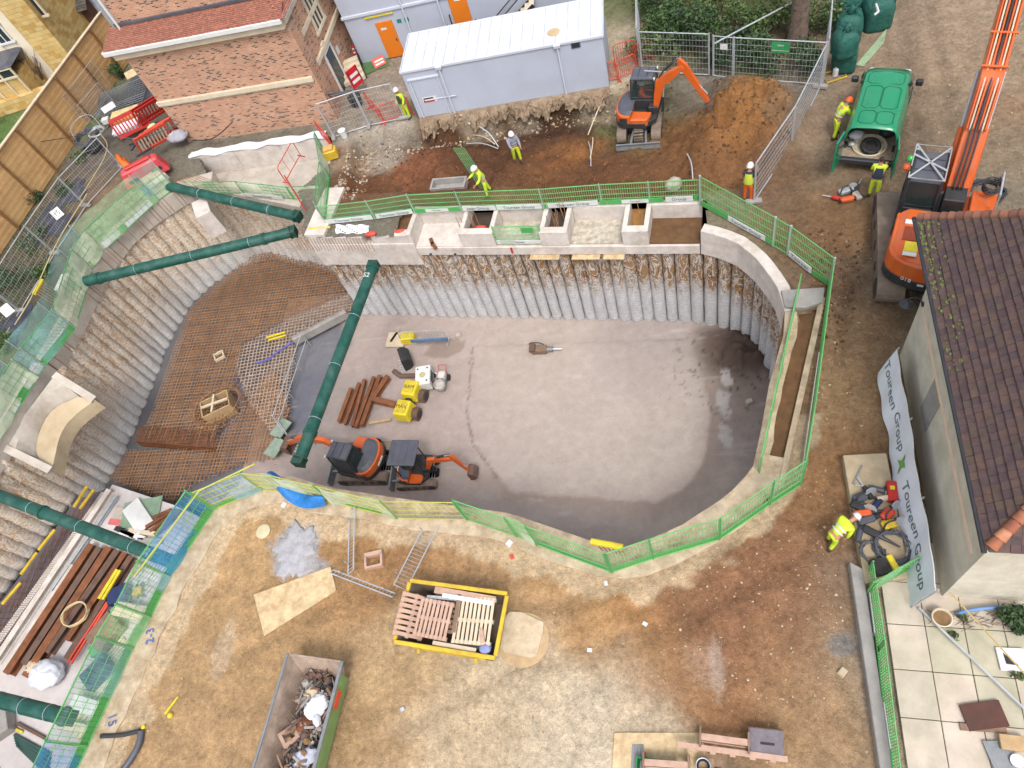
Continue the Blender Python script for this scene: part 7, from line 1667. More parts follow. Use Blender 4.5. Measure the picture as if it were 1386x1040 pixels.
for a, b, m, w, z, lab in (((159, 771), (134, 811), M_yellow, .16, ZD + .55, 'bright yellow batten on the rusty sections, left of two'), ((163, 772), (139, 812), M_yellow, .12, ZD + .55, 'bright yellow batten on the rusty sections, right of two'), ((118, 658), (100, 687), M_yellowdull, .13, ZD + 1.0, 'yellow batten stood at the pile foot, upper left of the pair'), ((127, 663), (108, 689), M_yellowdull, .13, ZD + .9, 'yellow batten stood at the pile foot, lower right of the pair'),
       ((74, 717), (52, 745), M_yellowdull, .13, ZD + .9, 'yellow batten fixed to the piles just below the long green prop'), ((50, 748), (28, 778), M_yellowdull, .13, ZD + .9, 'yellow batten fixed to the piles, second below the prop'), ((28, 789), (3, 818), M_yellowdull, .13, ZD + .9, 'yellow batten fixed to the piles nearest the left edge'), ((192, 752), (176, 782), M_yellowgreen, .14, ZD + .5, 'pale yellow batten under the netting by the prop end')):
 tag(MB().bar(G(*a, z), G(*b, z), w, .08).build('batten', m, bevel=.006), lab, 'batten', 'yellow battens at the near left')
tag(MB().tube([G(150, 812, ZD + .4), G(96, 899, ZD + .3)], .06, 8).build('red_pipe', M_redlight), 'thin red pipe along the right of the steel stack', 'pipe')
tag(MB().tube([G(145, 815, ZD + .4), G(91, 897, ZD + .3)], .05, 8).build('red_pipe', M_redlight), 'second thin red pipe beside the steel stack', 'pipe')
c = G(103, 832, ZD + .62); mb = MB(); mb.tube([(c.x + (.62 + .03 * math.sin(k)) * math.cos(k * .42), c.y + (.5 + .03 * math.cos(k * 1.7)) * math.sin(k * .42), c.z + k * .003) for k in range(46)], .035, 6)
tag(mb.build('hose_coil', mat('hose_cream', S(228, 208, 160), .6), smooth='all'), 'coil of cream hose lying on the rusty steel sections', 'hose coil')
def sack(name, label, px, py, z, sx, sy, sz, m, rz=0, jit=.12, cat='sack'):
 tag(MB().ball((0, 0, sz * .45), .5, 26, 16, (sx, sy, sz), jit).build(name, m, loc=G(px, py, z), rot=(0, 0, rz), smooth='all'), label, cat)
sack('white_sack', 'white bulk bag slumped at the near end of the steel sections', 72, 915, ZD, 1.5, 1.2, .8, M_canvas); sack('white_sack', 'smaller pale sack left of the white bulk bag', 54, 905, ZD, 1.0, .7, .5, M_timberpale)
def deckbox(name, label, px, py, d, m, z=ZD, rz=0, cat='box', bev=.02): tag(MB().box((0, 0, d[2] / 2), d).build(name, m, loc=G(px, py, z), rot=(0, 0, rz), bevel=bev), label, cat)
deckbox('green_board', 'dull green board on the deck under a white board', 192, 694, (2.0, 1.3, .08), mat('board_dullgreen', S(140, 166, 140), .8), rz=.15); deckbox('white_board', 'white board lying askew on the dull green board', 187, 699, (1.8, .9, .06), M_white, ZD + .14, -.75)
deckbox('red_strip', 'red and white strip on the deck beside the boards', 163, 708, (1.3, .3, .06), mat('strip_red', S(226, 120, 120), .7), rz=-.15); deckbox('grey_board', 'pale grey board beyond the red strip on the deck', 168, 699, (1.4, .8, .05), M_conc, rz=-.2)
for i, (px, py, l) in enumerate(((172, 722, 1.3), (182, 726, 1.5), (196, 722, 1.6), (205, 733, 1.3))):
 deckbox('timber_bearer', ['dark bearer on the deck next to the prop, leftmost', 'white bearer on the deck next to the prop', 'pale bearer near the netting on the deck', 'grey bearer under the netting on the deck'][i], px, py, (l, .22, .2), [M_dark, M_white, M_timberpale, M_conc_grey][i], rz=-.35 + .1 * i, cat='bearer')
for i in range(4): deckbox('rust_plate', ['rusty angle in the pile of offcuts by the netting, top', 'rusty angle in the pile of offcuts by the netting, second', 'rusty angle in the pile of offcuts by the netting, third', 'rusty angle in the pile of offcuts by the netting, lowest'][i], 214 + i * 5, 700 + i * 3, (1.5, .16, .16), M_steelrust, ZD + .05 * i, .4 + .15 * i, 'offcut')
def L4(px, py, rz, n, d, m, nm, label, gap=.16):
 t = thing(nm, label, 'stack', G(px, py, ZD), rz)
 for k in range(n): MB().box((0, (k - n / 2) * gap, d[2] / 2), d).build('bar', m, t, bevel=.006)
L4(200, 776, 1.0, 9, (2.0, .09, .1), M_conc_white, 'post_stack', 'row of pale posts seen through the netting below the prop')
L4(152, 905, 1.0, 10, (2.2, .1, .12), M_timberpale, 'post_stack', 'row of grey slats seen through the blue netting lower down', .14); L4(128, 950, 1.0, 6, (2.4, .16, .14), M_timberpale, 'post_stack', 'pale planks seen through the blue netting near the bottom', .22)
deckbox('yellow_plate', 'grey plate with a yellow label under the netting', 186, 802, (.9, .7, .1), M_conc_grey, rz=.3); deckbox('yellow_label_box', 'yellow-topped box lying on the grey plate under netting', 188, 801, (.42, .36, .16), M_yellowdull, ZD + .1, .3)
deckbox('navy_crate', 'navy crate under the netting beside the grey plate', 168, 808, (.9, .7, .5), M_navy, rz=.4); deckbox('cream_board', 'cream board under the netting below the grey plate', 180, 828, (2.0, .6, .08), M_timberpale, ZD + .4, -.15)
deckbox('green_crate', 'green crate under the netting near a timber stack', 138, 880, (.6, .5, .4), M_toe, rz=.6); deckbox('timber_stack', 'stack of grey-green timbers under the netting halfway down', 150, 858, (1.3, 1.1, .5), M_timberdark, rz=1.0)
deckbox('blue_tub', 'blue tub under the netting below the green crate', 140, 912, (1.2, .9, .5), M_navy, rz=.9); deckbox('white_board', 'white board lying under the blue netting at the lower left', 116, 956, (1.5, .6, .06), M_white, ZD + .5, -.2)
deckbox('timber_board', 'pale boards on the deck near the bottom edge', 105, 985, (2.2, .35, .1), M_timberpale, ZD + .3, -.15); deckbox('grey_crate', 'grey crate at the left edge below the lowest prop', 4, 985, (1.2, 1.0, .5), M_conc_grey, rz=.6)
deckbox('brown_pole', 'brown pole on the deck near the bottom left corner', 45, 990, (1.8, .12, .12), M_steelbrown, rz=-.3, cat='pole'); deckbox('yellow_bar', 'short yellow bar on the deck near the bottom left corner', 22, 987, (.9, .1, .1), M_yellow, rz=-.25, cat='bar')
for k in range(5): deckbox('green_post', ['topmost', 'second', 'third', 'fourth', 'lowest'][k] + ' of the dark green posts on the deck at the bottom left', 45, 1008 + 5 * k, (2.2, .12, .1), mat('post_dkgreen', S(60, 90, 84), .7), rz=-.3 - .04 * k, cat='post')
# sprayed numbers on the ragged beam
M_spray = mat('spray_blue', S(90, 110, 190), .8, var=.2)
for s_, px, py, rz in (('2-3', 203, 861, 1.9), ('15', 151, 975, -1.2)):
 p = G(px, py, .09); o = text('spray_number', s_, .42, M_spray, None, Matrix.Translation(p) @ Matrix.Rotation(rz, 4, 'Z'), .002); tag(o, 'blue sprayed number on the ragged beam, ' + ('upper one' if px > 180 else 'lower one'), 'marking')
# ---------------------------------------------------------------- the yard in the foreground
def pallet(parent_or_none, label, loc, rz, tilt, m, L=1.2, W=1.0, nb=9):
 M = Matrix.Rotation(rz, 4, 'Z') @ Matrix.Rotation(tilt[0], 4, 'X') @ Matrix.Rotation(tilt[1], 4, 'Y')
 t = thing('pallet', label, 'pallet', loc, 0, 'pallets in the yellow skip'); t.rotation_euler = M.to_euler()
 mb = MB()
 for k in range(nb): mb.box((-L / 2 + L * (k + .5) / nb, 0, .12), (L / nb * .68, W, .022))
 mb.build('deck_boards', m, t, bevel=.004); mb = MB()
 for y in (-W / 2 + .06, 0, W / 2 - .06): mb.box((0, y, .06), (L, .1, .09))
 mb.build('bearers', m, t, bevel=.004); mb = MB()
 for y in (-W / 2 + .06, 0, W / 2 - .06): mb.box((0, y, .008), (L, .11, .018))
 mb.build('base_boards', m, t)
 return t
a, b, c, e = [G(*p, 1.15) for p in ((555, 786), (687, 803), (669, 891), (533, 868))]
o = (a + b + c + e) / 4; d = (b - a + c - e); rz = math.atan2(d.y, d.x); SL = d.length / 2; SW = ((e - a) + (c - b)).length / 2
sk = thing('skip', 'yellow-rimmed skip heaped with wooden pallets', 'skip', (o.x, o.y, 0), rz)
def shell(mb, x0, x1, y0, y1, z0, z1, ix, iy, th=.05):
 q = lambda dx, dy, z: [V((x0 + dx, y0 + dy, z)), V((x1 - dx, y0 + dy, z)), V((x1 - dx, y1 - dy, z)), V((x0 + dx, y1 - dy, z))]
 return mb.loft([q(ix, iy, z0), q(0, 0, z1), q(th, th, z1), q(ix + th, iy + th, z0 + th)], cap=True)
x2, y2 = SL / 2, SW / 2
shell(MB(), -x2, x2, -y2, y2, .03, 1.12, .35, .06).build('tub', mat('skip_grey', S(120, 108, 96), .8, var=.3, scale=3, dirt=S(150, 120, 90), dirt_amt=.6), sk)
mb = MB(); mb.bar((-x2, -y2, 1.12), (x2, -y2, 1.12), .12, .1).bar((-x2, y2, 1.12), (x2, y2, 1.12), .12, .1); mb.bar((-x2, -y2 + .062, 1.12), (-x2, y2 - .062, 1.12), .12, .1).bar((x2, -y2 + .062, 1.12), (x2, y2 - .062, 1.12), .12, .1); mb.build('rim', M_yellowdull, sk, bevel=.02)
for s in (-1, 1):
 MB().box((0, s * (y2 - .0), .6), (SL * .72, .04, .3)).build('side_panel', M_yellowdull, sk)
 for x in (-.9, .9): MB().tube([(x, s * (y2 + .03), .75), (x, s * (y2 + .16), .75)], .05, 8).build('lifting_lug', M_yellowdull, sk)
Ms = Matrix.Translation((o.x, o.y, 0)) @ Matrix.Rotation(rz, 4, 'Z'); sp_ = lambda x, y, z: Ms @ V((x, y, z))
pallet(sk, 'pale new pallet lying flat on the right of the skip', sp_(.72, .02, 1.02), rz + .06, (.02, -.05), M_timberpale, 1.2, 1.35, 9)
pallet(sk, 'brown pallet lying on top at the left of the skip', sp_(-.5, -.12, 1.1), rz - .02, (.05, .08), M_timberpink, 1.05, 1.1, 8)
pallet(sk, 'old dark pallet under the brown one in the skip', sp_(-.2, .12, .9), rz + PI / 2, (.0, .12), M_timberdark, 1.2, 1.0, 8)
pallet(sk, 'pinkish pallet standing on edge at the left end of the skip', sp_(-1.28, -.1, 1.0), rz + PI / 2, (.5, .0), M_timberpink, 1.3, .9, 8)
for x0, y0, x1, y1, w_, m, lab, z in ((-.7, .74, 1.25, .68, .2, M_timberpink, 'pinkish plank along the far side of the skip', 1.12), (-.4, .6, 1.2, .56, .13, M_white, 'white batten along the far side of the skip', 1.16), (-.9, .5, .1, .56, .1, M_galv, 'grey metal strip by the far left of the skip', 1.1), (-.4, -.76, .95, -.78, .12, M_timberpale, 'long pale batten along the near side of the skip', 1.05), (.1, -.66, 1.2, -.7, .09, M_dark, 'dark batten near the front of the skip', 1.0), (.12, .7, .18, -.4, .12, M_timberdark, 'dark upright plank between the pallets in the skip', 1.12), (1.0, -.2, 1.15, -.55, .12, M_timberpink, 'short pink offcut on the pale pallet', 1.2)):
 tag(MB().bar(sp_(x0, y0, z), sp_(x1, y1, z), w_, .06).build('plank', m, bevel=.005), lab, 'plank')
sack('blue_rag', 'pale blue rag at the near right corner of the skip', 658, 879, 1.0, .35, .3, .2, mat('rag_blue', S(150, 160, 210), .8))
# long rubbish skip
a, b = G(391, 890, 1.2), G(462, 889, 1.2); c, e = G(420, 1068, 1.2), G(333, 1066, 1.2)
o = (a + b + c + e) / 4; d = (b - c + a - e); rz = math.atan2(d.y, d.x); SL = d.length / 2; SW = ((b - a) + (c - e)).length / 2
sk = thing('skip', 'long grey open skip with a green side, holding rubbish', 'skip', (o.x, o.y, 0), rz)
x2, y2 = SL / 2, SW / 2
shell(MB(), -x2, x2, -y2, y2, .03, 1.2, .5, .25, .045).build('tub', mat('skip_inside', S(190, 168, 150), .8, var=.35, scale=2.5, dirt=S(124, 100, 84), dirt_amt=.8), sk)
mb = MB(); mb.loft([[V((x, -y2 - .012, 1.21)), V((x, -y2 + .235 * (.9), .12)), V((x, -y2 + .2, .1)), V((x, -y2 - .06, 1.21))] for x in (-x2 + .2, x2 - .35)]); mb.build('green_side', mat('skip_green', S(140, 186, 116), .55, var=.25, dirt=S(140, 120, 80), dirt_amt=.5), sk)
MB().bar((-x2, -y2 - .01, 1.22), (x2, -y2 - .01, 1.22), .1, .08).bar((-x2, y2, 1.22), (x2, y2, 1.22), .08, .07).build('rim', M_galvdark, sk, bevel=.015); MB().box((.7, -y2 - .02, .95), (.5, .06, .22)).build('red_plate', M_redlight, sk)
Ms = Matrix.Translation((o.x, o.y, 0)) @ Matrix.Rotation(rz, 4, 'Z'); sp_ = lambda x, y, z: Ms @ V((x, y, z))
rn = random.Random(12); mb = MB(); tm = [M_timberdark, M_steelbrown, M_conc_grey, M_dark, M_mudc]
for k in range(420):
 p = sp_(rn.uniform(-1.7, 1.4), rn.uniform(-.5, .35), rn.uniform(.3, .85)); mb.cur = rn.randrange(5)
 if k % 3: q = p + V((rn.uniform(-.4, .4), rn.uniform(-.4, .4), rn.uniform(-.1, .2))); mb.bar(p, q, rn.uniform(.02, .08), .03)
 else: mb.ball(p, rn.uniform(.05, .16), 6, 4, (1, 1, .7), .3, rn)
tag(mb.build('rubble', tm, recalc=False), 'mixed rubble and splintered wood in the long skip', 'rubble', kind='stuff')
mb = MB();
for k in range(500): mb.cur = rn.randrange(2); p = sp_(1.1 + rn.uniform(-.4, .4), .1 + rn.uniform(-.35, .35), rn.uniform(.4, .75)); mb.bar(p, p + V((rn.uniform(-.25, .25), rn.uniform(-.25, .25), rn.uniform(-.05, .1))), .008, .008)
tag(mb.build('twigs', [M_timberdark, M_galvdark], recalc=False), 'tangle of grey twigs at the far end of the long skip', 'twigs', kind='stuff')
for nm, x, y, z, s, m, lab in (('sheet', .45, -.3, .85, (.75, .55, .12), M_canvas, 'pale blue sheet on the rubbish in the long skip'), ('bag', .1, -.42, .85, (.4, .24, .18), M_canvas, 'white bag on the rubbish in the long skip'), ('crumpled_sheet', -.9, -.3, .72, (.75, .5, .2), mat('sheet_dull', S(200, 204, 222), .7, var=.3, scale=9), 'large crumpled white sheet at the near end of the rubbish'), ('brown_bag', -.05, -.0, .7, (.6, .5, .25), M_steelrust, 'brown sack in the middle of the long skip'), ('rag', .75, .05, .7, (.5, .4, .15), M_timberpale, 'cream rag near the twigs in the long skip')):
 mb = MB(); mb.ball((0, 0, 0), .5, 22, 14, s, .16, rn); tag(mb.build(nm, m, loc=sp_(x, y, z), rot=(.2, .1, rn.uniform(0, 3)), smooth='all'), lab, nm.replace('_', ' '))
mb = MB();
for x, y, w_, h_ in ((0, .2, .5, .1), (0, -.2, .5, .1), (-.2, 0, .1, .3), (.2, 0, .1, .3)): mb.box((x, y, 0), (w_, h_, .16))
tag(mb.build('wooden_box', M_timberpink, loc=sp_(-.45, .35, .75), rot=(.3, .2, .9 + rz)), 'small open wooden box on the rubbish in the long skip', 'box')
# flat things on the ground
def flat(name, label, pts, m, cat, th=.03, z=.03):
 q = [GG(*p) for p in pts]; zz_ = max(p.z for p in q) + z + .02; tag(MB().prism([tuple(p)[:2] for p in q], zz_ - th - .03, zz_).build(name, m, bevel=.006), label, cat)
flat('plywood_sheet', 'muddy plywood sheet lying on the soil beside the grey spill', [(345, 806), (449, 768), (456, 800), (360, 862)], M_ply, 'plywood'); flat('plywood_sheet', 'muddy plywood sheet under the trestles at the bottom edge', [(832, 992), (950, 992), (960, 1050), (828, 1050)], M_ply, 'plywood')
flat('concrete_pad', 'pale square-cornered concrete pad beside the yellow skip', [(684, 836), (690, 829), (706, 829), (736, 843), (736, 855), (728, 888), (720, 892), (684, 884), (678, 876)], mat('pad_buff', S(222, 202, 172), .9, var=.2, scale=4, dirt=S(176, 146, 112), dirt_amt=.6), 'pad', z=.03)
p = GG(708, 866); mb = MB(); mb.lathe([(.78, -.05), (.8, .03), (.76, .035), (.0, .03)], 36); tag(mb.build('manhole_slab', mat('slab_tan', S(206, 176, 136), .9, var=.25, scale=3, dirt=S(160, 130, 96)), loc=p, smooth=True), 'round tan slab under the square concrete pad', 'slab')
p = GG(357, 720); tag(MB().lathe([(.26, -.02), (.27, .05), (.24, .06), (0, .06)], 26).build('manhole_cover', mat('cover_pale', S(214, 202, 166), .8, var=.15, scale=8), loc=p, smooth=True), 'small round pale cover in the soil near the grey spill', 'cover')
def spill(name, label, px, py, rx, ry, m, seed):
 rn = random.Random(seed); p = GG(px, py); n = 40; loops = []
 for f, z in ((1, -.02), (.93, .03), (.6, .06), (.2, .07)):
  loops.append([V((p.x + rx * f * math.cos(2 * PI * k / n) * w_[k], p.y + ry * f * math.sin(2 * PI * k / n) * w_[k], p.z + z + rn.uniform(-.008, .008))) for k in range(n)]) if loops else None
  if not loops:
   w_ = [1 + .18 * math.sin(k * .9 + seed) + .12 * math.sin(k * 2.3) + rn.uniform(-.1, .1) for k in range(n)]; loops.append([V((p.x + rx * math.cos(2 * PI * k / n) * w_[k], p.y + ry * math.sin(2 * PI * k / n) * w_[k], p.z - .02)) for k in range(n)])
 tag(MB().loft(loops).build(name, m, smooth='all'), label, 'concrete')
spill('concrete_spill', 'patch of spilt grey concrete set on the soil above the plywood', 400, 745, .75, .95, mat('spill_grey', S(178, 176, 182), .85, var=.25, scale=4, dirt=S(210, 208, 208), bump=.02, bscale=10), 3)
# crowd barriers lying on the soil
def crowd(label, p0, p1, side, h=1.0, tilt=.05):
 a, b = GG(*p0), GG(*p1); d = (b - a).normalized(); up = V((-d.y, d.x, 0)) * side + V((0, 0, tilt)); up.normalize(); a.z += .05; b.z += .05
 t = thing('crowd_barrier', label, 'barrier', (0, 0, 0), 0, 'steel crowd barriers lying on the soil'); L = (b - a).length
 MB().tube([a, a + up * h, b + up * h, b, a], .024, 6).build('frame', M_galv, t); mb = MB()
 for k in range(1, 18): p = a.lerp(b, k / 18); mb.tube([p, p + up * h], .009, 4)
 mb.build('infill_bars', M_galv, t)
 for p in (a.lerp(b, .15), a.lerp(b, .85)): MB().tube([p + V((0, 0, .0)) - up * .0, p + V((0, 0, .28))], .02, 5).build('foot', M_galv, t)
crowd('steel crowd barrier lying upright in the picture left of the wooden frame', (472, 778), (474, 693), -1, .42, .9); crowd('steel crowd barrier lying right of the wooden frame, slanting to the pit', (534, 792), (578, 706), -1, .5); crowd('steel crowd barrier lying across below the wooden frame', (452, 772), (536, 804), -1, .16, .5)
p = GG(508, 760); mb = MB()
for x, y, w_, h_ in ((0, .22, .62, .14), (0, -.22, .62, .08), (-.28, 0, .08, .36), (.28, 0, .08, .36)): mb.box((x, y, .1), (w_, h_, .2))
tag(mb.build('wooden_crate', M_timberpink, loc=p, rot=(0, 0, .2), bevel=.006), 'open wooden frame on the soil between the crowd barriers', 'crate')
# odds and ends
p = GG(228, 963); t = thing('marker_tool', 'yellow stick with a yellow knob lying on the soil at the lower left', 'tool', p, 1.0); MB().tube([(-.1, 0, .05), (.5, .02, .06)], [.05, .025], 6).build('stick', M_yellow, t); MB().ball((-.02, -.2, .07), .09, 10, 7).build('knob', M_yellow, t)
t = thing('bent_pipe', 'bent grey-black pipe lying by the ragged beam at the bottom left', 'pipe', (0, 0, 0)); pts = [GG(140, 997), GG(168, 996), GG(192, 990)]; pts2 = [GG(194, 990), GG(192, 1008), GG(178, 1032), GG(166, 1046)]
for q, m, r in ((pts, M_hoseblack, .07), (pts2, M_slate, .1)): MB().tube(smoothline([p + V((0, 0, .1)) for p in q], 2), r, 8).build('pipe_length', m, t, smooth='all')
MB().lathe([(.06, 0), (.07, .1), (.02, .12)], 8, GG(196, 985)).build('yellow_end', M_yellow, t)
for px, py, s_, m, lab in ((690, 736, .16, M_white, 'small white square plate on the soil by the near beam'), (693, 754, .1, M_redlight, 'small white and red lump below the white plate'), (644, 703, .12, M_redlight, 'orange brick piece by the near beam'), (820, 790, .1, M_white, 'pale stone below the near corner of the mesh barrier'), (873, 845, .1, M_white, 'white scrap on the orange-brown soil'), (798, 880, .1, M_white, 'white stone on the yellow-brown soil'), (365, 676, .12, M_redlight, 'orange brick piece beside the blue netting'), (385, 684, .14, M_white, 'white offcut on the beam edge below the blue netting'), (545, 960, .1, M_galv, 'grey metal scrap on the pale soil'), (1140, 910, .16, M_st1, 'large pale stone near the gravel by the low wall')):
 p = GG(px, py); tag(MB().box((0, 0, .04), (s_ * 1.6, s_ * 1.3, s_ * .6), taper=.8).build('scrap', m, loc=p, rot=(.1, .1, px * .37), bevel=.01), lab, 'scrap')
# trestles and boards at the bottom edge
def trestle(label, px, py, L, rz, z=0):
 p = GG(px, py); t = thing('trestle', label, 'trestle', p, rz, 'timber trestles at the bottom edge')
 MB().box((0, 0, .55), (L, .16, .05)).build('top_board', M_timberpink, t, bevel=.005); MB().box((0, -.1, .3), (L, .04, .14)).build('rail', M_timberpink, t, bevel=.005)
 for x in (-L / 2 + .03, L / 2 - .03): MB().box((x, 0, .3), (.05, .5, .6)).build('end_frame', M_timberdark, t, bevel=.005)
trestle('timber trestle left of the grey box at the bottom edge', 980, 1004, 1.25, -.1); trestle('timber trestle above the green tray at the bottom edge', 903, 1036, 1.2, -.03)
p = GG(1036, 1008); t = thing('slotted_box', 'weathered grey box with a slot at the bottom edge', 'box', p, -.08); MB().box((0, 0, .22), (.85, .68, .44)).build('carcass', M_timberdark, t, bevel=.01); MB().box((0, 0, .45), (.8, .63, .03)).build('lid', mat('box_top', S(130, 122, 130), .8, var=.3, scale=4), t, bevel=.006); MB().box((.02, -.02, .468), (.34, .06, .01)).build('slot', M_black, t)
a, b = GG(918, 1010), GG(1064, 1030); mb = MB(); mb.bar(a + V((0, 0, .45)), b + V((0, 0, .45)), .14, .06)
t = thing('timber_rail', 'long notched timber rail above the posters at the bottom edge', 'rail', (0, 0, 0)); mb.build('rail', M_timberpink, t, bevel=.005)
for k in range(5): q = a.lerp(b, .14 + .18 * k) + V((0, 0, .4)); MB().box(q + V((.02, -.09, 0)), (.14, .06, .1), rz=-.1).build('block', M_timberpink, t)
for px, py, wd, m, s_, lab in ((975, 1034, .3, M_red, 'FO', 'red lettered poster leaning under the timber rail'), (989, 1037, .34, M_dark, None, 'dark poster leaning under the timber rail'), (1005, 1036, .3, M_blue, None, 'blue and white poster leaning under the timber rail'), (1018, 1038, .3, M_slate, None, 'slate grey poster right of the blue one'), (1036, 1038, .44, mat('poster_pale', S(170, 180, 214), .6), 'P', 'pale blue poster at the right end of the rail')):
 p = GG(px, py + 6); M = Matrix.Rotation(.5, 4, 'X'); mb = MB(); mb.M = M; mb.box((0, 0, .35), (wd, .03, .7)); o = mb.build('poster', m, loc=p, rot=(0, 0, -.1), bevel=.004); tag(o, lab, 'poster')
 if s_: text('lettering', s_, .2, M_white, o, M @ frame((0, -.02, .45), (1, 0, 0), (0, 0, 1)), .002)
p = GG(952, 1038); t = thing('bucket', 'blue bucket beside the red poster at the bottom edge', 'bucket', p); MB().lathe([(.13, 0), (.18, .32), (.165, .32), (.12, .04)], 18).build('tub', M_navy, t, smooth=True); MB().tube([(.18 * math.cos(k * PI / 9), .18 * math.sin(k * PI / 9), .33) for k in range(18)], .014, 5, closed=True).build('rim', M_galv, t)
p = GG(890, 1046); t = thing('green_tray', 'green tray with a dark inside at the bottom edge', 'tray', p, -.1); shell(MB(), -.55, .55, -.3, .3, 0, .3, .05, .05, .04).build('tub', mat('tray_green', S(40, 140, 80), .5), t); MB().box((0, 0, .05), (.9, .45, .04)).build('inside', M_black, t)
for k in range(4): tag(MB().bar(GG(858 + 4 * k, 1008) + V((0, 0, .05)), GG(855 + 4 * k, 1050) + V((0, 0, .05)), .07, .05).build('grey_plank', M_galvdark, bevel=.004), ['leftmost', 'second', 'third', 'rightmost'][k] + ' of the grey planks left of the green tray', 'plank', 'grey planks at the bottom edge')
# ---------------------------------------------------------------- tools on the plinth
rn = random.Random(5); TZ = .33
def tool(label, px, py, rz, m, kind, z=TZ):
 t = thing('power_tool', label, 'tool', G(px, py, z), rz);
 if kind == 'drill': MB().tube([(-.2, 0, .1), (.12, 0, .1), (.22, 0, .1)], [.08, .09, .05], 10).build('motor', m, t, smooth=True); MB().bar((-.15, 0, .1), (-.28, -.2, .08), .07, .06).build('handle', M_hoseblack, t, bevel=.01); MB().tube([(.22, 0, .1), (.55, .02, .08)], .022, 6).build('bit', M_galv, t)
 if kind == 'saw': MB().box((0, 0, .12), (.4, .26, .2)).build('motor', m, t, bevel=.05); MB().lathe([(.0, -.01), (.19, -.01), (.19, .01), (0, .01)], 20, (.32, 0, .16), Matrix.Rotation(1.2, 4, 'X')).build('blade', M_galv, t); MB().tube(smoothline([(-.2, -.1, .15), (-.1, 0, .36), (.15, 0, .36), (.2, .1, .2)], 2), .025, 6).build('handle', M_hoseblack, t, smooth='all')
 if kind == 'breaker': MB().box((0, 0, .12), (.5, .2, .2)).build('motor', m, t, bevel=.05); MB().tube([(.25, 0, .12), (.42, 0, .11), (.8, 0, .08)], [.08, .05, .025], 8).build('chisel', M_dark, t, smooth=True); MB().tube([(-.25, -.16, .15), (-.25, .16, .15)], .03, 6).build('handle', M_hoseblack, t)
for a in (('slate angle grinder at the top left of the tool heap', 1163, 676, .4, M_slate, 'saw'), ('dark drill at the top of the tool heap', 1174, 669, 1.9, M_dark, 'drill'), ('grey drill lying across the top of the tool heap', 1185, 664, 2.8, M_slate, 'drill'), ('black cut-off saw in the middle left of the heap', 1160, 686, -.5, M_hoseblack, 'saw'), ('navy drill in the middle of the tool heap', 1186, 684, .8, M_navy, 'drill'), ('orange breaker in the middle left of the tool heap', 1166, 697, .1, M_orange2, 'breaker'),
   ('orange-red saw in the middle right of the tool heap', 1200, 698, .7, M_redlight, 'saw'), ('grey breaker below the orange tools', 1172, 706, .3, M_slate, 'breaker'), ('cream drill right of the grey breaker', 1196, 676, .1, M_timberpale, 'drill'), ('yellow and red saw at the lower right of the heap', 1202, 712, .2, M_yellowdull, 'saw'), ('dark breaker at the lower edge of the heap', 1178, 722, -.6, M_dark, 'breaker'), ('grey drill at the lower left of the heap', 1162, 726, 1.2, M_slate, 'drill')): tool(*a)
p = G(1206, 668, TZ); t = thing('tool_case', 'red tool case with a yellow badge at the top right of the tool heap', 'case', p, 1.45); MB().box((0, 0, .12), (.62, .26, .22)).build('shell', M_red, t, bevel=.03); MB().box((.08, 0, .235), (.12, .12, .01)).build('badge', M_yellow, t); MB().tube([(-.1, .13, .12), (-.1, .2, .12), (.1, .2, .12), (.1, .13, .12)], .015, 5).build('handle', M_hoseblack, t)
def coil(label, px, py, z, r, n, m, th=.028, P=None):
 c = P or G(px, py, z); mb = MB(); rn = random.Random(px); mb.tube([(c.x + (r * (.75 + .3 * rn.random())) * math.cos(k * .45), c.y + (r * (.75 + .3 * rn.random())) * math.sin(k * .45), c.z + .03 + .0022 * k * rn.random()) for k in range(n)], th, 5); tag(mb.build('hose_coil', m, smooth='all'), label, 'hose coil')
coil('large coil of dark hose on the plinth below the tool heap', 1208, 742, TZ, .5, 130, M_slate); coil('smaller coil of grey hose left of the large coil', 1180, 748, TZ, .32, 80, M_cable)
tag(MB().box((0, 0, .12), (.6, .45, .26)).build('black_tub', M_black, loc=G(1194, 768, TZ), rot=(0, 0, .3), bevel=.03), 'black tub on the plinth by the green mesh end', 'tub'); tag(MB().box((0, 0, .14), (.16, .42, .2)).build('yellow_box', M_yellow, loc=G(1206, 764, TZ + .1), rot=(0, 0, .3), bevel=.02), 'small yellow box beside the black tub', 'box')
tag(MB().bar(G(1155, 655, TZ + .02), G(1167, 630, TZ + .02), .05, .04).build('bar', M_galvdark), 'thin grey bar lying at the clear end of the plinth', 'bar')
# tools on the soil behind the van
for a in (('grey cut-off saw on the soil behind the van', 1142, 262, .3, M_galv, 'saw', 0), ('orange breaker on the soil behind the van', 1146, 273, .1, M_orange2, 'breaker', 0), ('black drill on the soil behind the van', 1158, 258, 1.0, M_dark, 'drill', 0), ('pale grey saw on the soil nearest the standing worker', 1160, 268, 2.0, M_conc, 'saw', 0), ('red-handled drill at the left of the tools behind the van', 1133, 271, 2.6, M_red, 'drill', 0)): tool(*a)
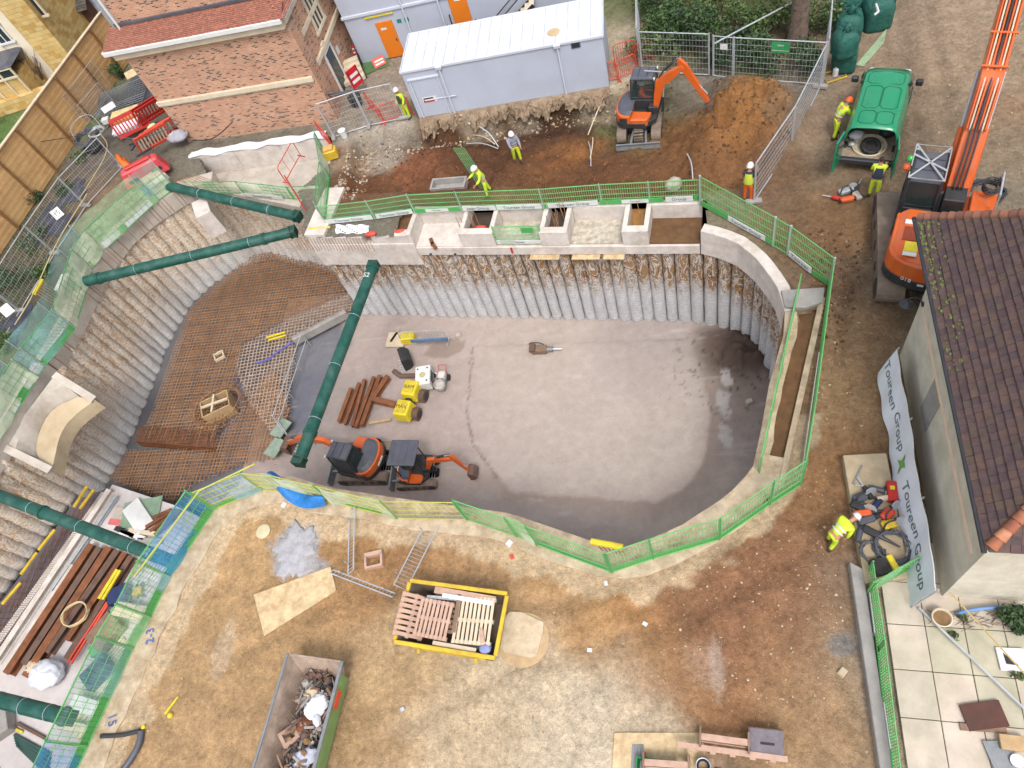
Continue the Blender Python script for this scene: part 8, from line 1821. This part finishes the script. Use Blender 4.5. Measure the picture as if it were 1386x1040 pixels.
# terrace odds and ends
p = G(1271, 840, .1); t = thing('plant_pot', 'round buff pot with soil on the terrace by the wall', 'pot', p); MB().lathe([(.16, 0), (.25, .32), (.22, .33), (.2, .26), (0, .25)], 20).build('pot', M_stone, t, smooth=True); MB().lathe([(0, .26), (.2, .265)], 14).build('soil', M_mudc, t)
for a, b, r, m, z0, z1, lab in (((1244, 823), (1392, 965), .035, M_galv, .2, .3, 'long grey pole lying across the terrace slabs'), ((1286, 802), (1392, 918), .02, mat('rope_buff', S(196, 170, 110), .7), 1.2, .6, 'buff rope stretched from the banner corner over the terrace')): tag(MB().tube([G(*a, z0), G(*b, z1)], r, 6).build('pole' if r > .03 else 'rope', m), lab, 'pole' if r > .03 else 'rope')
tag(MB().tube(smoothline([G(1294, 831, .15), G(1312, 826, .3), (G(1345, 822, .3)), G(1392, 824, .3)], 3), .05, 8).build('blue_pipe', mat('pipe_blue', S(110, 150, 206), .5), smooth='all'), 'blue pipe lying along the foot of the rendered wall', 'pipe')
p = G(1369, 893, .1); t = thing('square_slab', 'white square slab with a dark hole on the terrace', 'slab', p, -.05); MB().box((0, 0, .03), (.62, .56, .06)).build('slab', M_white, t, bevel=.01); MB().prism([(-.18, .15), (.12, -.15), (-.16, -.12)], .061, .064).build('hole', M_black, t)
tag(MB().box((0, 0, .05), (.92, .6, .06)).build('rusty_plate', mat('plate_brown', S(96, 64, 56), .85, var=.3, scale=4), loc=G(1331, 969, .1), rot=(.03, 0, .15), bevel=.01), 'dark brown plate lying on the terrace slabs', 'plate'); tag(MB().box((0, 0, .03), (1.0, .16, .05)).build('plank', M_timberdark, loc=G(1330, 986, .1), rot=(0, 0, -.04)), 'brown plank below the dark brown plate', 'plank')
for k in range(7): tag(MB().bar(G(1332 + 5 * k, 1003, .15), G(1352 + 5 * k, 1050, .15), .09, .05).build('timber_batten', M_galvdark, bevel=.004), ['leftmost', 'second', 'third', 'fourth', 'fifth', 'sixth', 'rightmost'][k] + ' of the grey slats at the bottom right corner', 'slat', 'grey slats at the bottom right corner')
tag(MB().box((0, 0, .05), (.55, .34, .1)).build('timber_block', M_timber, loc=G(1370, 1006, .2), rot=(0, 0, -.1), bevel=.01), 'buff block lying on the grey slats', 'block'); tag(MB().lathe([(.14, 0), (.15, .05), (0, .055)], 16).build('white_disc', M_white, loc=G(1376, 1030, .2)), 'round white lid at the bottom right corner', 'lid')
# ---------------------------------------------------------------- planting
LEAF = [mat('leaf_%d' % i, c, .6, var=.3, scale=5) for i, c in enumerate(((.035, .075, .022), (.055, .105, .03), (.09, .14, .04), (.12, .15, .05), (.03, .055, .025)))]
M_bark = mat('bark', S(128, 108, 96), .95, var=.35, scale=6, dirt=S(90, 74, 64), dirt_amt=.6, bump=.05, bscale=10)
def leaves(mb, blobs_, n, s, rn, cols, flat=.0):
 for _ in range(n):
  cx, cy, cz, r, rz_ = blobs_[rn.randrange(len(blobs_))]; u = V((rn.gauss(0, 1), rn.gauss(0, 1), rn.gauss(0, 1))).normalized() * (rn.random() ** .45)
  p = V((cx + u.x * r, cy + u.y * r, max(.02, cz + u.z * rz_))); d = V((rn.gauss(0, 1), rn.gauss(0, 1), rn.gauss(0, .7))).normalized(); q = d.orthogonal().normalized(); q = (Matrix.Rotation(rn.uniform(0, 6.28), 3, d) @ q); k = s * rn.uniform(.6, 1.4)
  mb.cur = cols[rn.randrange(len(cols))]; mb.add([p - d * k, p + q * k * .45, p + d * k, p - q * k * .45], [(0, 1, 2, 3)])
def shrub(label, px, py, r, h, n, seed, cols=(0, 1, 2), s=.09, nb=6, name='shrub', group=None, P=None, cat='shrub'):
 rn = random.Random(seed); p = P or GG(px, py); t = thing(name, label, cat, p, 0, group); bl = []
 for k in range(nb): a = rn.uniform(0, 6.28); q = r * rn.uniform(.15, .75); bl.append((q * math.cos(a), q * math.sin(a), h * rn.uniform(.3, .75), r * rn.uniform(.3, .55), h * rn.uniform(.2, .4)))
 mb = MB(); leaves(mb, bl, n, s, rn, cols); mb.build('foliage', LEAF, t, recalc=False)
 mb = MB()
 for b in bl: mb.tube([(b[0] * .15, b[1] * .15, 0), (b[0] * .6, b[1] * .6, b[2] * .6), (b[0], b[1], b[2] + .2 * h)], [.035, .022, .008], 5)
 mb.build('stem', M_bark, t); return t
SG = 'shrubs behind the grey mesh gates'
for px, py, r, h, n, c, lab in ((885, 72, 1.3, 1.2, 900, (1, 2, 3), 'yellowish low shrub at the left behind the mesh gate leaf'), (905, 50, 1.7, 2.0, 1500, (0, 1, 1), 'broad green shrub behind the mesh gate leaf, left of the dark evergreen'), (945, 66, 1.8, 2.4, 1800, (0, 4, 1), 'dark evergreen shrub right behind the diagonal gate brace'), (985, 82, 1.4, 1.6, 1300, (0, 4, 4), 'dark evergreen shrub behind the small white gate sign'), (1030, 85, 1.5, 1.6, 1300, (0, 4, 1), 'dark green shrub behind the gate left of the tree trunk'),
        (965, 24, 1.4, 2.2, 1300, (2, 3, 3), 'light yellow-green shrub at the top edge'), (1010, 40, 1.2, 1.4, 700, (1, 2), 'mid green shrub at the top edge left of the tree'), (1042, 45, 1.2, 1.6, 900, (2, 1, 3), 'leafy shrub close to the left of the tree trunk'), (1100, 48, 1.3, 2.0, 1200, (1, 2, 3), 'leafy shrub to the right of the tree trunk'), (1095, 92, 1.0, 1.3, 800, (0, 1, 4), 'dark shrub beside the gate post nearest the bulk bags'), (900, 8, 2.0, 2.4, 1500, (0, 1), 'large green shrub cut by the top edge near the footpath')):
 shrub(lab, px, py, r, h, n, px + py, c, .1, 8, group=SG)
# tree with ivy, only its trunk in view
p = GG(1078, 62); t = thing('tree', 'stout tree trunk rising behind the gate at the top edge', 'tree', p)
mb = MB(); mb.tube([(0, 0, -.1), (0, 0, .3), (.03, .05, 1.2), (.0, .1, 3), (.05, .1, 5), (0, .2, 8)], [.62, .44, .38, .36, .34, .3], 14); mb.build('trunk', M_bark, t, smooth='all')
rn = random.Random(77); mb = MB()
for a, z, L in ((.4, 6.2, 2.4), (2.2, 6.8, 2.6), (3.6, 7.2, 2.2), (5.2, 7.6, 2.6), (1.2, 8, 2.2)): mb.tube([(0, .15, z), (math.cos(a) * L * .5, math.sin(a) * L * .5, z + 1), (math.cos(a) * L, math.sin(a) * L, z + 1.6)], [.16, .1, .04], 6)
mb.build('limb', M_bark, t); mb = MB(); leaves(mb, [(rn.uniform(-2.2, 2.2), rn.uniform(0, 3.2), 9.2 + rn.uniform(-.8, 2), 1.1, .8) for _ in range(12)], 2600, .12, rn, (0, 1, 2)); mb.build('crown', LEAF, t, recalc=False)
mb = MB(); leaves(mb, [(.0, .05, z * .5, .52, .4) for z in range(1, 9)], 500, .07, rn, (0, 1, 4)); mb.build('ivy', LEAF, t, recalc=False)
# garden side
for px, py, r, h, n, c, lab in ((40, 275, 1.0, .8, 900, (0, 4, 4), 'dark low shrub between the timber fence and the mesh fence'), (12, 385, 1.3, .9, 1200, (0, 4, 1), 'dark sprawling shrub at the left edge in the planted bed'), (60, 372, .8, .6, 500, (2, 1), 'bright green shrub in the planted bed'), (50, 330, 1.2, .5, 600, (4, 0, 3), 'low brownish shrub beside the black sheeting'), (5, 470, 1.0, .7, 700, (1, 2), 'green shrub in the lower left of the planted bed'), (165, 108, .6, 1.3, 500, (0, 1), 'small dark shrub by the house corner'), (170, 82, .6, 1.6, 500, (4, 0), 'dark shrub in the gap between fence and house'), (90, 262, .8, .5, 450, (1, 0), 'low green shrub under the grey mesh fence'), (112, 214, .7, .5, 350, (1, 3), 'weedy shrub at the foot of the timber fence'), (8, 118, 1.0, 1.2, 700, (0, 4), 'dark shrub in the neighbouring garden')):
 shrub(lab, px, py, r, h, n, px + py + 1, c, .08, 7, group='shrubs in the garden at the left')
# bare shrub in the next garden
p = G(62, 118); t = thing('bare_shrub', 'leafless greyish shrub beside the bay window', 'shrub', p); mb = MB(); rn = random.Random(8)
for k in range(70): a = rn.uniform(0, 6.28); q = rn.uniform(.2, 1.4); h_ = rn.uniform(1.2, 3.2); mb.tube([(0, 0, 0), (q * .5 * math.cos(a), q * .5 * math.sin(a), h_ * .6), (q * math.cos(a + .3), q * math.sin(a + .3), h_)], [.03, .018, .006], 4)
mb.build('branches', M_bark, t)
# rough grass
def grass(name, label, polys, n, h, cols, seed):
 rn = random.Random(seed); mb = MB()
 for poly in polys:
  xs = [p[0] for p in poly]; ys = [p[1] for p in poly]; X = np.array([rn.uniform(min(xs), max(xs)) for _ in range(n)]); Y = np.array([rn.uniform(min(ys), max(ys)) for _ in range(n)]); ok = inpoly(X, Y, poly) & ground_mask(X, Y); Z = ground_h(X[None], Y[None])[0]
  for x, y, z in zip(X[ok], Y[ok], Z[ok]): a = rn.uniform(0, 6.28); k = h * rn.uniform(.5, 1.3); mb.cur = cols[rn.randrange(len(cols))]; mb.add([V((x - .02 * math.cos(a), y - .02 * math.sin(a), z)), V((x + .02 * math.cos(a), y + .02 * math.sin(a), z)), V((x + k * .5 * math.sin(a), y - k * .5 * math.cos(a), z + k))], [(0, 1, 2)])
 tag(mb.build(name, LEAF, recalc=False), kind='stuff')
grass('rough_grass', '', [pw([(870, 100), (868, -10), (1115, -10), (1112, 112)]), pw([(0, 300), (110, 260), (70, 345), (-10, 470)]), pw([(-30, 190), (70, 120), (60, 90), (-30, 120)])], 5000, .16, (1, 2, 3, 4), 4)
# weeds on the terrace and the shrub by the wall
shrub('dark green shrub at the right edge against the rendered wall', 1385, 848, .6, .5, 900, 4, (0, 4, 1), .07, 5, P=G(1385, 850, .1))
for px, py, lab in ((1292, 862, 'small star-shaped weed in the terrace joints near the pot'), (1378, 918, 'thin weed by the white square slab'), (1300, 838, 'weed tuft between pot and rendered wall')): shrub(lab, px, py, .22, .15, 60, px, (1, 2), .06, 3, 'weed', 'weeds on the terrace', G(px, py, .08), 'weed')
mb = MB(); rn = random.Random(6)
for k in range(60): p = G(rn.uniform(1270, 1380), rn.uniform(826, 850), .08); mb.tube([p, p + V((rn.uniform(-.4, .4), rn.uniform(-.2, .2), rn.uniform(.02, .2)))], .008, 4)
tag(mb.build('dry_stems', M_timberdark, recalc=False), kind='stuff')
# bulk bags
M_bag = mat('bag_green', S(34, 104, 92), .5, var=.25, scale=3, dirt=S(90, 110, 100), dirt_amt=.4, bump=.08, bscale=7)
def bulkbag(label, px, py, z, s, seed):
 rn = random.Random(seed); p = GG(px, py) if z == 0 else G(px, py, z); t = thing('bulk_bag', label, 'bulk bag', p, rn.uniform(-.3, .3), 'green bulk bags'); loops = []
 for i in range(9):
  f = i / 8; k = 1 - .12 * abs(f - .5) + (-.35 * max(0, f - .75) * 4 * .6); loops.append([V((s * .5 * k * (1 + .05 * rn.uniform(-1, 1)) * math.copysign(abs(math.cos(q)) ** .55, math.cos(q)), s * .5 * k * (1 + .05 * rn.uniform(-1, 1)) * math.copysign(abs(math.sin(q)) ** .55, math.sin(q)), s * 1.05 * f + .03 * rn.uniform(-1, 1))) for q in [2 * PI * j / 20 for j in range(20)]])
 MB().loft(loops).build('sack', M_bag, t, smooth='all'); top = s * 1.05
 MB().tube([(0, 0, top - .05), (.05, .02, top + .18), (.12, .05, top + .24)], [.2 * s, .1 * s, .16 * s], 9).build('tied_neck', M_bag, t, smooth='all')
 for a in (.8, 2.4, 3.9, 5.5): c, q = math.cos(a) * s * .45, math.sin(a) * s * .45; MB().tube(smoothline([(c, q, top - .12), (c * .8, q * .8, top + .2), (c * .4, q * .4, top + .05)], 2), .025, 5).build('strap', M_bag, t, smooth='all')
for a in (('green bulk bag nearest the yellow frame', 1141, 92, 0, 1.0, 1), ('green bulk bag stacked on the nearest one', 1141, 72, .95, .95, 2), ('green bulk bag second from the yellow frame', 1146, 52, 0, 1.15, 3), ('green bulk bag at the top edge above the second', 1148, 22, 0, 1.2, 4), ('green bulk bag at the top right of the group with a white tie', 1184, 34, 0, 1.25, 5), ('green bulk bag behind the one with a white tie', 1190, 6, 0, 1.2, 6)): bulkbag(*a)
tag(MB().tube([G(1186, 6, 1.4), G(1189, 16, 1.5), G(1184, 20, 1.4)], .05, 6).build('white_tie', M_white), 'white tie on the bulk bag at the top right of the group', 'tie')
p = GG(1128, 104); t = thing('tube_stand', 'low yellow tube frame with a white can beside the bulk bags', 'frame', p, .3); MB().tube([(-.45, -.3, .06), (.4, -.35, .06), (.5, .2, .06), (-.3, .35, .06)], .035, 6, closed=True).build('tube_frame', M_yellowdull, t); MB().lathe([(.12, 0), (.12, .3), (.05, .36), (.05, .4)], 12, (.1, .05, 0)).build('white_can', M_white, t, smooth=True)
flat('green_net_strip', 'flattened pale green netting at the foot of the bulk bags', [(1158, 90), (1190, 52), (1200, 40), (1196, 60), (1168, 92)], N_green, 'netting', .01)
# ---------------------------------------------------------------- the heap beside the brick house
for px0, py0, px1, py1, lab in ((104, 150, 140, 95, 'grey mesh panel leaning on the timber fence, leftmost of the loose panels'), (118, 170, 155, 120, 'grey mesh panel leaning on the timber fence, middle of the loose panels'), (138, 182, 165, 150, 'grey mesh panel standing near the white board by the fence')):
 t = thing('site_fence', lab, 'fence', (0, 0, 0), 0, HG); mesh_panel(G(px0, py0), G(px1, py1), 2.0, M_galv, .16, .0035, HP['hbars'], .02, t)
for k in range(6):
 a = G(160, 140 - 4 * k * .5, .12 + .09 * k); t = thing('site_fence', ['lowest', 'second', 'third', 'fourth', 'fifth', 'topmost'][k] + ' mesh panel in the flat stack at the corner of the brick house', 'fence', a + V((.2, .2 * k * .2, 0)), .15 + .03 * k, HG)
 mb = MB(); mb.tube([(-1.6, -.9, 0), (1.6, -.9, 0), (1.6, .9, 0), (-1.6, .9, 0)], .022, 6, closed=True)
 for q in range(1, 14): mb.bar((-1.6 + q * .23, -.9, 0), (-1.6 + q * .23, .9, 0), .01)
 for q in range(1, 7): mb.bar((-1.6, -.9 + q * .26, 0), (1.6, -.9 + q * .26, 0), .01)
 mb.build('mesh_panel', M_galvdark, t, recalc=False)
flat('dark_sheet', 'dark slate sheet under the stacked mesh panels at the house corner', [(160, 142), (182, 105), (204, 100), (214, 140)], M_slate, 'sheet', .05, .1)
def heap(name, label, px, py, z, d, m, rz=0, rx=0, cat='box', bev=.02): tag(MB().box((0, 0, d[2] / 2), d).build(name, m, loc=G(px, py, z), rot=(rx, 0, rz), bevel=bev), label, cat)
heap('insulation_slab', 'cream insulation slab lying on the heap by the brick house', 172, 156, .7, (1.7, .6, .28), mat('insulation', S(226, 206, 150), .9), .2, cat='insulation'); heap('timber_arch', 'orange-brown curved timber below the insulation slab', 170, 163, .6, (1.5, .25, .2), M_orange2 if False else mat('timber_orange', S(214, 150, 90), .8), .3, cat='timber'); heap('plywood_piece', 'plywood piece leaning at the house corner above the panels', 178, 100, .9, (.8, .5, .05), M_ply, .5, .5, 'plywood')
heap('white_board', 'white board propped among the loose mesh panels', 147, 146, .9, (.8, .4, .05), M_white, .7, .6, 'board'); heap('pale_sheet', 'pale folded sheet on the heap below the insulation', 172, 174, .5, (1.6, .8, .2), M_canvas, .3, cat='sheet'); heap('white_tub', 'white tub among the hoses left of the heap', 146, 166, .3, (.45, .35, .3), M_white, .2, cat='tub')
coil('coil of grey hoses hanging by the loose mesh panels', 120, 188, .9, .75, 150, M_cable, .03); coil('coil of silver cable left of the heap', 132, 180, 1.1, .5, 80, M_galv, .025)
for k, pts in enumerate(([(100, 186), (93, 170), (120, 150), (140, 175)], [(135, 180), (180, 190), (215, 180), (245, 165)], [(55, 192), (95, 186), (130, 180)], [(70, 270), (95, 215), (130, 200)], [(135, 180), (150, 200), (120, 250), (108, 268)], [(118, 262), (75, 330), (45, 400), (20, 440)])):
 tag(MB().tube(smoothline([G(*p, 1.6 if k < 5 else 1.7) for p in pts], 3), .022 + .006 * (k % 2), 5).build('cable', [M_galv, M_cable, M_hoseblack, M_cable, mat('cable_cream', S(206, 190, 140), .6), MATS.get('cable_cream') or M_cable][k], smooth='all'), ['silver cable looping up the loose mesh panels', 'grey cable running from the coil to the brick wall', 'black cable along the timber fence to the coil', 'grey cable drooping over the planted bed', 'cream cable hanging down from the hose coil', 'cream cable tied along the left mesh fence'][k], 'cable', 'cables at the left')
for i, (px, py, rz, rx) in enumerate(((212, 160, .9, .3), (206, 158, .9, .35), (185, 180, .7, -.3), (219, 190, .8, .4), (225, 184, .8, .45), (213, 198, .8, .3))):
 t = thing('barrier_board', ['red plastic barrier on top of the heap against the brick wall', 'second red plastic barrier behind the topmost one', 'red plastic barrier left of the white and green shirt', 'orange slatted barrier on the right of the heap', 'orange slatted barrier behind the right one', 'orange slatted barrier at the foot of the heap'][i], 'barrier', G(px, py, .7), rz, 'plastic barriers on the heap'); t.scale = (1.25, 1.25, 1.25); t.rotation_euler = (rx, .1, rz)
 m = M_red if i < 3 else M_redlight
 MB().bar((-.75, 0, .1), (.75, 0, .1), .05, .14).bar((-.75, 0, .85), (.75, 0, .85), .05, .16).bar((-.72, 0, .171), (-.72, 0, .769), .06, .08).bar((.72, 0, .171), (.72, 0, .769), .06, .08).build('frame', m, t, bevel=.01); mb = MB()
 for k in range(9): mb.box((-.6 + k * .15, 0, .47), (.06, .03, .6))
 mb.build('slats', m if i < 3 else M_timberpale, t)
for i, (px, py, z) in enumerate(((160, 212, .9), (167, 216, .8), (172, 221, .75))):
 tag(MB().tube(smoothline([G(px, py, z), G(px + 3, py + 6, z + .2), G(px + 10, py + 12, z + .1), G(px + 12, py + 18, z - .2)], 2), .15, 7).build('orange_tube', mat('tube_orange', S(240, 120, 40), .5), smooth='all'), ['uppermost', 'middle', 'lowest'][i] + ' orange plastic tube in the bundle on the heap', 'tube', 'orange tubes on the heap')
t = thing('water_barrier', 'pinkish red plastic water barrier lying at the foot of the heap', 'barrier', G(202, 240, .2), .5); t.scale = (1.35, 1.35, 1.35); MB().box((0, 0, .35), (1.9, .55, .7), taper=.8).build('block', mat('barrier_pink', S(224, 84, 90), .5), t, bevel=.06); MB().box((0, -.0, .74), (1.1, .2, .1)).build('ridge', mat('barrier_red2', S(206, 60, 60), .5), t, bevel=.03)
for x in (-.5, .5): MB().box((x, -.24, .3), (.4, .1, .12)).build('fork_slot', M_dark, t)
sack('hi_vis_shirt', 'crumpled white and lime shirt on the heap', 207, 174, 1.2, .55, .35, .25, mat('shirt_lime', S(214, 236, 180), .7), 1.0, cat='shirt'); sack('grey_sheet', 'grey crumpled sheet between the heap and the brick wall', 244, 190, .4, 1.2, .7, .6, mat('sheet_grey', S(190, 188, 200), .8), .3, cat='sheet'); sack('black_bag', 'black bag below the hose coil', 130, 204, .0, 1.2, .8, .6, M_black)
for k, (a, b) in enumerate((((175, 196), (200, 190)), ((178, 204), (190, 184)), ((185, 212), (205, 200)))): tag(MB().bar(G(*a, 1.0), G(*b, 1.0), .12, .06).build('black_bracket', M_hoseblack), ['long black bracket across the orange heap', 'black bracket crossing the long one on the heap', 'black bracket nearest the water barrier'][k], 'bracket')
t = thing('blue_crate', 'small blue crate beside the left end of the farthest prop', 'crate', G(207, 262, .05), .5); shell(MB(), -.35, .35, -.25, .25, 0, .35, .03, .03, .03).build('tub', M_blue, t)
# black membrane on the planted bed
def memb(label, px, py, rx, ry, seed):
 p = GG(px, py); rn = random.Random(seed); f1, f2 = rn.uniform(3, 5), rn.uniform(5, 8)
 def f(u, v):
  a = u * 2 * PI; r_ = v * (1 + .25 * math.sin(3 * a + seed) + .12 * math.sin(7 * a)); return V((p.x + rx * r_ * math.cos(a), p.y + ry * r_ * math.sin(a), p.z + .05 + (.1 * math.sin(f1 * r_ * math.cos(a) * 2 + seed) * math.cos(f2 * r_ * math.sin(a)) + .1) * (1 - v * v)))
 tag(MB().sheet(f, 44, 12).build('black_membrane', M_membr, recalc=False, smooth='all'), label, 'membrane')
M_membr = mat('membrane', S(72, 74, 90), .45, var=.25, scale=4, dirt=S(120, 112, 104), dirt_amt=.3)
memb('wrinkled black membrane on the bed behind the numbered plate', 66, 305, 1.3, 1.5, 2); memb('wrinkled black membrane by the left edge below the yellow cap', 12, 450, 1.0, 1.4, 5); memb('dark membrane strip nearest the heap', 100, 262, .8, 1.0, 9)
# extras around the dug earth
for i, (a, b) in enumerate((((650, 175), (677, 206)), ((640, 186), (672, 202)), ((632, 198), (676, 208)), ((812, 148), (797, 190)), ((797, 195), (801, 232)), ((803, 190), (800, 222)), ((930, 212), (938, 250)))):
 p, q = GG(*a), GG(*b); p.z += .15; q.z += .3; m_ = p.lerp(q, .5) + V((.08, .05, .15)); tag(MB().tube(smoothline([p, m_, q], 2), .03, 5).build('buried_pipe', [M_galv, M_timberpale][i % 2], smooth='all'), ['longest pale duct arching out of the dug earth', 'middle pale duct out of the dug earth', 'lowest pale duct out of the dug earth', 'bent brown root beside the digging excavator', 'thin upright stake below the bent root', 'second thin stake below the bent root', 'pale root standing in the spoil by the barrier'][i], 'duct', 'ducts and roots in the dug earth')
t = thing('concrete_trough', 'grey concrete trough lying behind the far barrier', 'trough', GG(610, 256), -.1); shell(MB(), -.85, .85, -.35, .35, 0, .4, .02, .02, .08).build('trough', M_conc_grey, t)
sack('cement_bag', 'pale bag leaning on the far barrier near the right corner', 912, 258, 0, .7, .45, .7, M_conc, .3)
t = thing('work_light', 'yellow work light unit at the house corner by the red rails', 'light', G(451, 214), .2); MB().box((0, 0, .3), (.7, .5, .5)).build('body', M_yellowdull, t, bevel=.05); MB().box((0, 0, .62), (.5, .35, .15)).build('top', mat('orange_pale', S(236, 180, 110), .6), t, bevel=.03)
# bright hoop of hose under the excavator boom
coil('tangle of dark hoses on the ground under the digging boom', 905, 118, 0, .8, 120, M_cable, .03, GG(905, 120)); coil('coil of black hose on the ground right of the large boom', 1335, 258, 0, .6, 90, M_hoseblack, .04, GG(1335, 262))
